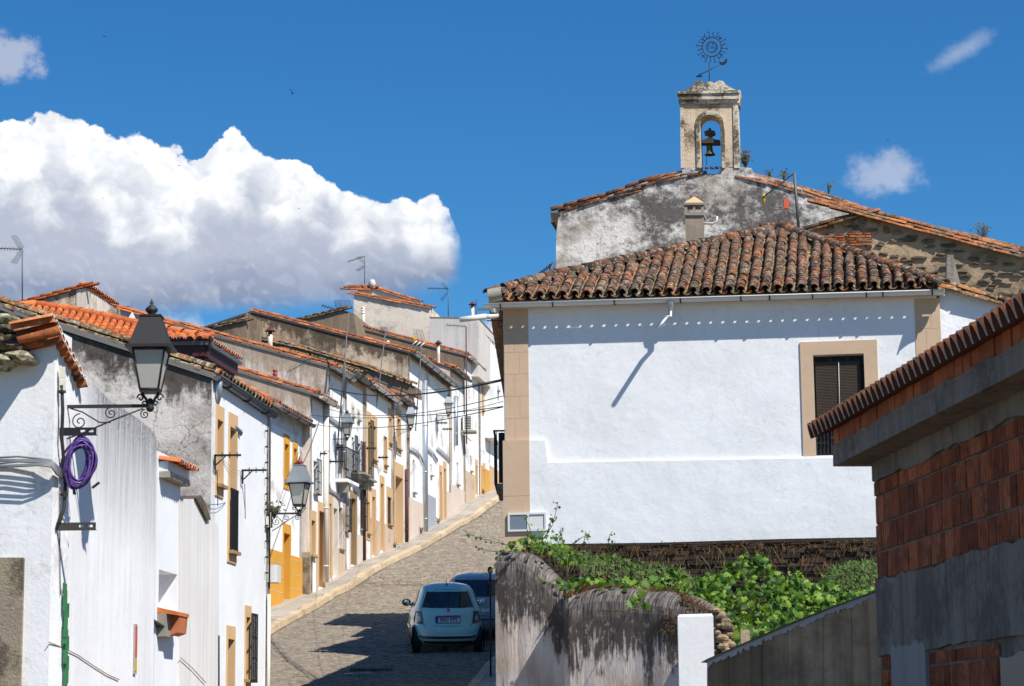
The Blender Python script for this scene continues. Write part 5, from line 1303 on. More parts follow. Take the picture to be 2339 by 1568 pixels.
# soffit and gutter
q = MB(); zf = EL_.z-.14
gl = WH.hit(1120, 697, OV); 
q.prism([EL_+V((.07, .04, -.12)), ER_+V((0, .04, -.12)), WH.pt(tR, zs_+.2, -.1), WH.pt(-.45, zs_+.2, -.1)], V((0, 0, -.04))); q.build('soffit', M['gutter_w'], rootW)
G0 = WH.hit(1107, 696, OV+.12); G1 = WH.hit(2158, 664, OV+.12)
go = gutter(rootW, G0, G1, WH.n, M['gutter_w'], .085, brackets=False)
q = MB()
for x in (1145+0, 1267, 1420-10, 1562, 1700, 1845-80, 1765, 1862, 1983, 2020, 2130):
    q = MB(); c_ = G0.lerp(G1, (x-1107)/(2158-1107)); q.tube([c_+WH.n*math.cos(th)*.097-V((0, 0, U))*math.sin(th)*.097 for th in [math.pi*j/8 for j in range(9)]], .014, 4); q.build('gutter_bracket', M['iron'], rootW, parent=go)
q.build('x', M['iron'], rootW, parent=go) if False else None
c_ = G0.lerp(G1, (1538-1107)/1051)
q = MB(); q.lathe([(.10, 0), (.085, -.10), (.05, -.16), (.05, -.2)], c_-V((0, 0, .05)), 10)
b0 = c_-V((0, 0, .17)); tip = WH.hit(1500, 753, .75)
q.tube([b0, b0-V((.0, 0, .12)), b0.lerp(tip, .25)-V((0, 0, .04)), tip], [.048, .05, .05, .05], 10); q.build('rainwater_spout', M['zinc'], rootW, parent=go)
a0 = G0+V((.15, 0, -.06)); b0 = WH.hit(1137, 722, .3); c0 = WH.hit(1050, 731, .6)
q = MB(); q.lathe([(.09, 0), (.06, -.1)], a0, 10); q.tube([a0-V((0, 0, .06)), WH.hit(1138, 712, .3), b0, WH.hit(1120, 724, .35), WH.hit(1108, 723, .4)], .055, 10); q.tube([WH.hit(1110, 723, .4), c0], .062, 10); q.build('rainwater_spout', M['whitepipe'], rootW, parent=go)
# street side wall and rear
SW = Fac((pa.x+.28, pa.y+16), (pa.x, pa.y))   # n points towards the street (-X)
q = MB(); q.fbox(SW, 0, SW.L-.02, wz0, zs_+.2, -.35, 0); q.build('side_wall', M['white'], rootW)
er = WH.pt(tR, 0, 0); q = MB(); q.obox((er.x-.26, er.y+.12, wz0), V((.25, 0, 0)), V((1.0, 13, 0)), V((0, 0, zs_+.2-wz0))); q.build('far_side_wall', M['white'], rootW)
q = MB()
for k_ in range(4):
    th0 = k_*.9
cb_ = Pu(1140, 735, 51.5); pts_ = []
q.tube([V((pa.x-.02, pa.y+.05, Pu(1150, 731, 51).z)), Pu(1112, 733, 51.3)], .012, 5)
for cc in ((1139, 722, .12), (1143, 743, .09)):
    o_ = Pu(cc[0], cc[1], 51.2); q.tube([o_+V((math.cos(t_)*cc[2]*U*(1-t_/9), 0, math.sin(t_)*cc[2]*U*(1-t_/9))) for t_ in [j*.45 for j in range(16)]], .009, 4)
q.build('scroll_bracket', M['iron'], rootW)
# balcony on the street side
bz = P(1130, 1105, 47).z; rb = MB(); s1_ = SW.L-(47-pa.y); s0_ = s1_-2.2
rb.fbox(SW, s0_, s1_, bz-.12, bz, 0, .52); bo = rb.build('balcony', M['granite'], rootW)
rb = MB(); rb.prism([SW.pt(s1_-.1, bz-.12, 0), SW.pt(s1_-.1, bz-.12, .55), SW.pt(s1_-.1, bz-.2, .4), SW.pt(s1_-.1, bz-.38, .14), SW.pt(s1_-.1, bz-.55, 0)], -SW.t*.3); rb.build('corbel', M['granite'], rootW, parent=bo)
rb = MB()
for i in range(12): t_ = lerp(s0_+.03, s1_-.03, i/11); rb.fbox(SW, t_-.01, t_+.01, bz, bz+1.05, .57, .59)
for i in range(4): rb.fbox(SW, s1_-.04, s1_-.02, bz, bz+1.05, .05+.15*i, .07+.15*i)
rb.fbox(SW, s0_, s1_-.01, bz+1.05, bz+1.08, .55, .61); rb.fbox(SW, s1_-.05, s1_-.01, bz+1.05, bz+1.08, 0, .55); rb.build('iron_railing', M['iron'], rootW, parent=bo)
rb = MB(); rb.fbox(SW, s1_-.10, s1_-.06, bz+.02, bz+1.03, .22, .46); rb.build('black_screen', M['black'], rootW, parent=bo)

# rough white wall to the right of it
WR = Fac((WH.pt(tR, 0).x-.02, WH.pt(tR, 0).y+.02), (WH.pt(tR, 0).x+6, WH.pt(tR, 0).y-.6))
c_ = WR.hit(2200, 800); rootN = thing('annex_house', 'rough white annex wall with crumbling tile coping right of the big corner house', 'house', (c_.x, c_.y, gz(35)))
q = MB(); q.prism([WR.hit(x, y, -.06) for x, y in [(2146, 1250), (2146, 668), (2160, 655), (2190, 662), (2290, 690), (2420, 730), (2420, 1250)]], -WR.n*.4); q.build('wall', M['white_rough'], rootN)
place_tiles(rootN, verge(WR.hit(2400, 724, .05), WR.hit(2185, 660, .05), WR.n, .3, 2, rr=.1), tmm, 40)
q = MB(); q.prism([WR.hit(x, y, -.1) for x, y in [(2161, 664), (2163, 582), (2178, 583), (2180, 664)]], -WR.n*.3); q.build('chimney_stub', M['concrete'], rootN)
q = MB(); q.prism([WR.hit(x, y, -.14) for x, y in [(2178, 590), (2196, 656), (2178, 660)]], -WR.n*.2); q.build('stub_buttress', M['beam'], rootN)

# ================================================================ church gable with bell-cote
CH = front_plane(1272, 560, 66*U, -.15)
c_ = CH.hit(1600, 620); rootC = thing('church', 'old church gable with peeling black-stained limewash under a row of broken tiles', 'church', (c_.x, c_.y, c_.z-8))
q = MB(); q.prism(poly_on(CH, [(1272, 800), (1270, 560), (1273, 500), (1300, 478), (1380, 452), (1440, 428), (1500, 408), (1558, 396), (1558, 384), (1602, 384), (1606, 398), (1640, 398), (1648, 380), (1716, 384), (1726, 402), (1790, 416), (1880, 446), (1960, 474), (2060, 500), (2060, 800)]), -CH.n*.7); q.build('gable_wall', M['church_wall'], rootC)
q = MB(); a_ = [CH.hit(x, y, -.7) for x, y in [(1258, 488), (1558, 402), (1720, 402), (2060, 504)]]
for p1, p2 in ((a_[0], a_[1]), (a_[1], a_[2]), (a_[2], a_[3])): q.prism([p1, p2, p2-V((0, 0, .2)), p1-V((0, 0, .2))], -CH.n*14)
q.build('roof', M['tile_moss'], rootC)
tC_ = get_tile('tile_church', L=.55, w=.26, h=.10, mat=M['tile_worn'])
vt = []
for pa_, pb_ in (((1257, 481), (1400, 442)), ((1400, 442), (1470, 416)), ((1470, 416), (1557, 397))): vt += verge(CH.hit(*pa_, .0), CH.hit(*pb_, .0), CH.n, .42, 3, rr=.06, off=-.14)
for pa_, pb_ in (((1990, 484), (1880, 447)), ((1880, 447), (1790, 420)), ((1790, 420), (1728, 405))): vt += verge(CH.hit(*pa_, .0), CH.hit(*pb_, .0), CH.n, .42, 3, rr=.06, off=-.14)
place_tiles(rootC, vt, tC_, 150, name='verge_tile')
q = MB(); q.prism(poly_on(CH, [(1256, 486), (1272, 520), (1276, 488)], .05), -CH.n*.5); q.build('eave_timber', M['wood_dark'], rootC)
# bell-cote
rootB = thing('bell_cote', 'narrow weathered plaster bell-cote with arched opening on top of the church gable', 'bell tower', CH.hit(1622, 384))
def cp(x, y, o=0): return CH.hit(x, y, o)
th = .62
q = MB()
ax0, ax1, ayt = 1599, 1644, 283   # arch opening: springing at y=283, top at 264
q.prism([cp(x, y) for x, y in [(1559, 384), (1554, 236), (1682, 232), (1688, 384), (1648, 384), (1646, 300), (1644, ayt), (1640, 273), (1632, 266), (1621, 263), (1610, 266), (1602, 274), (1598.5, ayt), (1600, 300), (1602, 384)]], -CH.n*th)
q.build('belfry_wall', M['belfry'], rootB)
q = MB()
arc = [(1599.5-0, 384), (1598.5, 300), (1597.5, ayt), (1601, 273), (1609, 265), (1621, 262), (1633, 265), (1641, 272), (1645, ayt), (1647, 300), (1649, 384)]
arco = [(1592, 384), (1590, 300), (1589, ayt-1), (1593, 267), (1604, 256), (1621, 252), (1638, 256), (1649, 267), (1653, ayt-1), (1655, 300), (1657, 384)]
for i in range(len(arc)-1): q.prism([cp(*arc[i], .04), cp(*arc[i+1], .04), cp(*arco[i+1], .04), cp(*arco[i], .04)], -CH.n*.05)
q.build('arch_moulding', M['belfry_trim'], rootB)
q = MB(); q.prism([cp(x, y, .03) for x, y in [(1677, 384), (1674, 236), (1685, 236), (1690, 384)]], -CH.n*(th+.06)); q.prism([cp(x, y, .02) for x, y in [(1555, 384), (1553.5, 236), (1561, 236), (1563, 384)]], -CH.n*.1); q.build('edge_pilaster', M['belfry_trim'], rootB)
q = MB(); q.prism([cp(x, y, .06) for x, y in [(1551, 238), (1550, 228), (1688, 226), (1689, 235)]], -CH.n*(th+.12)); q.prism([cp(x, y, .12) for x, y in [(1550, 228), (1546, 215), (1690, 212), (1688, 226)]], -CH.n*(th+.24)); q.prism([cp(x, y, .16) for x, y in [(1546, 215), (1545, 209), (1691, 206), (1690, 212)]], -CH.n*(th+.32)); q.build('cornice', M['belfry_trim'], rootB)
q = MB(); q.prism([cp(x, y, -.05) for x, y in [(1562, 208), (1575, 201), (1583, 194), (1589, 187), (1596, 184), (1603, 186), (1608, 190), (1615, 187), (1621, 186), (1627, 188), (1632, 191), (1637, 186), (1644, 184), (1651, 186), (1658, 193), (1668, 199), (1680, 206)]], -CH.n*(th-.1)); q.build('pediment', M['belfry_trim'], rootB)
tcx = get_tile('tile_bellsill', L=.5, w=.24, h=.09, mat=M['tile_moss'])
place_tiles(rootB, [frame_m(cp(x, 388, .08), V((0, 1, .3)), V((0, -.3, 1))) for x in (1609, 1621, 1633, 1643)], tcx, 4, name='sill_tile')
# bell with yoke
rb = cp(1621, 345, -.3); sB = 66/5400
bell = thing('church_bell', 'green bronze bell hanging from a dark yoke in the arch', 'bell', rb)
q = MB(); prof = [(0, 0), (.07, 0), (.075, -.06), (.085, -.22), (.10, -.28), (.14, -.33), (.165, -.355), (.15, -.355), (.10, -.28), (0, -.25)]
q.lathe([(r*1.0, z*1.0) for r, z in prof], cp(1621, 327, -.3), 18); q.build('bell_body', M['bronze'], bell)
q = MB(); q.prism([cp(x, y, -.12) for x, y in [(1601, 327), (1600, 322), (1610, 318), (1617, 315), (1626, 315), (1633, 319), (1644, 320), (1644, 327)]], -CH.n*.35); q.prism([cp(x, y, -.18) for x, y in [(1617, 316), (1617, 308), (1609, 307), (1608, 302), (1613, 298), (1618, 298), (1618, 293), (1624, 293), (1624, 298), (1632, 299), (1634, 304), (1632, 307), (1626, 309), (1628, 316)]], -CH.n*.2); q.build('yoke', M['wood_dark'], bell)
q = MB(); q.tube([cp(1614, 330, -.2), cp(1614, 378, -.2)], .008, 4); q.tube([cp(1610, 331, -.2), cp(1617, 330, -.2)], .01, 4); q.build('pull_rope', M['iron'], bell)
# weather vane: ring sun, rays, arrow
rv = cp(1620, 186, -.3); vane = thing('weather_vane', 'wrought iron sun-shaped weather vane with rays and an arrow above the bell-cote', 'weather vane', rv)
q = MB(); q.tube([rv-V((0, 0, .1)), cp(1620, 143, -.3)], .014, 6); q.build('pole', M['iron'], vane)
def cpv(x, y): return cp(x, y, -.3)
cxv, cyv = 1626, 108
q = MB()
for rr, w in ((21.5, .014), (10.5, .009)): q.tube([cpv(cxv+rr*math.cos(a), cyv+rr*math.sin(a)) for a in [2*math.pi*i/28 for i in range(28)]], w, 5, closed=True)
for i in range(24):
    a = 2*math.pi*i/24; q.tube([cpv(cxv+11*math.cos(a), cyv+11*math.sin(a)), cpv(cxv+16*math.cos(a), cyv+16*math.sin(a))], [.012, .004], 4)
q.build('sun_ring', M['iron'], vane)
q = MB()
for i in range(20):
    a = 2*math.pi*i/20+.1; c_, s_ = math.cos(a), math.sin(a)
    if i % 5 == 2:
        for sg in (-1, 1): q.tube([cpv(cxv+(26+4*math.sin(t_))*c_-sg*5*math.sin(t_/1.6)*s_, cyv+(26+4*math.sin(t_)+t_)*s_*1.0+sg*5*math.sin(t_/1.6)*c_) for t_ in [j*.5 for j in range(9)]], .008, 4)
        q.tube([cpv(cxv+22*c_, cyv+22*s_), cpv(cxv+37*c_, cyv+37*s_)], [.012, .004], 4)
    elif i % 2: q.tube([cpv(cxv+r_*c_-1.6*math.sin((r_-22)*.6)*s_, cyv+r_*s_+1.6*math.sin((r_-22)*.6)*c_) for r_ in range(22, 35, 1)], .011, 4)
    else:
        q.tube([cpv(cxv+22*c_, cyv+22*s_), cpv(cxv+34*c_, cyv+34*s_)], [.014, .006], 4)
        for sg in (-1, 0, 1): q.tube([cpv(cxv+33*c_, cyv+33*s_), cpv(cxv+36.5*c_-sg*2.6*s_, cyv+36.5*s_+sg*2.6*c_)], .007, 4)
q.build('rays', M['iron'], vane)
q = MB(); 
for ptsx in ([(1618, 108), (1618, 104), (1623, 104), (1623, 108), (1618, 112), (1623, 113)], [(1626, 103), (1626, 113)], [(1626, 108), (1630, 108)], [(1630, 102), (1630, 113)], [(1634, 104), (1633, 113)], [(1628, 98), (1628, 103)], [(1626, 100), (1631, 100)]): q.tube([cpv(*p_) for p_ in ptsx], .008, 4)
q.build('monogram', M['iron'], vane)
q = MB(); q.tube([cpv(1590, 176), cpv(1649, 146)], .011, 5)
q.prism([cpv(x, y) for x, y in [(1589, 177), (1600, 168), (1603, 170), (1598, 173), (1605, 173), (1604, 176)]], -CH.n*.012); q.prism([cpv(x, y) for x, y in [(1641, 140), (1646, 142), (1653, 143), (1658, 134), (1661, 135), (1660, 143), (1654, 149), (1646, 149)]], -CH.n*.012); q.build('arrow', M['iron'], vane)

# stone annex of the church (right)
ST = front_plane(1950, 560, 60*U, -.15)
c_ = ST.hit(2100, 680); rootS = thing('stone_barn', 'rubble stone gable with crumbling mortar and a long tile verge running to the right', 'building', (c_.x, c_.y, c_.z-8))
gp = [(1790, 800), (1800, 548), (1836, 530), (1900, 508), (1975, 490), (2060, 512), (2150, 536), (2250, 560), (2420, 604), (2420, 820)]
q = MB(); q.prism(poly_on(ST, gp), -ST.n*.6); q.build('wall', M['mortar'], rootS)
rs = random.Random(12); stones = []
row = 500
zt_ = 505; 
while zt_ < 705:
    x = 1800+rs.uniform(0, 20); hgt = rs.uniform(7, 13)
    while x < 2400:
        w = rs.uniform(16, 52); yy_ = zt_+(x-1800)*.075+rs.uniform(-5, 5)
        if inpoly(x+w/2, yy_, gp) and inpoly(x, yy_-6, gp) and inpoly(x+w, yy_-6, gp) and rs.random() < .62:
            stones.append((x, yy_, w*rs.uniform(.7, .95), hgt*rs.uniform(.55, .95)))
        x += w
    zt_ += hgt*1.0
for (x, y, w, h_) in stones[:290]:
    n = 7; pts_ = []
    for i in range(n):
        a = 2*math.pi*i/n; pts_.append(ST.hit(x+w/2+w/2*math.copysign(abs(math.cos(a))**.7, math.cos(a))*rs.uniform(.8, 1.05), y+h_/2*math.copysign(abs(math.sin(a))**.8, math.sin(a))*rs.uniform(.75, 1.1), rs.uniform(.02, .07)))
    ctr = sum((p_ for p_ in pts_), V())/n; ctr += ST.n*rs.uniform(.0, .03); qq = MB()
    vs_ = pts_+[ctr]+[p_-ST.n*.1 for p_ in pts_]
    fs_ = [(i, (i+1) % n, n) for i in range(n)]+[(n+1+i, n+1+(i+1) % n, (i+1) % n, i) for i in range(n)]
    qq.mesh(vs_, fs_); qq.build('rubble_stone', M['rubble'], rootS)
for r_ in range(0):
    yy0 = 516+r_*6.6
    x = 2046-160; 
    bx = 1882+r_*(-4) 
    for k_ in range(6):
        xa = 1945+172-80+k_*0
for (xa, xb, ya, yb_, rows_, cols) in ((1935, 2010-20, 513+18, 562-0, 5, 3), (1992-138, 1920+10, 538, 556, 3, 3)):
    for r_ in range(rows_):
        for k_ in range(cols):
            x0 = lerp(xa, xb, (k_+(.3 if r_ % 2 else 0))/cols); x1 = min(lerp(xa, xb, (k_+1+(.3 if r_ % 2 else 0))/cols)-1.5, xb); y0 = lerp(ya, yb_, r_/rows_)
            if x1-x0 < 4: continue
            qq = MB(); qq.prism([ST.hit(x0, y0, .06+rs.uniform(0, .03)), ST.hit(x1, y0+.5, .06), ST.hit(x1, y0+(yb_-ya)/rows_-1.5, .06), ST.hit(x0, y0+(yb_-ya)/rows_-1.8, .06)], -ST.n*.1); qq.build('brick', M['brick_or'], rootS)
vt = verge(ST.hit(1838, 527, .1), ST.hit(1978, 486, .1), ST.n, .42, 2, rr=.05)+verge(ST.hit(2420, 600, .1), ST.hit(1978, 484, .1), ST.n, .42, 3, rr=.04)+verge(ST.hit(2420, 592, -.3), ST.hit(1900, 468, -.3), ST.n, .42, 2, rr=.04)
place_tiles(rootS, vt, tC_, 200, name='verge_tile')
# brick chimney of the corner house
CM = front_plane(1586, 520, 57*U, -.15)
c_ = CM.hit(1586, 565); rootK = thing('chimney', 'plastered chimney with pyramid cap and open vents in front of the church gable', 'chimney', c_)
q = MB(); q.prism([CM.hit(x, y) for x, y in [(1567, 600), (1565, 492), (1606, 492), (1606, 600)]], -CM.n*.45); q.build('shaft', M['stain_tan2'] if 'stain_tan2' in M else plaster('chimney_render', (.30, .25, .19), streak=.5, streakcol=(.14, .11, .08), patch=.5, bstr=.6), rootK)
q = MB(); q.prism([CM.hit(x, y, .04) for x, y in [(1563, 492), (1563, 485), (1608, 485), (1608, 492)]], -CM.n*.53)
for xa, xb in ((1563, 1570), (1583, 1588), (1601, 1608)): q.prism([CM.hit(x, y, .03) for x, y in [(xa, 485), (xa, 468), (xb, 468), (xb, 485)]], -CM.n*.08); q.prism([CM.hit(x, y, -.38) for x, y in [(xa, 485), (xa, 468), (xb, 468), (xb, 485)]], -CM.n*.08)
q.prism([CM.hit(x, y, .06) for x, y in [(1562, 468), (1562, 463), (1609, 463), (1609, 468)]], -CM.n*.57)
q.build('vented_head', M['beam'], rootK)
q = MB(); b4 = [CM.hit(1563, 463, .05), CM.hit(1608, 463, .05), CM.hit(1608, 463, -.5), CM.hit(1563, 463, -.5)]; apx = CM.hit(1586, 449, -.2)
q.mesh(b4+[apx], [(0, 1, 4), (1, 2, 4), (2, 3, 4), (3, 0, 4)]); q.build('cap', M['tan'], rootK)
q = MB(); q.tube([CM.hit(1607, 511, -.1), CM.hit(1628, 511, -.1), CM.hit(1637, 507, -.1), CM.hit(1638, 495, -.1)], .03, 6); q.build('side_pipe', M['whitepipe'], rootK)

# ================================================================ unfinished brick building, right foreground
pb = Pu(2000, 1100, 26.0); BR = Fac((pb.x, pb.y), (pb.x+.096*10, pb.y-10))
rootR = thing('brick_building', 'unfinished hollow-brick building in shade with concrete beam and bright orange eave tiles', 'building', (pb.x, pb.y, gz(19)))
LW = 6.2
zt0 = BR.hit(1999, 1057).z; zb0 = gz(17)-2.5
q = MB(); q.fbox(BR, 0, LW, zb0, zt0, -.4, 0); q.build('wall_core', M['concrete'], rootR)
def bz_(x, y): return BR.hit(x, y).z
zr1 = bz_(2008, 1101); zr0 = bz_(2013, 1324); zc0 = bz_(2010, 1500)
def hollow_brick(t0, t1, z0, z1, o):
    qq = MB(); n = 4; prof_ = []
    for i in range(n):
        a = lerp(t0, t1, i/n); b = lerp(t0, t1, (i+1)/n); w = (b-a)
        prof_ += [(a+.003, o), (a+w*.78, o), (a+w*.84, o-.013), (b, o-.013)]
    prof_[-1] = (t1-.001, o-.013)
    lo = [BR.pt(t, z0, q_) for t, q_ in prof_]; hi = [BR.pt(t, z1, q_) for t, q_ in prof_]; m_ = len(lo)
    fs_ = [(i, i+1, m_+i+1, m_+i) for i in range(m_-1)]
    bl, bh = [BR.pt(t0, z0, -.02), BR.pt(t1, z0, -.02)], [BR.pt(t0, z1, -.02), BR.pt(t1, z1, -.02)]
    vs_ = lo+hi+bl+bh; fs_ += [(m_-1, 2*m_+1, 2*m_+3, 2*m_-1), (2*m_, 0, m_, 2*m_+2), tuple([m_+i for i in range(m_)]+[2*m_+3, 2*m_+2])]
    qq.mesh(vs_, fs_); qq.build('hollow_brick', M['brick'], rootR)
rb_ = random.Random(21)
def brick_rows(z0, z1, t_from, t_to, h=.222, exclude=None, wd=(.30, .48)):
    z = z0; r_ = 0
    while z < z1-.06:
        zz = min(z+h-.018+rb_.uniform(-.003, .003), z1); t = t_from+(.0 if r_ % 2 else -.2)
        while t < t_to:
            w = rb_.choice([.25, .25, .17, .13]); a, b = max(t, t_from), min(t+w-.014, t_to)
            if b-a > .05 and not (exclude and exclude(a, b, z)): hollow_brick(a, b, z, zz, .022+rb_.uniform(-.006, .008))
            t += w
        z += h; r_ += 1
brick_rows(zr0, zr1, .02, LW)
pt0 = BR.tz(2045, 1500)[0]; pt1 = BR.tz(2124, 1500)[0]
brick_rows(zc0-1.0, zc0, .02, pt0-.02); brick_rows(zc0-1.0, zc0-.03, pt1+.02, BR.tz(2290, 1500)[0])
def ragged(q, t0, t1, zlo, zhi, o, amp_lo, amp_hi, seed, n=60):
    rr = random.Random(seed); lo, hi = [], []; a = b = 0
    for i in range(n+1):
        a = a*.6+rr.uniform(-1, 1)*amp_lo; b = b*.6+rr.uniform(-1, 1)*amp_hi; t = lerp(t0, t1, i/n); lo.append((t, zlo+a)); hi.append((t, zhi+b))
    for i in range(n):
        q.hexa([BR.pt(lo[i][0], lo[i][1], -.01), BR.pt(lo[i+1][0], lo[i+1][1], -.01), BR.pt(lo[i+1][0], lo[i+1][1], o), BR.pt(lo[i][0], lo[i][1], o), BR.pt(hi[i][0], hi[i][1], -.01), BR.pt(hi[i+1][0], hi[i+1][1], -.01), BR.pt(hi[i+1][0], hi[i+1][1], o), BR.pt(hi[i][0], hi[i][1], o)])
q = MB(); ragged(q, 0, LW, zc0, zr0, .045, .009, .022, 1); q.build('cement_band', M['concrete'], rootR)
q = MB(); ragged(q, 0, LW, zr1, zt0, .04, .018, .0, 2); q.build('cement_band', M['concrete'], rootR)
q = MB(); ragged(q, pt0, pt1, zc0-1.4, zc0+.06, .05, .0, .03, 3, 12); q.build('mortar_patch', M['concrete_l'], rootR)
q = MB(); ragged(q, BR.tz(2292, 1500)[0], LW, zc0-1.4, zc0-.1, .035, 0, .03, 4, 20); q.build('boarded_panel', M['zinc_dark'], rootR)
# overhanging beam, brick course, eave tiles
oB = .40
zf0 = BR.hit(1919, 1058, oB).z; zf1 = BR.hit(1919, 1010, oB).z; zf2 = BR.hit(1914, 975, oB).z
q = MB(); q.fbox(BR, -.22, LW, zf0, zf1, -.3, oB); q.build('beam', M['concrete'], rootR)
t = -.22; k_ = 0
while t < LW:
    w = rb_.uniform(.172, .182); qq = MB(); o_ = oB-.02+rb_.uniform(-.012, .006); zl = zf1+.002
    qq.fbox(BR, t, t+w-.010, zl, zf2, oB-.3, o_)
    qq.build('brick', M['brick_or'], rootR); t += w
q = MB(); q.fbox(BR, -.20, LW, zf1, zf2-.01, oB-.4, oB-.05); q.build('course_backing', M['concrete'], rootR)
q = MB(); ragged(q, -.22, LW, zf1-.02, zf1+.012, oB+.004, .0, .012, 7, 90); q.build('mortar_smear', M['concrete'], rootR)
zt_e = BR.hit(1881, 986, oB+.20).z
upB = (-BR.n+V((0, 0, .34*U))).normalized(); pB = .150
M['tile_inner'] = simple('painted_shade_underside', (.13, .05, .025), .9, 0, .5, 30, .4)  # dark brown stands in for the shade inside the hollow tile ends
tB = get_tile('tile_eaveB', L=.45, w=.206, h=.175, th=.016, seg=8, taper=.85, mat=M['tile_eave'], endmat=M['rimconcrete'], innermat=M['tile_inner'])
tB2 = get_tile('tile_fieldB', L=.45, w=.205, h=.15, th=.014, taper=.85, mat=M['tile_eave'])
msB, msB2 = [], []
nB = BR.t.cross(upB); nB = nB if nB.z > 0 else -nB
for i in range(int((LW+.2)/pB)):
    o = BR.pt(-.29+i*pB, zt_e, oB+.20); msB.append(frame_m(o, upB, nB))
    for j in range(1, 5): msB2.append(jit(frame_m(o+upB*(.26*j)+nB*.007, upB, nB), .01, .003))
    for j in range(0, 5): msB2.append(jit(frame_m(o+BR.t*pB/2+upB*(.26*j+.24)+nB*.0, upB, -nB), .01, .003))
rfB = MB(); rfB.prism([BR.pt(-.22, zt_e+.02, oB-.08), BR.pt(LW, zt_e+.02, oB-.08), BR.pt(LW, zt_e-.03+(oB+7)*.34*U, -7), BR.pt(-.25, zt_e-.03+(oB+7)*.34*U, -7)], V((0, 0, -.06))); rfo = rfB.build('roof', M['wood_dark'], rootR)
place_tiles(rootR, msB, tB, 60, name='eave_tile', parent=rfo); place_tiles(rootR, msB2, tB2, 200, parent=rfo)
q = MB(); q.prism([BR.pt(0, zb0, -7), BR.pt(0, zb0, -.38), BR.pt(0, zt_e, -.38), BR.pt(0, zt_e-.15+7*.34*U, -7)], BR.t*.25); q.prism([BR.pt(LW-.3, zb0, -7), BR.pt(LW-.3, zb0, -.38), BR.pt(LW-.3, zt_e, -.38), BR.pt(LW-.3, zt_e-.15+7*.34*U, -7)], BR.t*.25); q.build('end_wall', M['concrete'], rootR)

# sloping shuttered concrete wall
CWa = Pu(1615, 1510, 27.6); CWb = Pu(2012, 1350, 26.4); CW = Fac((CWa.x, CWa.y), (CWb.x, CWb.y))
rootQ = thing('concrete_wall', 'brown shuttered concrete wall rising to the right in the shade of the brick building', 'wall', (CWa.x, CWa.y, gz(27)))
topq = [(1615, 1509), (1700, 1471), (1800, 1428), (1900, 1388), (2014, 1347)]
xs_q = [1615, 1665, 1718, 1740, 1800, 1880, 1945, 2014]
def ytop(x): return float(np.interp(x, [a for a, _ in topq], [b for _, b in topq]))
for i in range(len(xs_q)-1):
    a, b = xs_q[i], xs_q[i+1]; qq = MB(); off = [.0, .008, .014, .003, .010, .0, .007][i]
    qq.prism([CW.hit(a, 1760, off), CW.hit(b-.8, 1760, off), CW.hit(b-.8, ytop(b)+1, off), CW.hit(a, ytop(a)+1, off)], -CW.n*.2); qq.build('shuttering_panel', M['concrete_brown'], rootQ)
q = MB(); rr_ = random.Random(6); n = 70; pts_ = []
for i in range(n):
    x0, x1 = lerp(1615, 2014, i/n), lerp(1615, 2014, (i+1)/n); d0 = 13+rr_.uniform(-4, 6); d1 = d0+rr_.uniform(-2, 2)
    q.prism([CW.hit(x0, ytop(x0)+.5, .02), CW.hit(x1, ytop(x1)+.5, .02), CW.hit(x1, ytop(x1)+d1, .02), CW.hit(x0, ytop(x0)+d0, .02)], -CW.n*.05)
q.build('cement_rim', M['rimconcrete'], rootQ)
q = MB(); q.prism([CW.hit(1600, 1514, .05), CW.hit(1615, 1505.5, .05)]+[CW.hit(x, ytop(x)-3, .05) for x in (1700, 1800, 1900, 2014)]+[CW.hit(x, ytop(x)+.2, .05) for x in (2014, 1900, 1800, 1700, 1618)], -CW.n*.3); q.build('capping', M['concrete'], rootQ)

# white gate pillar
gp_ = Pu(1590, 1450, 29.5); PL = Fac((gp_.x-1, gp_.y+.05), (gp_.x+1, gp_.y-.05))
t0, z1 = PL.tz(1548, 1404); t1, _ = PL.tz(1629, 1403)
q = MB(); 
q.obox(PL.pt(t0, gz(21)-1, 0), PL.t*(t1-t0), -PL.n*.38, V((0, 0, z1-gz(21)+1-.02))); q.hexa([PL.pt(t0, z1-.02, 0), PL.pt(t1, z1-.02, 0), PL.pt(t1, z1-.02, -.38), PL.pt(t0, z1-.02, -.38), PL.pt(t0+.012, z1, -.012), PL.pt(t1-.012, z1+.004, -.012), PL.pt(t1-.012, z1+.004, -.36), PL.pt(t0+.012, z1, -.36)])
tagm('gate_pillar', q, M['white'], 'plain whitewashed square pillar at the end of the garden wall', 'pillar', gp_)
q = MB(); a_ = Pu(1703, 1470, 28.6); q.box(a_.x-.04, a_.x+.04, a_.y, a_.y+.09, a_.z-1.0, Pu(1703, 1439, 28.6).z)
tagm('timber_post', q, M['stain_tan'], 'short pinkish timber stub standing behind the sloping concrete wall', 'post', a_)

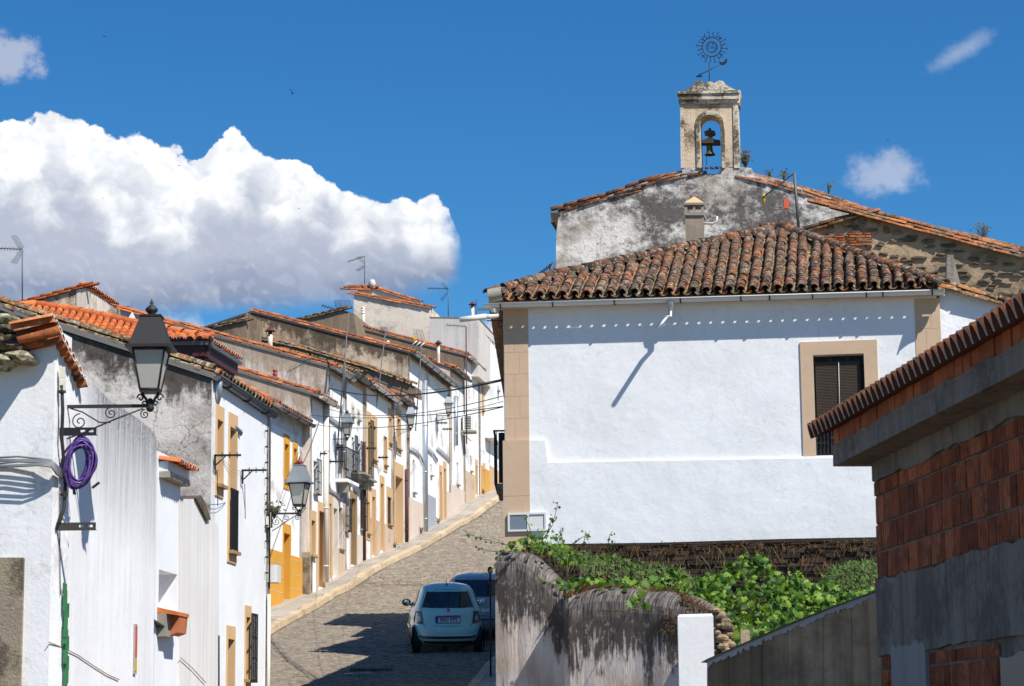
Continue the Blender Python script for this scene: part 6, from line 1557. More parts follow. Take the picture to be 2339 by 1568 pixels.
# ================================================================ old garden wall with rounded coping
def gardenmat():
    m, t, b = newmat('streaked_garden_wall'); p = pos(t)
    uvn = t.node('ShaderNodeUVMap'); su = t.node('ShaderNodeSeparateXYZ'); t.l.new(uvn.outputs[0], su.inputs[0])
    dd = su.outputs[1]
    cm = t.node('ShaderNodeCombineXYZ'); t.l.new(su.outputs[0], cm.inputs[0]); t.l.new(t.math('MULTIPLY', dd, .10), cm.inputs[1]); uvv = cm.outputs[0]
    base = t.mix(t.mapr(t.noise(p, 1.3, 6, .6), .38, .62), (.72, .66, .61), (.52, .41, .33))
    bt = t.noise(t.scl(uvv, 1, 1, 1, (5, 0, 0)), 3.2, 5, .6)
    tanz = t.math('MULTIPLY', t.mapr(t.math('SUBTRACT', dd, t.math('MULTIPLY', bt, .9)), .45, .9), t.mapr(t.math('SUBTRACT', dd, t.math('MULTIPLY', t.noise(t.scl(uvv, 1, 1, 1, (9, 0, 0)), 9, 4), 1.2)), .9, 1.25, 1, 0))
    base = t.mix(t.math('MULTIPLY', tanz, .8), base, (.36, .25, .17))
    wh = t.mapr(t.math('SUBTRACT', dd, t.math('MULTIPLY', t.noise(uvv, 7, 5, .6), .9)), .75, .95)
    base = t.mix(t.math('MULTIPLY', wh, .6), base, (.66, .64, .63))
    s1 = t.noise(uvv, 20, 8, .72, 1.2); s2 = t.noise(t.scl(uvv, 1, 1, 1, (3, 2, 0)), 5, 4, .6); s3 = t.noise(t.scl(p, 1, 1, .35), 14, 8, .7)
    s4 = t.noise(t.scl(p, 1, 1, .6), 3.2, 8, .7)
    thr = t.math('ADD', t.math('ADD', t.mapr(dd, .20, 1.05, .26, .66), t.math('MULTIPLY', t.math('SUBTRACT', s2, .5), -.6)), t.math('MULTIPLY', t.math('SUBTRACT', s4, .5), -.5))
    sm_ = t.math('ADD', t.math('MULTIPLY', s1, .6), t.math('MULTIPLY', s3, .4))
    k = t.mapr(t.math('SUBTRACT', sm_, thr), -.05, .05)
    c = t.mix(t.math('MULTIPLY', k, .93), base, t.mix(t.noise(p, 9, 6, .7), (.014, .011, .009), (.075, .06, .05)))
    wk = t.mapr(t.noise(t.scl(p, 1, 1, .7), 13, 9, .8), .555, .60)
    c = t.mix(t.math('MULTIPLY', wk, .55), c, (.50, .47, .45))
    gf = t.mapr(t.math('SUBTRACT', sm_, t.mapr(dd, .0, .45, .60, .42)), .06, -.04)
    # fibrous grey crown of the coping
    cr_ = t.mapr(dd, .40, .20); fib = t.mapr(t.noise(uvv, 60, 5, .7), .42, .62)
    c = t.mix(t.math('MULTIPLY', cr_, .9), c, t.mix(fib, (.045, .038, .033), (.29, .255, .23)))
    t.put(b.inputs['Base Color'], c); b.inputs['Roughness'].default_value = .9; b.inputs['Specular IOR Level'].default_value = .2
    h = t.math('ADD', t.math('MULTIPLY', s1, .4), t.math('ADD', t.math('MULTIPLY', t.noise(p, 1.8, 3), .8), t.math('MULTIPLY', t.noise(uvv, 60, 4, .7), .35)))
    bump(t, b, h, .8, .05); return m
M['garden_wall'] = gardenmat()
def sweep_wall(name, root, path, zt, r, zb, mat):
    """path: xy of the wall's face line, zt: crown heights. Round coping of radius r leaning back from the face."""
    mb = MB(); n = len(path); rings = []
    cum = 0
    for i in range(n):
        a = V(path[max(i-1, 0)]); b = V(path[min(i+1, n-1)]); t_ = (b-a).normalized(); nn = V((t_.y, -t_.x))
        if i: cum += (V(path[i])-V(path[i-1])).length
        c = V(path[i]); z = zt[i]; ring = []
        for k_ in range(6): zz = lerp(zb, z-r, k_/5); ring.append((c.x, c.y, zz, z-zz))
        for k_ in range(1, 10):
            th_ = math.pi*k_/9; off = r*(1-math.cos(th_)); ring.append((c.x-nn.x*off, c.y-nn.y*off, z-r+r*math.sin(th_), r-(r*math.sin(th_))))
        ring.append((c.x-nn.x*2*r, c.y-nn.y*2*r, zb, 2.0)); rings.append((ring, cum))
    for i in range(n-1):
        (ra, ua), (rb2, ub) = rings[i], rings[i+1]
        for k_ in range(len(ra)-1):
            mb.face([ra[k_][:3], rb2[k_][:3], rb2[k_+1][:3], ra[k_+1][:3]], uv=[(ua, ra[k_][3]), (ub, rb2[k_][3]), (ub, rb2[k_+1][3]), (ua, ra[k_+1][3])], smooth=True)
    for (ra, ua), flip in ((rings[0], True), (rings[-1], False)):
        pts_ = [p_[:3] for p_ in ra]; uvs = [(ua+.3*i, p_[3]) for i, p_ in enumerate(ra)]
        mb.face(pts_[::-1] if flip else pts_, uv=uvs, mi=1)
    o = mb.build(name, [mat, M['mortar']], root)
    return o
def dens(pts, step=.09):
    out = []
    for a, b in zip(pts[:-1], pts[1:]):
        L_ = (V(b[:2])-V(a[:2])).length; k_ = max(1, int(L_/step))
        for i in range(k_): out.append(tuple(lerp(a[j], b[j], i/k_) for j in range(len(a))))
    out.append(pts[-1]); return out
def wp(x, y, d): p = Pu(x, y, d); return (p.x, p.y, p.z)
segL = [wp(1129, 1258, 35.2), wp(1160, 1246, 35.12), wp(1200, 1247, 35.0), wp(1240, 1287, 34.9), wp(1262, 1317, 34.85), wp(1288, 1344, 34.75)]
segR = [wp(1286, 1362, 33.6), wp(1300, 1346, 33.5), wp(1330, 1338, 33.4), wp(1400, 1336, 33.2), wp(1470, 1350, 32.95), wp(1530, 1352, 32.7), wp(1585, 1360, 32.5), wp(1618, 1380, 32.35), wp(1634, 1410, 32.3)]
rootG = thing('garden_wall', 'old garden wall with rounded coping and black run-off streaks, vines growing over it', 'wall', (segR[0][0], segR[0][1], gz(24)))
def smoothz(seg):
    s = dens(seg); z = [p_[2] for p_ in s]
    for _ in range(6): z = [z[0]]+[(z[i-1]+2*z[i]+z[i+1])/4 for i in range(1, len(z)-1)]+[z[-1]]
    rr_ = random.Random(2); return [(p_[0]+rr_.uniform(-.006, .006), p_[1]+rr_.uniform(-.01, .01)) for p_ in s], [a+rr_.uniform(-.008, .008) for a in z]
pL, zL = smoothz(segL); pR, zR = smoothz(segR)
sweep_wall('wall_section', rootG, pL, zL, .30*U, gz(25)-1.0, M['garden_wall']); sweep_wall('wall_section', rootG, pR, zR, .33*U, gz(24)-1.0, M['garden_wall'])
a_ = Pu(1272, 1352, 34.3); b_2 = Pu(1293, 1352, 33.9)
q = MB(); q.hexa([(a_.x+.08, a_.y, gz(24)-1), (b_2.x, b_2.y, gz(24)-1), (b_2.x+.1, b_2.y+.5, gz(24)-1), (a_.x+.1, a_.y+.5, gz(24)-1), (a_.x+.08, a_.y, a_.z-.05), (b_2.x, b_2.y, a_.z+.02), (b_2.x+.1, b_2.y+.5, a_.z+.04), (a_.x+.1, a_.y+.5, a_.z)]); q.build('wall_pier', M['gable_mold'], rootG)
q = MB(); rr_ = random.Random(8)
for i in range(150):
    x_ = rr_.uniform(1628, 1668); y_ = 1385+(x_-1628)*1.1+rr_.random()**1.3*120; p_ = Pu(x_, y_, 32.2+rr_.uniform(-.15, .25)); s_ = rr_.uniform(.03, .10)
    q.lathe([(0, -s_*.6), (s_*.9, -s_*.3), (s_, .1*s_), (s_*.6, s_*.5), (0, s_*.6)], p_, 6, smooth=False)
o = q.build('crumbling_core', M['mortar'], rootG); o['kind'] = 'stuff'

# ================================================================ terrace wall of thin slate stones under the white wall
tf = WH.pt(0, 0, 1.3); TW = Fac(WH.pt(0, 0, 1.3)[:2], WH.pt(10, 0, 1.3)[:2])
rootT = thing('terrace_wall', 'dark dry-stone terrace wall of thin slates below the white house, topped with withered plants', 'wall', (TW.pt(1, 0).x, TW.pt(1, 0).y, gz(35)))
q = MB(); q.prism([TW.hit(x, y, -.05) for x, y in [(1200, 1600), (1200, 1242), (1260, 1243), (1500, 1240), (1800, 1231), (2080, 1226), (2080, 1600)]], -TW.n*.9); q.build('wall_core', M['slate'], rootT)
rs = random.Random(31); cnt = 0; rest = MB()
z_top0 = TW.hit(1260, 1247).z; z_top1 = TW.hit(2010, 1232).z; tT0 = TW.tz(1215, 1250)[0]; tT1 = TW.tz(2020, 1250)[0]
slates = []
z = 0
while z < 1.4:
    h_ = rs.uniform(.03, .085); t = tT0+rs.uniform(-.15, 0)
    while t < tT1:
        w = rs.uniform(.10, .45); tz_ = lerp(z_top0, z_top1, (t-tT0)/(tT1-tT0)); slates.append((t, t+w-.012, tz_-z-h_+.008, tz_-z, rs.uniform(-.02, .07))); t += w
    z += h_
for i, (a, b, c, d, o_) in enumerate(slates):
    if i < 280:
        qq = MB(); qq.fbox(TW, a, b, c, d, -.04, o_); qq.build('slate', M['slate'], rootT)
    else: rest.fbox(TW, a, b, c, d, -.04, o_)
o = rest.build('lower_slates', M['slate'], rootT); o['kind'] = 'stuff'
q = MB(); q.hexa([(.75, 25.2, gz(26)-1), (6.5, 24.5, gz(26)-1), (6.6, 35.3, gz(26)-1), (.4, 35.9, gz(26)-1), (.75, 25.2, gz(26)+.2), (6.5, 24.5, gz(26)+.2), (6.6, 35.3, gz(33)+.5), (.4, 35.9, gz(33)+.5)]); gs = q.build('garden_soil', M['earth']); gs['kind'] = 'structure'

GS = 1.0
# houses continuing the right side of the street behind the corner house; they cast the stepped shadows on the road
def side_house(y0, y1, x0, x1, ztop, label, up=1.6, wdt=6.0):
    rt = thing('side_house', label, 'house', (x0, y0, gz(y0)), 'houses on the right side of the street')
    q = MB(); q.hexa([(x0, y0, gz(y0)-2), (x0+wdt, y0, gz(y0)-2), (x1+wdt, y1, gz(y0)-2), (x1, y1, gz(y0)-2), (x0, y0, ztop-.1), (x0+wdt, y0, ztop-.1), (x1+wdt, y1, ztop-.1), (x1, y1, ztop-.1)]); q.build('wall', M['white_row'], rt)
    q = MB(); e = .25; m0, m1 = x0+wdt/2, x1+wdt/2
    q.prism([V((x0-e, y0-.1, ztop-.08)), V((m0, y0-.1, ztop+up)), V((x0+wdt, y0-.1, ztop-.08))], V((x1-x0, y1-y0+.1, 0))); q.build('roof', M['tile_moss'], rt)
    fs_ = Fac((x1, y1), (x0, y0)); w_ = fs_.L/2
    opening(rt, fs_, (w_-.5, w_+.5, gz((y0+y1)/2)+.1, gz((y0+y1)/2)+2.2), 'door', M['tan'], (.15, .2, 0), o=.01, dep=.0)
    return rt
side_house(53.8, 57.0, .12, .10, 11.0, 'white house on the right side of the street just behind the big corner house', .8, 5)
side_house(57.2, 62.0, -.05, -.02, 12.95, 'taller white house second behind the corner house on the right', .4, 4)
side_house(62.3, 80.0, .35, 3.0, 10.6, 'long low white house farther up the right side of the street', .6, 4)
# ================================================================ foliage
GS = U
def leaf_mesh(name, mat, kind='grape'):
    me = bpy.data.meshes.new(name)
    if kind == 'grape':
        an = [-90, -62, -35, -20, 5, 25, 48, 66, 90]; ra = [.30, .62, .80, .50, .95, .60, .88, .68, 1.05]
        pts = [(r_*math.cos(R(a)), r_*math.sin(R(a))) for a, r_ in zip(an, ra)]
        pts = pts + [(-x, y) for x, y in reversed(pts[1:-1])]
        vs = [(0, 0, 0)]+[(x*.5, y*.5+.1, -.16*abs(x)-.05*y*y) for x, y in pts]; n = len(pts)
        fs = [(0, 1+i, 1+(i+1) % n) for i in range(n)]
    else:
        vs = [(0, 0, 0), (.22, .35, .03), (0, 1, -.05), (-.22, .35, .03)]; fs = [(0, 1, 2), (0, 2, 3)]
    me.from_pydata(vs, [], fs); me.materials.append(mat); me.update(); return me
LM = leaf_mesh('leaf', M['leaf']); LMs = leaf_mesh('small_leaf', M['leafdark'], 'oval')
def leaf_mat(p, s, rl, face=V((.15, -.75, .75)), spread=1.0):
    n = (face+V((rl.gauss(0, spread), rl.gauss(0, spread), rl.gauss(0, spread*.8)))).normalized()
    d = V((rl.uniform(-1, 1), rl.uniform(-.3, .3), rl.uniform(-1.2, .3)))
    m_ = frame_m(p, d, n); return m_ @ Matrix.Scale(s*U, 4)
def foliage(root, mats, me, limit, name='leaf', joined='more_leaves'):
    mats = sorted(mats, key=lambda q_: (q_.translation-CAM).length); ol = root.location
    for q_ in mats[:limit]:
        o = bpy.data.objects.new(name, me); COL.objects.link(o); o.parent = root; q2 = q_.copy(); q2.translation = q_.translation-ol; o.matrix_local = q2
    if mats[limit:]:
        mb = MB(); vs = [v.co.copy() for v in me.vertices]; fs = [tuple(p_.vertices) for p_ in me.polygons]
        for q_ in mats[limit:]: mb.mesh([q_ @ v for v in vs], fs)
        o = mb.build(joined, me.materials[0], root); o['kind'] = 'stuff'
def pick(poly, rl):
    xs_ = [p_[0] for p_ in poly]; ys_ = [p_[1] for p_ in poly]
    while True:
        x, y = rl.uniform(min(xs_), max(xs_)), rl.uniform(min(ys_), max(ys_))
        if inpoly(x, y, poly): return x, y
rl = random.Random(77)
tx = [1560, 1600, 1640, 1660, 1685, 1705, 1730, 1752, 1775, 1792, 1812, 1832, 1858, 1880, 1905, 1925, 1955, 1985, 2012]
ty = [1345, 1318, 1298, 1272, 1280, 1252, 1256, 1268, 1300, 1322, 1288, 1308, 1335, 1304, 1318, 1340, 1352, 1338, 1345]
def vtop(x): return float(np.interp(x, tx, ty))
def vbot(x): return float(np.interp(x, [1560, 1640, 1680, 2012], [1372, 1440, 1500, 1375]))
mats_ = []
clump = [(rl.uniform(1570, 2005), rl.uniform(0, 1), rl.uniform(-1.1, .9)) for _ in range(46)]
for i in range(3600):
    x = rl.uniform(1565, 2008); t_ = vtop(x)+6; b_ = vbot(x)+10; y = t_+(b_-t_)*rl.random()**.9
    if x > 1760 and rl.random() < .35 and y > 1400: continue
    f_ = (y-t_)/max(b_-t_, 1); cl_ = min(clump, key=lambda c: (c[0]-x)**2+((c[1]-f_)*120)**2); dc_ = math.hypot(cl_[0]-x, (cl_[1]-f_)*120)
    if dc_ > 17 and y > 1290 and rl.random() < .45: continue
    lump = cl_[2]*1.3+dc_*.055
    d = lerp(38.5, 33.0, min(1, max(0, (y-1255)/230)))+rl.uniform(-.2, 1.3)+lump*.35+abs(x-1700)*.002
    mats_.append(leaf_mat(Pu(x, y, d), (rl.uniform(.05, .12) if rl.random() < .35 else rl.uniform(.12, .21))*(1.05 if y > 1400 else .9), rl))
c_ = Pu(1720, 1460, 34.5); vine1 = thing('grapevine', 'large bright grapevine mounded behind the garden wall and sloping concrete wall', 'vine', (c_.x, c_.y, gz(27)), 'vines in the walled garden')
foliage(vine1, mats_, LM, 295)
q = MB()
for i in range(0):
    x = rl.uniform(1600, 1980); b_ = Pu(x, 1480, 35.5); t_ = Pu(x+rl.uniform(-30, 30), vtop(x)+rl.uniform(0, 30), 37.5); q.tube([b_-V((0, 0, .4)), b_.lerp(t_, .5)+V((rl.uniform(-.2, .2), 0, .1)), t_], .008, 4)
for (x0, y0, x1, y1) in ((1660, 1290, 1635, 1248), (1703, 1262, 1695, 1245), (1735, 1262, 1738, 1240), (1812, 1295, 1805, 1285), (1885, 1310, 1890, 1290), (1630, 1320, 1600, 1268)): q.tube([Pu(x0, y0, 38), Pu((x0+x1)/2+5, (y0+y1)/2, 38), Pu(x1, y1, 38)], .006, 4)
q.build('stems', M['stem'], vine1)
# second vine: along the coping
mats_ = []
pb = [(1272, 1330), (1300, 1318), (1340, 1315), (1380, 1326), (1420, 1318), (1470, 1322), (1520, 1305), (1560, 1310), (1610, 1322), (1640, 1345), (1610, 1375), (1560, 1362), (1480, 1352), (1440, 1352), (1380, 1345), (1330, 1338), (1290, 1346)]
for i in range(430):
    x, y = pick(pb, rl); mats_.append(leaf_mat(Pu(x, y+2, 33.6+rl.uniform(-.3, 1.6)+(1 if x > 1450 else 0)), rl.uniform(.09, .18), rl))
for x, y in ((1448, 1362), (1462, 1372), (1470, 1352), (1440, 1375), (1446, 1388), (1475, 1380), (1452, 1400), (1430, 1352)): mats_.append(leaf_mat(Pu(x, y, 32.25), rl.uniform(.13, .2), rl))
for x, y in ((1243, 1330), (1255, 1334), (1262, 1337), (1275, 1340), (1236, 1326)): mats_.append(leaf_mat(Pu(x, y, 33.2), rl.uniform(.06, .12), rl))
c_ = Pu(1440, 1345, 33.2); vine2 = thing('grapevine', 'lime green grapevine trailing along the top of the streaked garden wall', 'vine', c_, 'vines in the walled garden'); foliage(vine2, mats_, LM, 220)
q = MB(); q.tube([Pu(1290, 1338, 33.4), Pu(1262, 1335, 33.2), Pu(1228, 1322, 33.1)], .007, 4); q.tube([Pu(1470, 1335, 33), Pu(1455, 1365, 32.2), Pu(1448, 1395, 32.2)], .007, 4); q.tube([Pu(1465, 1390, 32.1), Pu(1425, 1393, 32.1), Pu(1370, 1395, 32.1)], .005, 4)
for i in range(10):
    x = rl.uniform(1300, 1620); q.tube([Pu(x, 1345, 34), Pu(x+rl.uniform(-20, 20), 1325, 34.4), Pu(x+rl.uniform(-40, 40), 1305, 34.6)], .006, 4)
q.build('stems', M['stem'], vine2)
# third vine: corner of the wall with long sprays
mats_ = []
for i in range(190):
    x, y = pick([(1140, 1262), (1165, 1238), (1200, 1225), (1238, 1205), (1262, 1212), (1325, 1268), (1330, 1285), (1290, 1290), (1240, 1262), (1190, 1262), (1160, 1275), (1145, 1290), (1132, 1275)], rl)
    mats_.append(leaf_mat(Pu(x, y, 35.4+rl.uniform(-.5, 1.0)), rl.uniform(.06, .13), rl))
sprays = [[(1235, 1240), (1262, 1200), (1272, 1160), (1274, 1148)], [(1250, 1220), (1258, 1192), (1262, 1182)], [(1180, 1252), (1140, 1240), (1105, 1232), (1075, 1222), (1062, 1214)], [(1150, 1262), (1115, 1258), (1085, 1250)], [(1330, 1250), (1336, 1230), (1338, 1215)], [(1290, 1255), (1283, 1225), (1280, 1208)], [(1388, 1250), (1392, 1225), (1398, 1214)], [(1300, 1248), (1330, 1228), (1345, 1222)], [(1140, 1290), (1128, 1298), (1112, 1308), (1100, 1312)], [(1215, 1235), (1210, 1205), (1195, 1175)]]
q = MB()
for s_ in sprays:
    pts_ = [Pu(x, y, 35.3) for x, y in s_]; q.tube(pts_, [.009]+[.005]*(len(pts_)-1), 4)
    for a_, b_ in zip(pts_[:-1], pts_[1:]):
        for k_ in range(4): mats_.append(leaf_mat(a_.lerp(b_, rl.random())+V((rl.uniform(-.04, .04), -.02, rl.uniform(-.03, .03))), rl.uniform(.035, .075), rl))
c_ = Pu(1200, 1255, 35.4); vine3 = thing('grapevine', 'darker vine at the street corner of the garden wall with long thin sprays', 'vine', c_, 'vines in the walled garden'); foliage(vine3, mats_, LM, 180)
q.build('stems', M['stem'], vine3)
# dark leafy shrubs behind
def shrub(poly, n, d0, d1, sz, label, fl=0):
    c_ = Pu(*poly[0], d0); rt = thing('shrub', label, 'shrub', c_, 'shrubs in the walled garden'); ms_ = []
    for i in range(n):
        x, y = pick(poly, rl); p_ = Pu(x, y, rl.uniform(d0, d1)); ms_.append(frame_m(p_, V((rl.gauss(0, 1), rl.gauss(0, .6), rl.gauss(.7, .6))), V((rl.gauss(0, .6), -1, .6))) @ Matrix.Scale(rl.uniform(.6, 1.2)*sz*U, 4))
    mb = MB(); vs = [v.co.copy() for v in LMs.vertices]; fs = [tuple(p_.vertices) for p_ in LMs.polygons]
    for m_ in ms_: mb.mesh([m_ @ v for v in vs], fs)
    o = mb.build('leaves', M['leafdark'], rt); o['kind'] = 'stuff'
    qq = MB()
    for i in range(30):
        x, y = pick(poly, rl); p_ = Pu(x, y, rl.uniform(d0, d1)); qq.tube([p_-V((rl.uniform(-.1, .1), 0, .35)), p_], .005, 3)
    qq.build('twigs', M['stem'], rt)
    if fl:
        qq = MB()
        for i in range(fl):
            x, y = 2009-rl.uniform(0, 14), 1338+rl.uniform(-5, 6); qq.lathe([(0, 0), (.03, .012), (.0, .03)], Pu(x, y, d0-.3), 6)
        qq.build('red_flowers', M['redplastic'], rt)
shrub([(1890, 1300), (1930, 1285), (1990, 1280), (2012, 1290), (2012, 1360), (1930, 1362), (1890, 1340)], 1100, 40, 42, .075, 'fine-leaved shrub with red blossoms against the slate terrace wall beside the brick building', 5)
shrub([(1330, 1290), (1380, 1268), (1450, 1285), (1560, 1300), (1600, 1330), (1500, 1340), (1400, 1325), (1330, 1315)], 520, 40, 43, .10, 'low dark shrub growing between the garden wall and the slate terrace wall')
shrub([(1240, 1245), (1290, 1250), (1350, 1265), (1400, 1290), (1330, 1300), (1280, 1270)], 260, 38, 40, .08, 'thin green undergrowth behind the curved corner of the garden wall')
# withered strands on terrace wall and coping
def strands(fn, n, ln, name, label, mat, loc, cat='dry plants'):
    mb = MB()
    for i in range(n):
        p_, dr = fn(); L_ = ln*U*rl.uniform(.4, 1.3); w_ = V((rl.uniform(.0022, .005), 0, 0)); dr = V(dr).normalized()
        a = p_; b = p_+dr*L_*.5+V((rl.gauss(0, .2), rl.gauss(0, .1), .04))*L_; c = p_+dr*L_+V((rl.gauss(0, .45), rl.gauss(0, .2), -.15))*L_
        mb.face([a-w_, a+w_, b+w_*.8, b-w_*.8]); mb.face([b-w_*.8, b+w_*.8, c])
    l = V(loc); me = bpy.data.meshes.new(name); me.from_pydata([(v[0]-l.x, v[1]-l.y, v[2]-l.z) for v in mb.v], [], mb.f); me.materials.append(mat); me.update()
    o = bpy.data.objects.new(name, me); COL.objects.link(o); o.location = l; o['kind'] = 'stuff'; o['label'] = label; o['category'] = cat
def f1():
    x = rl.uniform(1225, 2006); z_ = lerp(z_top0, z_top1, (x-1260)/750); p_ = TW.hit(x, 1240, rl.uniform(-.35, .1)); p_.z = z_+rl.uniform(-.10, .02)-abs(rl.gauss(0, .05)); return p_, (rl.gauss(0, .8), rl.gauss(-.5, .4), rl.gauss(-.2, .7))
strands(f1, 3800, .11, 'withered_plants', 'brown withered matted plants along the top of the slate terrace wall', M['dry'], TW.hit(1600, 1240))
def f1b():
    x = rl.uniform(1300, 2006); p_ = TW.hit(x, rl.uniform(1245, 1300), rl.uniform(.05, .15)); return p_, (rl.gauss(0, .12), -.1, -1)
strands(f1b, 260, .30, 'hanging_stalks', 'thin pale dead stalks hanging down the face of the slate terrace wall', M['dry'], TW.hit(1600, 1270))
def along(pp, zz, a, b, back, zj):
    k_ = rl.uniform(a, b)*(len(pp)-1); i = min(int(k_), len(pp)-2); x = lerp(pp[i][0], pp[i+1][0], k_-i); y = lerp(pp[i][1], pp[i+1][1], k_-i); z = lerp(zz[i], zz[i+1], k_-i); return V((x, y+back, z+zj))
def f2():
    if rl.random() < .5: p_ = along(pL, zL, .35, 1, rl.uniform(.22, .62)*U, rl.uniform(-.04, .01))
    else: p_ = along(pR, zR, .02, 1, rl.uniform(.28, .66)*U, rl.uniform(-.04, .01))
    if rl.random() < .35: p_ = along(pR, zR, .78, 1, rl.uniform(.05, .66)*U, rl.uniform(-.16, .01))
    return p_, (rl.gauss(0, .7), rl.gauss(-.1, .5), rl.gauss(.7, .4))
strands(f2, 7000, .10, 'dry_grass', 'rusty dry grass and moss growing on the coping of the garden wall', M['dry'], along(pR, zR, .5, .5, .3, 0), 'grass')
def f3():
    p_ = along(pR, zR, .62, .78, rl.uniform(-.01, .03), 0); p_.z -= rl.uniform(.18, .40)+abs(rl.gauss(0, .04)); return p_, (rl.gauss(0, .6), -.6, rl.gauss(-.2, .6))
strands(f3, 500, .05, 'moss_tuft', 'mossy tuft clinging to the face of the garden wall near the white pillar', M['dry'], along(pR, zR, .7, .7, 0, -.3), 'moss')
GS = 1.0
def weedplant(px, py, d, hpx, n, label, w_=.35, grp='weeds on the roofs and walls'):
    b = P(px, py, d); H_ = hpx/5400*d; q = MB(); lv = []
    for i in range(n):
        t_ = b+V((rl.gauss(0, w_*.35)*H_, rl.gauss(0, .1), H_*rl.uniform(.5, 1))); mid_ = b.lerp(t_, .5)+V((rl.gauss(0, .06)*H_, 0, 0)); q.tube([b, mid_, t_], [.011, .007, .004], 3)
        for k_ in range(6):
            c = mid_.lerp(t_, rl.random()); q.tube([c, c+V((rl.gauss(0, .12), rl.gauss(0, .05), rl.uniform(.02, .15)))*H_*.8], .003, 3)
            lv.append(frame_m(c+V((rl.gauss(0, .05), -.01, rl.gauss(0, .03))), V((rl.gauss(0, 1), rl.gauss(0, .5), rl.gauss(.5, .5))), V((0, -1, .5))) @ Matrix.Scale(rl.uniform(.04, .08), 4))
    rt = thing('weed', label, 'plant', b, grp); q.build('stalks', M['weed'], rt)
    mb = MB(); vs = [v.co.copy() for v in LMs.vertices]; fs = [tuple(p_.vertices) for p_ in LMs.polygons]
    for m_ in lv: mb.mesh([m_ @ v for v in vs], fs)
    o = mb.build('leaves', M['weed'], rt); o['kind'] = 'stuff'
weedplant(1703, 384, 65.5*U, 42, 16, 'bushy weed rooted at the right foot of the bell-cote'); weedplant(1892, 445, 65.5*U, 28, 4, 'thin lone weed on the right slope of the church gable'); weedplant(2246, 562, 60*U, 58, 8, 'tall branching weed on the tile verge of the stone barn')
weedplant(1790, 412, 65.5*U, 24, 7, 'sparse dry weeds beside the antenna mast on the church gable'); weedplant(1760, 405, 65.5*U, 16, 5, 'wispy dry weeds on the church verge near the bell-cote', .6)
for px, py, d in ((961, 1222, 86), (1005, 1243, 88), (1130, 1152, 100)): pass
hk_ = ROW.hit(1130, 1150)
def gweed(px, py, hpx, label):
    h_ = ROW.hit(px, py, .1); weedplant(px, py, h_.y, hpx, 7, label, .5, 'weeds at the foot of the houses')
gweed(1001, 1245-46, 16, 'green weed at the wall foot beside the grey painted plinth'); gweed(1030-67, 1222, 20, 'green weed by the long grey downpipe'); gweed(903, 1252, 10, 'low weed below the white garage doorway'); gweed(1131-26, 1131, 14, 'weed on the pavement high up beside the ochre plinth')

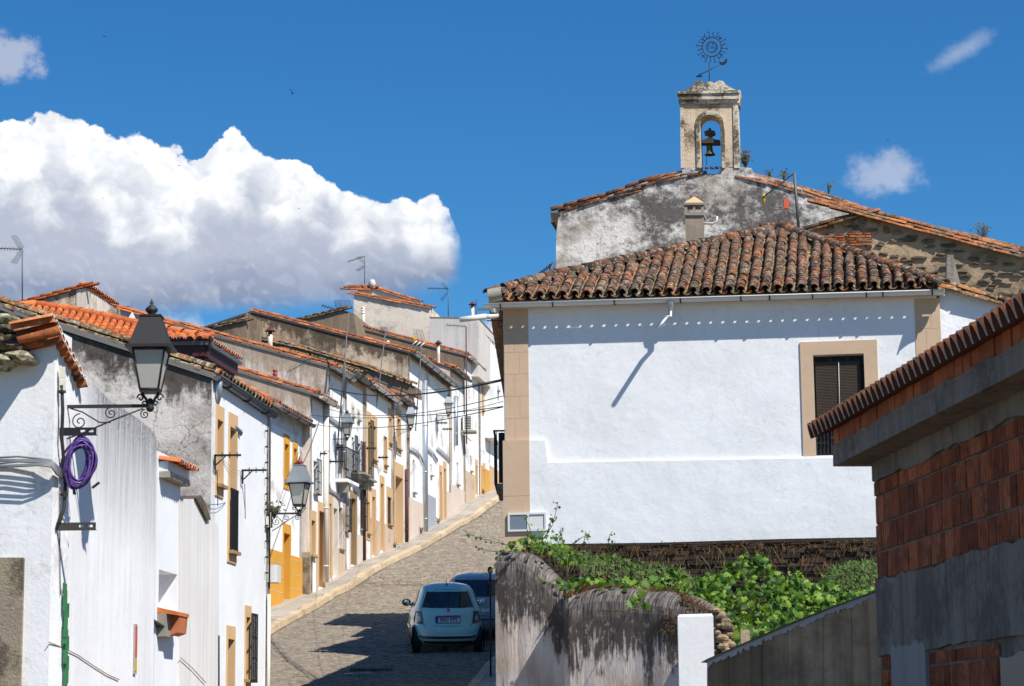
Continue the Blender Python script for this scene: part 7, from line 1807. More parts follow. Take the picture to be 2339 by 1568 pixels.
# ================================================================ lanterns
def lantern(px, py_arm, d, rim_px, x_wall, label, metal, arm_y=None, yaw=0.0, finial=None, scroll=True, post_down=.5, arm_col=None, off=0.0):
    s = rim_px*d/5400/.46; c = P(px, py_arm, d); wx = P(x_wall, py_arm, d); L_ = c.x-wx.x
    root = thing('street_lantern', label, 'street lamp', wx, 'wall-mounted street lanterns')
    cy, sy = math.cos(yaw), math.sin(yaw)
    def lp(x, y, z): return c+V((x*cy-y*sy, x*sy+y*cy, z))*s
    zb, zg, zr = .17, .59, .93
    hb, ht = .095, .165
    def fr(h0, h1, z0, z1): return [lp(x*h0, y*h0, z0) for x, y in ((-1, -1), (1, -1), (1, 1), (-1, 1))]+[lp(x*h1, y*h1, z1) for x, y in ((-1, -1), (1, -1), (1, 1), (-1, 1))]
    arm = arm_col or metal
    q = MB(); q.hexa(fr(.205, .105, zg+.03, zr)); q.hexa(fr(.235, .235, zg, zg+.03)); q.hexa(fr(.115, .115, zr, zr+.018)); rf_ = q.build('lantern_roof', metal, root)
    q = MB(); q.lathe([(.03, 0), (.03, .02), (.062, .05), (.066, .075), (.03, .11), (.012, .125), (.022, .14), (.012, .155), (0, .19)], lp(0, 0, zr+.015), 12) ; 
    q2 = MB(); q2.lathe([(r_*s, z_*s) for r_, z_ in [(.03, 0), (.03, .02), (.062, .05), (.066, .075), (.03, .11), (.012, .125), (.022, .14), (.012, .155), (0, .19)]], lp(0, 0, zr+.015), 12); q2.build('finial', finial or metal, root)
    q = MB(); cn = ((-1, -1), (1, -1), (1, 1), (-1, 1))
    for i in range(4):
        a, b = cn[i], cn[(i+1) % 4]; q.tube([lp(a[0]*hb, a[1]*hb, zb), lp(a[0]*ht, a[1]*ht, zg)], .011*s, 4)
        q.tube([lp(a[0]*hb, a[1]*hb, zb), lp(b[0]*hb, b[1]*hb, zb)], .014*s, 4); q.tube([lp(a[0]*ht, a[1]*ht, zg-.01), lp(b[0]*ht, b[1]*ht, zg-.01)], .014*s, 4)
    q.hexa(fr(hb*1.05, hb*1.05, zb-.03, zb)); q.build('lantern_frame', metal if finial is None else M['darkmetal'], root)
    for i in range(4):
        a, b = cn[i], cn[(i+1) % 4]; k_ = .97; qq = MB()
        p4 = [lp(a[0]*hb*k_, a[1]*hb*k_, zb+.005), lp(b[0]*hb*k_, b[1]*hb*k_, zb+.005), lp(b[0]*ht*k_, b[1]*ht*k_, zg-.02), lp(a[0]*ht*k_, a[1]*ht*k_, zg-.02)]
        nn = (p4[1]-p4[0]).cross(p4[3]-p4[0]).normalized()*(-.004*s); qq.prism(p4, nn); qq.build('glass_pane', M['pane'], root)
    q = MB(); am = M['darkmetal']
    for sg in (-1, 1):
        q.tube([lp(sg*.085, 0, zb-.03), lp(sg*.02, 0, .04), lp(0, 0, 0)], .014*s, 5)
        q.tube([lp(sg*(.10+.035*math.cos(t_)*(1-t_/9)), 0, .09+.045*math.sin(t_)*(1-t_/9)) for t_ in [j*.5 for j in range(14)]], .009*s, 4)
        q.tube([lp(sg*(.055+.028*math.cos(t_)*(1-t_/9)), 0, .03+.03*math.sin(t_)*(1-t_/9)) for t_ in [j*.5 for j in range(14)]], .009*s, 4)
    q.lathe([(0, -.06*s), (.03*s, -.05*s), (.045*s, -.02*s), (.03*s, .02*s), (.022*s, .08*s), (0, .09*s)], c, 8); q.build('support_fork', am, root)
    q = MB(); q.obox(wx+V((0, -.012*s, -.02*s)), V((L_+.03*s, 0, 0)), V((0, .024*s, 0)), V((0, 0, .035*s))); q.obox(wx+V((0, -.016*s, -.28*s)), V((.03*s, 0, 0)), V((0, .03*s, 0)), V((0, 0, .40*s)))
    q.build('bracket_arm', am, root)
    if scroll:
        q = MB(); h0 = wx+V((.01, 0, -.02*s)); 
        bx = L_
        q.tube([wx+V((.03*s, 0, -.34*s)), wx+V((bx*.25, 0, -.27*s)), wx+V((bx*.62, 0, -.13*s)), wx+V((bx*.92, 0, -.03*s))], .009*s, 5)
        q.tube([wx+V((bx*.08, 0, -.02*s)), wx+V((bx*.22, 0, -.06*s)), wx+V((bx*.42, 0, -.17*s)), wx+V((bx*.55, 0, -.17*s))], .008*s, 5)
        for fx, fz, rr in ((.19, -.16, .085), (.55, -.075, .065), (.94, -.09, .05)):
            cc = wx+V((bx*fx, 0, fz*s)); q.tube([cc+V((math.cos(t_+1.5), 0, math.sin(t_+1.5)))*rr*s*(1-t_/11) for t_ in [j*.42 for j in range(24)]], .007*s, 5)
        q.build('scrollwork', am, root)
    return root
lantern(343, 929, 21.9, 103, 145, 'big near black lantern on a scrolled wall arm above the purple cable coil', M['darkmetal'])
lantern(683.5, 1173.5, 39.0, 54, 619, 'grey-roofed lantern with red finial beside the ochre framed windows', M['lampgrey'], yaw=-.22, finial=M['red'])
dl = ROW.hit
lantern(793, 1003.5, 75.5, 28.5, 751, 'grey lantern in front of the balcony with black door, third up the street', M['lampgrey'], yaw=-.15, finial=M['darkmetal'])
lantern(938, 981, 84.5, 25, 900, 'grey lantern below the mossy eave in front of the tan windowed house', M['lampgrey'], yaw=.1, finial=M['darkmetal'])
lantern(1024.5, 950, 92.5, 21.5, 997, 'small grey lantern beside the white air conditioner', M['lampgrey'], yaw=.1, finial=M['darkmetal'])
lantern(1134, 917, 105, 18, 1109, 'smallest and farthest grey lantern just left of the tan quoins', M['lampgrey'], yaw=0, finial=M['darkmetal'])
# nest-like dead plant at the foot of the second lantern
weedplant(626, 1185, 39.0, 38, 10, 'tangle of dead stalks lodged behind the arm of the second lantern', .9)

# ================================================================ antennas
def yagi(base, top, d, boom_end, label, refl=None, col='steel', r=.02, n=10, es=.10, group='television antennas'):
    b, t_ = P(*base, d), P(*top, d); root = thing('tv_antenna', label, 'antenna', b, group)
    q = MB(); q.tube([b, t_], r, 6); q.build('mast', M[col], root)
    if boom_end:
        e = P(*boom_end, d-.3); q = MB(); q.tube([t_, e], .012, 4)
        ax = (e-t_).normalized()
        for i in range(n):
            c = t_.lerp(e, (i+.7)/n)
            q.tube([c+V((-.02, -es, -es*.55)), c+V((.02, es, es*.55))], .0065, 3); q.tube([c+V((.03, -es, es*.45)), c+V((-.03, es, -es*.45))], .0065, 3)
        q.build('boom', M['iron'], root)
    for k_, rf_ in enumerate(refl or []):
        q = MB(); p4 = [P(x, y, d+.15*(i % 2)) for i, (x, y) in enumerate(rf_)]
        for i in range(9): f_ = i/8; q.tube([p4[0].lerp(p4[3], f_), p4[1].lerp(p4[2], f_)], .006, 3)
        for i in range(4): f_ = i/3; q.tube([p4[0].lerp(p4[1], f_), p4[3].lerp(p4[2], f_)], .006, 3)
        q.build('reflector_grid', M['steel'], root)
    return root
yagi((51, 688), (51, 570), 70, (-20, 567), 'antenna on a tall mast at the far left against the grey cloud base', [[(25, 540), (38, 537), (55, 566), (45, 570)], [(45, 572), (54, 575), (38, 603), (25, 600)]])
yagi((833, 650), (833, 586), 106, (795, 598), 'antenna standing on the pale tower house', [[(812, 588), (822, 585), (836, 601), (830, 604)], [(830, 606), (835, 610), (820, 620), (812, 618)]], n=8)
yagi((1024, 724), (1024, 660), 101, (977, 659), 'antenna against the blue sky above the flat grey block', [[(1008, 648), (1014, 645), (1026, 662), (1022, 665)], [(1020, 667), (1024, 670), (1012, 688), (1005, 686)]], n=9)
yagi((770, 1030), (796, 716), 74.2, (735, 698), 'very tall leaning antenna mast in front of the balcony house', [[(763, 686), (800, 686), (803, 704), (768, 706)]], r=.024, n=10)
yagi((842, 1073), (880, 762), 82, (829, 745), 'leaning antenna mast in front of the row between the second and third pipes', [[(868, 748), (884, 748), (888, 760), (870, 760)]], r=.022, n=7)
an6 = yagi((949, 985), (963, 786), 86.5, None, 'antenna mast with white cross rods beside the fourth lantern', [[(944, 753), (964, 752), (970, 775), (948, 777)]], r=.022)
q = MB()
for i in range(3): q.tube([P(938+i*9, 792+i*2, 86.2), P(952+i*9, 779+i*2, 86.2)], .02, 4)
q.build('cross_rods', M['acwhite'], an6); q = MB(); q.obox(P(945, 776, 86.3), V((.12, 0, 0)), V((0, .1, 0)), V((0, 0, .14))); q.build('signal_box', M['yellow'], an6)
yagi((1066, 1015), (1064.5, 746), 95.5, (1019, 743), 'rust-red antenna mast rising past the white gutter bend', None, col='rustpipe', r=.03, n=8, es=.12)
yagi((785, 905), (789, 830), 75.0, None, 'short straight mast beside the tall leaning one', None, r=.022)
yagi((1825, 531), (1814, 396), 57.5*U, (1742, 452), 'grey mast with an orange-tipped aerial against the stained church gable', [[(1773, 478), (1800, 480), (1812, 528), (1782, 522)]], r=.028, n=0+1, es=.02)
q = MB(); q.tube([P(1745, 443, 57.2*U), P(1745, 468, 57.2*U)], .022, 5); tagm('aerial_tip', q, M['yellow'], 'yellow end bar of the aerial on the grey mast', 'antenna part', P(1745, 455, 57.2*U))
q = MB(); q.obox(P(1791, 476, 57.2*U), V((.09, 0, 0)), V((0, .08, 0)), V((0, 0, .17))); tagm('aerial_box', q, M['redplastic'], 'red amplifier box of the aerial on the grey mast', 'antenna part', P(1791, 476, 57.2*U))
yagi((1253, 632), (1262, 604), 56*U, (1226, 630), 'half hidden antenna behind the left hip of the mossy roof', [[(1252, 606), (1268, 600), (1270, 628), (1258, 628)]], n=6)
yagi((301, 715), (301, 692), 80, None, 'tiny antenna beside the pyramid stub left of the black lantern', [[(282, 700), (296, 698), (298, 708), (286, 710)]], r=.012)
yagi((1088, 730), (1088, 684), 101, None, 'thin whip mast beside the capped flue on the flat grey block', None, col='iron', r=.014)

# ================================================================ flues
def flue(px, ytop, ybot, w, d, label, mat, cap=True, capm=None):
    b = P(px, ybot, d); t_ = P(px, ytop, d); r_ = w/2/5400*d; root = thing('chimney_flue', label, 'chimney pipe', b, 'chimney flues on the roofs')
    q = MB(); q.lathe([(r_, 0), (r_, (t_.z-b.z)), (0, (t_.z-b.z))], b, 12); q.build('pipe', mat, root)
    q = MB(); H_ = t_.z
    if cap:
        q.lathe([(r_*.9, 0), (r_*.9, r_*1.6)], t_, 8); q.lathe([(r_*2.4, r_*1.5), (r_*2.3, r_*1.6), (0, r_*3.6)], t_, 8, smooth=False)
        for a in range(4): q.tube([t_+V((math.cos(a*1.57)*r_, math.sin(a*1.57)*r_, -.05)), t_+V((math.cos(a*1.57)*r_*1.8, math.sin(a*1.57)*r_*1.8, r_*1.6))], .012, 3)
        q.build('cowl', capm or M['rustpipe'], root)
    else:
        for k_ in range(3): q.lathe([(r_*1.25, -.05-k_*.12), (r_*1.25, -.0-k_*.12), (r_*.9, .0-k_*.12)], t_, 10)
        q.build('collar', capm or mat, root)
flue(617, 765, 797, 11, 83, 'round plastered flue with rusty cone cowl before the brown gable', M['tower_wall'])
flue(628.5, 845, 868, 9, 73, 'short dark red clay flue above the lower orange verge', M['red'], cap=False)
flue(829.5, 702, 748, 8.5, 103, 'slim cement flue in front of the pale tower house', M['tower_wall'], cap=False)
flue(1001.5, 790, 830, 7.5, 92, 'slim flue with small rusty cowl in front of the dark gable', M['tower_wall'], capm=M['rustpipe'])
flue(1079.5, 702, 730, 8, 101, 'short flue with dark cowl on the flat grey block', M['tower_wall'], capm=M['rustpipe'])
flue(886, 779, 795, 6, 88, 'small stub of flue at the ridge of the brown gable', M['tower_wall'], cap=False)

# ================================================================ wires over the street
def wire(a, b, sag, r, label):
    A_, B_ = P(*a), P(*b); q = MB(); q.tube(catenary(A_, B_, sag, 18), r, 4); tagm('overhead_wire', q, M['rubber'], label, 'wire', A_, 'overhead wires across the street')
wire((752, 887, 75), (1149, 869, 38), .25, .016, 'thickest black wire, highest across the street'); wire((930, 888, 85), (1149, 866, 38), .1, .006, 'thin wire running just above the thickest one')
wire((735, 930, 74), (1149, 905, 38), .3, .007, 'thin middle wire with the deepest sag'); wire((700, 947, 73), (1149, 929, 38), .15, .008, 'lower wire from the cream spout to the corner house'); wire((700, 966, 73), (1149, 930, 38), .25, .008, 'lowest wire crossing in front of the lanterns'); wire((990, 940, 90), (1149, 917, 38), .1, .005, 'faint short wire near the farthest lantern')
# bunched cables looping along the facades
for pts_, lb in (([(704, 1138), (720, 1147), (735, 1154), (747, 1163)], 'loose cable bundle above the tan door of the second house'), ([(752, 1098), (756, 1118), (768, 1126), (779, 1140), (786, 1122)], 'sagging cables under the balcony corbels'),
                 ([(938, 1022), (950, 1028), (960, 1038), (967, 1056)], 'tangled grey cables left of the long grey downpipe'), ([(978, 1022), (990, 1034), (1000, 1051)], 'tangled grey cables right of the long grey downpipe'), ([(999, 1020), (1015, 1035), (1029, 1049)], 'diagonal cable on the white house below the small lantern'), ([(753, 950), (768, 962), (785, 975)], 'cable bundle leaving the corner of the balcony house')):
    q = MB()
    for k_ in range(3): q.tube([ROW.hit(x, y+k_*3.0, .06) for x, y in pts_], .018, 4)
    tagm('facade_cable', q, M['greyplastic'], lb, 'cable', ROW.hit(*pts_[0], .06), 'cables looping along the house fronts')
def bar(px0, px1, py, lab, h_=.05):
    h = ROW.hit(px0, py, .05); L_ = (px1-px0)/5400*h.y; q = MB(); q.obox(h, V((L_, 0, 0)), V((0, .04, 0)), V((0, 0, h_)))
    for f_ in (.2, .5, .8): q.tube([h+V((L_*f_, 0, -.06)), h+V((L_*f_, 0, .1))], .01, 4)
    tagm('line_bracket', q, M['iron'], lab, 'bracket', h, 'iron line brackets on the house fronts')
bar(718, 748, 1038.5, 'thin iron bar reaching towards the balcony from the second house'); bar(748, 786, 1056.5, 'thin iron bar crossing the black balcony door'); bar(834, 860, 1026, 'iron bar across the tall tan balcony window'); bar(863, 887, 1047, 'iron bar beside the dark cable pipe'); bar(996, 1022, 968, 'upper iron bar left of the air conditioner'); bar(1010, 1033, 982, 'lower iron bar left of the air conditioner')
# air conditioner
h = ROW.hit(1057, 965, .1); q = MB(); w = .42; q.obox(h+V((0, 0, -.33)), V((w, 0, 0)), V((0, .75, 0)), V((0, 0, .66)))
ac = thing('air_conditioner', 'white air conditioner unit on brackets high on the row, beside the rust-red mast', 'air conditioner', h); q.build('casing', M['acwhite'], ac)
q = MB()
for i in range(8): q.obox(h+V((.08, -.012, -.28+i*.07)), V((w-.16, 0, 0)), V((0, .01, 0)), V((0, 0, .035)))
q.build('louvre', M['black'], ac); q = MB(); q.obox(h+V((-.1, 0, -.40)), V((w+.25, 0, 0)), V((0, .8, 0)), V((0, 0, .06))); q.tube([h+V((-.1, 0, -.40)), h+V((.35, 0, -.8))], .02, 4); q.build('support_bracket', M['beam'], ac)
# birds
def bird(px, py, span_px, label, bank=.5, d=90):
    c = P(px, py, d); s = span_px/5400*d; q = MB()
    q.lathe([(0, -.5), (.10, -.25), (.13, 0), (.08, .3), (.02, .5), (0, .7)], (0, 0, 0), 6, axis=(1, .2, .1)); body = [V(v)*s*.55 for v in q.v]; q.v = [tuple(c+v) for v in body]
    q2 = MB()
    for sg in (-1, 1): q2.mesh([c+V((.05, 0, 0))*s, c+V((-.1, 0, 0))*s, c+V((-.28, sg*.25, bank*.35*sg+.12))*s, c+V((-.55, sg*.4, bank*.5*sg+.05))*s], [(0, 1, 2), (0, 2, 3), (2, 1, 0), (3, 2, 0)])
    rt = thing('swallow', label, 'bird', c, 'swallows in the sky'); q.build('body', M['rubber'], rt); q2.build('wings', M['rubber'], rt)
bird(669, 213, 16, 'swallow high in the clear blue above the cloud', -.9); bird(240, 84, 12, 'swallow near the top left of the sky', .1); bird(410, 379, 9, 'small swallow over the white cloud top', .5); bird(2029, 321, 10, 'swallow on the right above the small puff of cloud', .2); bird(684, 477, 8, 'tiny swallow in front of the cloud middle', .2); bird(237, 453, 6, 'tiniest swallow at the left of the cloud', .4); bird(402, 645, 5, 'dark swallow low against the cloud base', 0); bird(1147, 878-8, 6, 'small dark bird perched by the wires', 0, 60) if False else None
# sign post at the garden wall corner
h = P(1121, 1560, 43.5); q = MB(); t_ = P(1119.5, 1302, 43.5); q.tube([V((h.x, h.y, gz(43.5))), t_], .017, 8); po = thing('street_post', 'dark metal post with a small round cap in front of the garden wall corner', 'post', (h.x, h.y, gz(43.5))); q.build('pole', M['iron'], po)
q = MB(); q.lathe([(0, -.07), (.045, -.055), (.05, 0), (.035, .045), (0, .065)], t_, 10); q.build('cap', M['rubber'], po)

# ================================================================ cars
def paint(name, col, rough=.28):
    m, t, b = newmat(name); t.put(b.inputs['Base Color'], (*col, 1)); b.inputs['Roughness'].default_value = rough; b.inputs['Coat Weight'].default_value = .6; b.inputs['Coat Roughness'].default_value = .05
    return m
M['mint'] = paint('mint_paint', (.40, .72, .66)); M['silver'] = paint('silver_paint', (.34, .37, .42)); 
m_, t_, b_ = newmat('car_glass'); t_.put(b_.inputs['Base Color'], (.012, .015, .017, 1)); b_.inputs['Roughness'].default_value = .04; b_.inputs['Coat Weight'].default_value = .5; M['carglass'] = m_
M['chrome'] = simple('chrome', (.72, .74, .76), .12, 1.0, .05, 10, 0); M['taillight'] = simple('tail_light_red', (.16, .006, .010), .15, 0, .1, 10, 0, coat=1); M['plate'] = simple('number_plate_white', (.78, .78, .76), .4, 0, .05, 10, 0); M['plateblue'] = simple('plate_blue', (.02, .07, .42), .4, 0, .05, 10, 0); M['blacktext'] = simple('plate_black', (.01, .01, .01), .5, 0, 0, 10, 0)
class Car:
    def __init__(s, slices, n): s.S = slices; s.Z = [a[0] for a in slices]; s.n = n
    def at(s, z):
        z_ = s.Z; return [float(np.interp(z, z_, [a[k] for a in s.S])) for k in (1, 2, 3)]
    def rear(s, x, z, off=0):
        w, yr, yf = s.at(z); hl = (yf-yr)/2; yc = (yf+yr)/2; k = min(abs(x)/w, .999); return V((x, yc-hl*(1-k**s.n)**(1/s.n)-off, z))
    def side(s, y, z, sg, off=0):
        w, yr, yf = s.at(z); hl = (yf-yr)/2; yc = (yf+yr)/2; k = min(abs(y-yc)/hl, .999); return V((sg*(w*(1-k**s.n)**(1/s.n)+off), y, z))
    def body(s, mb, seg=128):
        rings = []
        zs_ = np.interp(np.linspace(0, len(s.Z)-1, 60), range(len(s.Z)), s.Z)
        for z in zs_:
            w, yr, yf = s.at(z); hl = (yf-yr)/2; yc = (yf+yr)/2
            rings.append([(w*math.copysign(abs(math.cos(a))**(2/s.n), math.cos(a)), yc+hl*math.copysign(abs(math.sin(a))**(2/s.n), math.sin(a)), z) for a in [2*math.pi*i/seg for i in range(seg)]])
        vs = [v for r_ in rings for v in r_]; fs = [(i*seg+k, i*seg+(k+1) % seg, (i+1)*seg+(k+1) % seg, (i+1)*seg+k) for i in range(len(rings)-1) for k in range(seg)]
        fs.append(tuple(range(seg-1, -1, -1))); fs.append(tuple(range((len(rings)-1)*seg, len(rings)*seg))); mb.mesh(vs, fs, 0, True)
def gridpatch(mb, fn, q4, off, nx=10, ny=6, mi=0, th=.01):
    """q4: four (a,z) corners; fn(a,z,off) gives a surface point"""
    vs = []
    for o_ in (off, off-th):
        for j in range(ny+1):
            for i in range(nx+1):
                u, v = i/nx, j/ny; a = lerp(lerp(q4[0][0], q4[1][0], u), lerp(q4[3][0], q4[2][0], u), v); z = lerp(lerp(q4[0][1], q4[1][1], u), lerp(q4[3][1], q4[2][1], u), v); vs.append(fn(a, z, o_))
    N = (nx+1)*(ny+1); f1 = [(j*(nx+1)+i, j*(nx+1)+i+1, (j+1)*(nx+1)+i+1, (j+1)*(nx+1)+i) for j in range(ny) for i in range(nx)]
    fs = f1+[tuple(N+k for k in reversed(f)) for f in f1]
    bd = [i for i in range(nx+1)]+[j*(nx+1)+nx for j in range(1, ny+1)]+[ny*(nx+1)+i for i in range(nx-1, -1, -1)]+[j*(nx+1) for j in range(ny-1, 0, -1)]
    fs += [(bd[i], bd[(i+1) % len(bd)], N+bd[(i+1) % len(bd)], N+bd[i]) for i in range(len(bd))]
    mb.mesh(vs, fs, mi, True)
def smoothed(sl, k=2):
    z = np.linspace(sl[0][0], sl[-1][0], 60); out = []
    cols = [np.interp(z, [a[0] for a in sl], [a[c] for a in sl]) for c in (1, 2, 3)]
    for _ in range(k):
        for c in cols: c[1:-1] = (c[:-2]+2*c[1:-1]+c[2:])/4
    return [(float(z[i]), float(cols[0][i]), float(cols[1][i]), float(cols[2][i])) for i in range(60)]
def make_car(name, label, loc, yaw, pitch, sl, n, pm, wheels, wr, feats):
    root = thing(name, label, 'car', (0, 0, 0)); C_ = Car(smoothed(sl), n)
    mb = MB(); C_.body(mb); body = mb.build('body', pm, root)
    for (wx_, wy_) in wheels:
        q = MB(); sg = 1 if wx_ > 0 else -1
        q.lathe([(0, -.09), (wr*.62, -.09), (wr*.66, -.10), (wr*.97, -.09), (wr, -.06), (wr, .06), (wr*.97, .09), (wr*.66, .10), (wr*.62, .08), (0, .07)], (wx_, wy_, wr), 24, axis=(sg, 0, 0)); w_ = q.build('wheel', M['rubber'], root)
        q = MB(); q.lathe([(0, .085), (wr*.6, .075), (wr*.62, .10)], (wx_, wy_, wr), 20, axis=(sg, 0, 0)); q.build('rim', M['chrome'], root, parent=w_)
        q = MB(); q.lathe([(wr*1.16, 0), (0, .0)], (sg*(sl[2][1]+.004), wy_, wr), 24, axis=(sg, 0, 0)); q.build('wheel_arch', M['rubber'], root)
    feats(root, C_)
    root.location = V(loc); root.rotation_euler = (pitch, 0, yaw)
    return root
fiat_sl = [(.20, .70, .16, 3.42), (.27, .775, .05, 3.5), (.36, .805, .0, 3.57), (.50, .815, 0, 3.57), (.60, .815, .03, 3.55), (.66, .805, .07, 3.50), (.78, .80, .10, 3.36), (.90, .785, .13, 3.10), (.97, .76, .17, 2.85), (1.05, .72, .22, 2.68), (1.15, .675, .30, 2.48), (1.27, .62, .40, 2.24), (1.36, .575, .50, 2.04), (1.42, .53, .62, 1.90), (1.465, .44, .82, 1.70), (1.488, .22, 1.05, 1.45)]
def rrect(x0, x1, z0, z1, r, n=4):
    out = []
    for cx, cz, a0 in ((x1-r, z1-r, 0), (x0+r, z1-r, 90), (x0+r, z0+r, 180), (x1-r, z0+r, 270)):
        for k in range(n+1): a = R(a0+90*k/n); out.append((cx+r*math.cos(a), cz+r*math.sin(a)))
    return out
def polypatch(mb, fn, pts, off, mi=0, th=.012):
    cx = sum(p[0] for p in pts)/len(pts); cz = sum(p[1] for p in pts)/len(pts); n = len(pts)
    mids = [((p[0]+cx)/2, (p[1]+cz)/2) for p in pts]
    vs = [fn(*p, off) for p in pts]+[fn(*p, off) for p in mids]+[fn(cx, cz, off)]+[fn(*p, off-th) for p in pts]
    fs = []
    for i in range(n):
        j = (i+1) % n; fs += [(i, n+i, n+j, j), (n+i, 2*n, n+j), (i, j, 2*n+1+j, 2*n+1+i)]
    mb.mesh(vs, fs, mi, True)
def outline(q, fn, pts, off, r):
    q.tube([fn(*p, off) for p in pts], r, 4, closed=True)
def densify(pts, k=5):
    return [(lerp(a[0], b[0], i/k), lerp(a[1], b[1], i/k)) for a, b in zip(pts, pts[1:]+pts[:1]) for i in range(k)]
def text_part(s_, size, fn, x0, z0, mat, root, parent, name='plate_characters', sx=1.0):
    cu = bpy.data.curves.new(name, 'FONT'); cu.body = s_; cu.size = size; cu.extrude = .001; cu.align_x = 'CENTER'; cu.align_y = 'CENTER'; cu.offset = .002
    o = bpy.data.objects.new(name, cu); COL.objects.link(o); dg = bpy.context.evaluated_depsgraph_get()
    me = bpy.data.meshes.new_from_object(o.evaluated_get(dg)); bpy.data.objects.remove(o)
    for v in me.vertices:
        p_ = fn(x0+v.co.x*sx, z0+v.co.y); v.co = p_+V((0, -v.co.z, 0))
    me.materials.clear(); me.materials.append(mat); o = bpy.data.objects.new(name, me); COL.objects.link(o); o.parent = parent; return o
def fiat_feats(root, C_):
    r_ = C_.rear
    q = MB(); gridpatch(q, r_, [(-.56, .995), (.56, .995), (.45, 1.325), (-.45, 1.325)], .012, 28, 12, th=.03); rw = q.build('rear_window', M['carglass'], root)
    q = MB(); outline(q, r_, densify([(-.56, .995), (.56, .995), (.45, 1.325), (-.45, 1.325)], 6), .006, .008); q.build('window_seal', M['rubber'], root, parent=rw)
    # hatch seam
    q = MB(); outline(q, r_, densify([(-.50, .60), (.50, .60), (.55, .66), (.585, .97), (.50, 1.30), (.44, 1.37), (-.44, 1.37), (-.50, 1.30), (-.585, .97), (-.55, .66)], 5), .000, .006); q.build('hatch_seam', M['rubber'], root)
    for sg in (-1, 1):
        q = MB(); gridpatch(q, r_, [(sg*.535, .645), (sg*.74, .645), (sg*.70, .905), (sg*.585, .905)], .022, 8, 8, th=.05); tl = q.build('tail_light', M['taillight'], root)
        q = MB(); gridpatch(q, r_, [(sg*.605, .715), (sg*.665, .715), (sg*.65, .83), (sg*.625, .83)], .028, 5, 5, th=.02); q.build('light_insert', M['mint'], root, parent=tl)
        q = MB(); outline(q, r_, densify([(sg*.555, .655), (sg*.725, .655), (sg*.735, .74), (sg*.695, .885), (sg*.60, .895), (sg*.57, .80)], 3), .018, .005); q.build('light_rim', M['rubber'], root, parent=tl)
        q = MB(); gridpatch(q, r_, [(sg*.60, .345), (sg*.36, .345), (sg*.36, .375), (sg*.60, .38)], .012, 6, 2); q.build('rear_reflector', M['taillight'], root)
    q = MB(); gridpatch(q, r_, [(-.28, .655), (.28, .655), (.28, .80), (-.28, .80)], .004, 8, 3, th=.004); q.build('plate_recess', M['mint'], root)
    q = MB(); gridpatch(q, r_, [(-.26, .68), (.26, .68), (.26, .79), (-.26, .79)], .016, 8, 2); pl_ = q.build('number_plate', M['plate'], root)
    q = MB(); gridpatch(q, r_, [(-.26, .68), (-.218, .68), (-.218, .79), (-.26, .79)], .0175, 2, 2, th=.004); q.build('plate_band', M['plateblue'], root, parent=pl_)
    text_part('0062 KPZ', .105, lambda x, z: r_(x, z, .019), .02, .735, M['blacktext'], root, pl_, sx=.93)
    q = MB(); outline(q, r_, densify([(-.268, .672), (.268, .672), (.268, .798), (-.268, .798)], 6), .014, .007); q.build('plate_frame', M['plateblue'], root, parent=pl_)
    q = MB(); q.tube([r_(x, .830+.008*math.cos(x*5), .03) for x in np.linspace(-.29, .29, 14)], [.010]+[.022]*12+[.010], 8); q.build('chrome_handle', M['chrome'], root)
    q = MB(); o_ = r_(0, .945, .01); q.lathe([(0, .012), (.042, .008), (.05, 0)], o_, 20, axis=(0, -1, .15)); em = q.build('round_badge', M['chrome'], root); q = MB(); q.lathe([(0, .016), (.036, .014)], o_, 16, axis=(0, -1, .15)); q.build('badge_centre', M['taillight'], root, parent=em)
    q = MB(); q.tube([r_(x, .385, .008) for x in np.linspace(-.62, .62, 20)], .010, 5); q.build('bumper_trim', M['chrome'], root)
    q = MB(); gridpatch(q, r_, [(-.62, .325), (.62, .325), (.62, .375), (-.62, .375)], .004, 16, 2); q.build('bumper_slot', M['rubber'], root)
    q = MB(); gridpatch(q, r_, [(-.66, .205), (.66, .205), (.69, .27), (-.69, .27)], .008, 16, 2); q.build('lower_valance', M['rubber'], root)
    for sg in (-1, 1):
        q = MB(); sd = lambda y, z, o, sg=sg: C_.side(y, z, sg, o)
        polypatch(q, sd, densify([(.78, 1.00), (1.28, .985), (1.28, 1.33), (1.05, 1.32), (.86, 1.20)], 3), .008); q.build('quarter_window', M['carglass'], root)
        q = MB(); gridpatch(q, sd, [(1.34, .985), (2.42, .985), (1.95, 1.355), (1.34, 1.35)], .010, 16, 10, th=.03); q.build('door_window', M['carglass'], root)
        q = MB(); outline(q, sd, densify([(1.30, .34), (2.5, .34), (2.5, .97), (2.1, 1.36), (1.30, 1.36)], 5), .001, .005); dr_ = q.build('door_seam', M['rubber'], root)
        q = MB(); q.tube([sd(1.42, .86, .02), sd(1.60, .865, .02)], .014, 6); q.build('door_handle', M['chrome'], root)
        q = MB(); q.tube([sd(y, .50, .012) for y in np.linspace(.95, 2.5, 8)], .014, 5); q.build('side_strip', M['chrome'], root)
        mc = V((sg*.86, 2.20, 1.00)); q = MB(); q.lathe([(0, -.07), (.06, -.055), (.082, 0), (.075, .045)], mc, 16, axis=(0, 1, 0)); q.v = [(mc.x+(v[0]-mc.x)*1.25, v[1], v[2]) for v in q.v]; q.tube([mc+V((-sg*.05, .02, -.04)), mc+V((-sg*.20, .04, -.09))], .02, 6); mi_ = q.build('wing_mirror', M['rubber'] if sg < 0 else M['chrome'], root)
        q = MB(); q.lathe([(0, .068), (.066, .062)], mc-V((0, .0, 0)), 14, axis=(0, -1, 0)); q.build('mirror_glass', M['chrome'], root, parent=mi_)
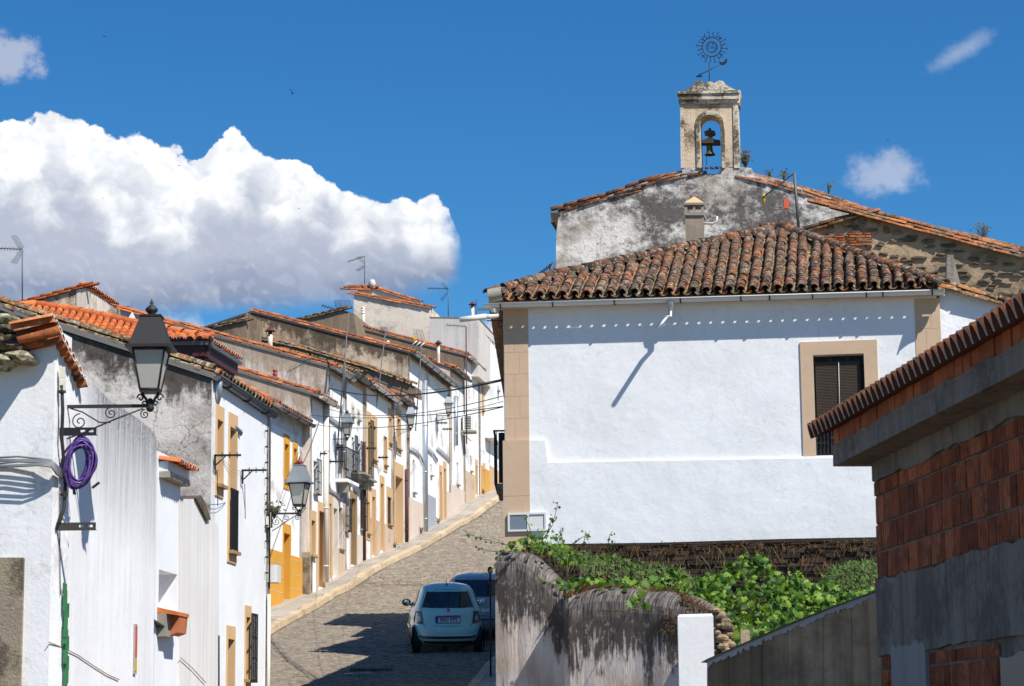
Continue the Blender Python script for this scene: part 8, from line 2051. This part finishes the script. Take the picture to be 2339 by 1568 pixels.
    q = MB(); q.tube([V((0, .80, 1.465)), V((0, .74, 1.66))], [.006, .003], 5); q.lathe([(.022, 0), (.016, .04), (0, .05)], (0, .80, 1.455), 8); q.build('aerial', M['rubber'], root)
    q = MB(); gridpatch(q, lambda x, z, o: V((x, .62+(z)*1.1, float(np.interp(.62+z*1.1, [.6, .8, 1.05, 1.4, 1.7], [1.41, 1.462, 1.487, 1.487, 1.466]))+o-.10*abs(x)**2.4)), [(-.38, .12), (.38, .12), (.38, .8), (-.38, .8)], .012, 10, 10); q.build('roof_panel', M['carglass'], root) if False else None
def place_car(px, py, rearx): pass
hc = hit_ground(1024, 1496, -.12); YAW = R(4.0)
car_loc = V((hc.x, hc.y-.05, gz(hc.y)-.105))
make_car('parked_car', 'small mint green hatchback parked in the shade, rear towards the viewer, plate 0062 KPZ', car_loc, YAW, math.atan(gslope(hc.y+1.5)), fiat_sl, 3.4, M['mint'], [(-.67, .60), (.67, .60), (-.67, 2.88), (.67, 2.88)], .29, fiat_feats)
suv_sl = [(.22, .80, .18, 4.05), (.30, .86, .06, 4.15), (.42, .89, .0, 4.2), (.60, .895, 0, 4.2), (.75, .89, .04, 4.15), (.90, .88, .08, 3.95), (1.0, .86, .12, 3.4), (1.08, .83, .18, 3.1), (1.20, .78, .30, 2.85), (1.33, .71, .45, 2.6), (1.43, .64, .62, 2.35), (1.50, .55, .85, 2.1), (1.54, .40, 1.2, 1.8), (1.555, .2, 1.45, 1.6)]
def suv_feats(root, C_):
    r_ = C_.rear
    q = MB(); gridpatch(q, r_, [(-.70, 1.05), (.70, 1.05), (.56, 1.42), (-.56, 1.42)], .012, 28, 12, th=.03); q.build('rear_window', M['carglass'], root)
    for sg in (-1, 1):
        q = MB(); gridpatch(q, r_, [(sg*.52, .80), (sg*.82, .82), (sg*.79, .98), (sg*.56, .97)], .02, 8, 6, th=.05); q.build('tail_light', M['taillight'], root)
        sd = lambda y, z, o, sg=sg: C_.side(y, z, sg, o)
        q = MB(); gridpatch(q, sd, [(.85, 1.08), (2.75, 1.06), (2.3, 1.42), (1.05, 1.44)], .010, 20, 10, th=.03); q.build('side_window', M['carglass'], root)
        mc = V((sg*.98, 2.75, 1.08)); q = MB(); q.lathe([(0, -.08), (.07, -.06), (.09, 0), (.08, .05)], mc, 14, axis=(0, 1, 0)); q.tube([mc, mc+V((-sg*.16, .04, -.05))], .02, 6); q.build('wing_mirror', M['silver'], root)
    q = MB(); gridpatch(q, r_, [(-.26, .70), (.26, .70), (.26, .81), (-.26, .81)], .014, 6, 2); q.build('number_plate', M['plate'], root)
    q = MB(); q.tube([r_(x, .52, .006) for x in np.linspace(-.7, .7, 14)], .012, 5); q.build('bumper_trim', M['rubber'], root)
    q = MB(); outline(q, r_, densify([(-.60, .62), (.60, .62), (.66, 1.0), (.54, 1.45), (-.54, 1.45), (-.66, 1.0)], 5), .0, .006); q.build('hatch_seam', M['rubber'], root)
cy2 = 55.6; c2x = P(1097, 1400, cy2).x
make_car('parked_car', 'silver car parked just ahead of the mint green one, mostly hidden', (c2x, cy2, gz(cy2)-.115), R(3), math.atan(gslope(cy2+2)), suv_sl, 3.4, M['silver'], [(-.78, .75), (.78, .75), (-.78, 3.3), (.78, 3.3)], .32, suv_feats)
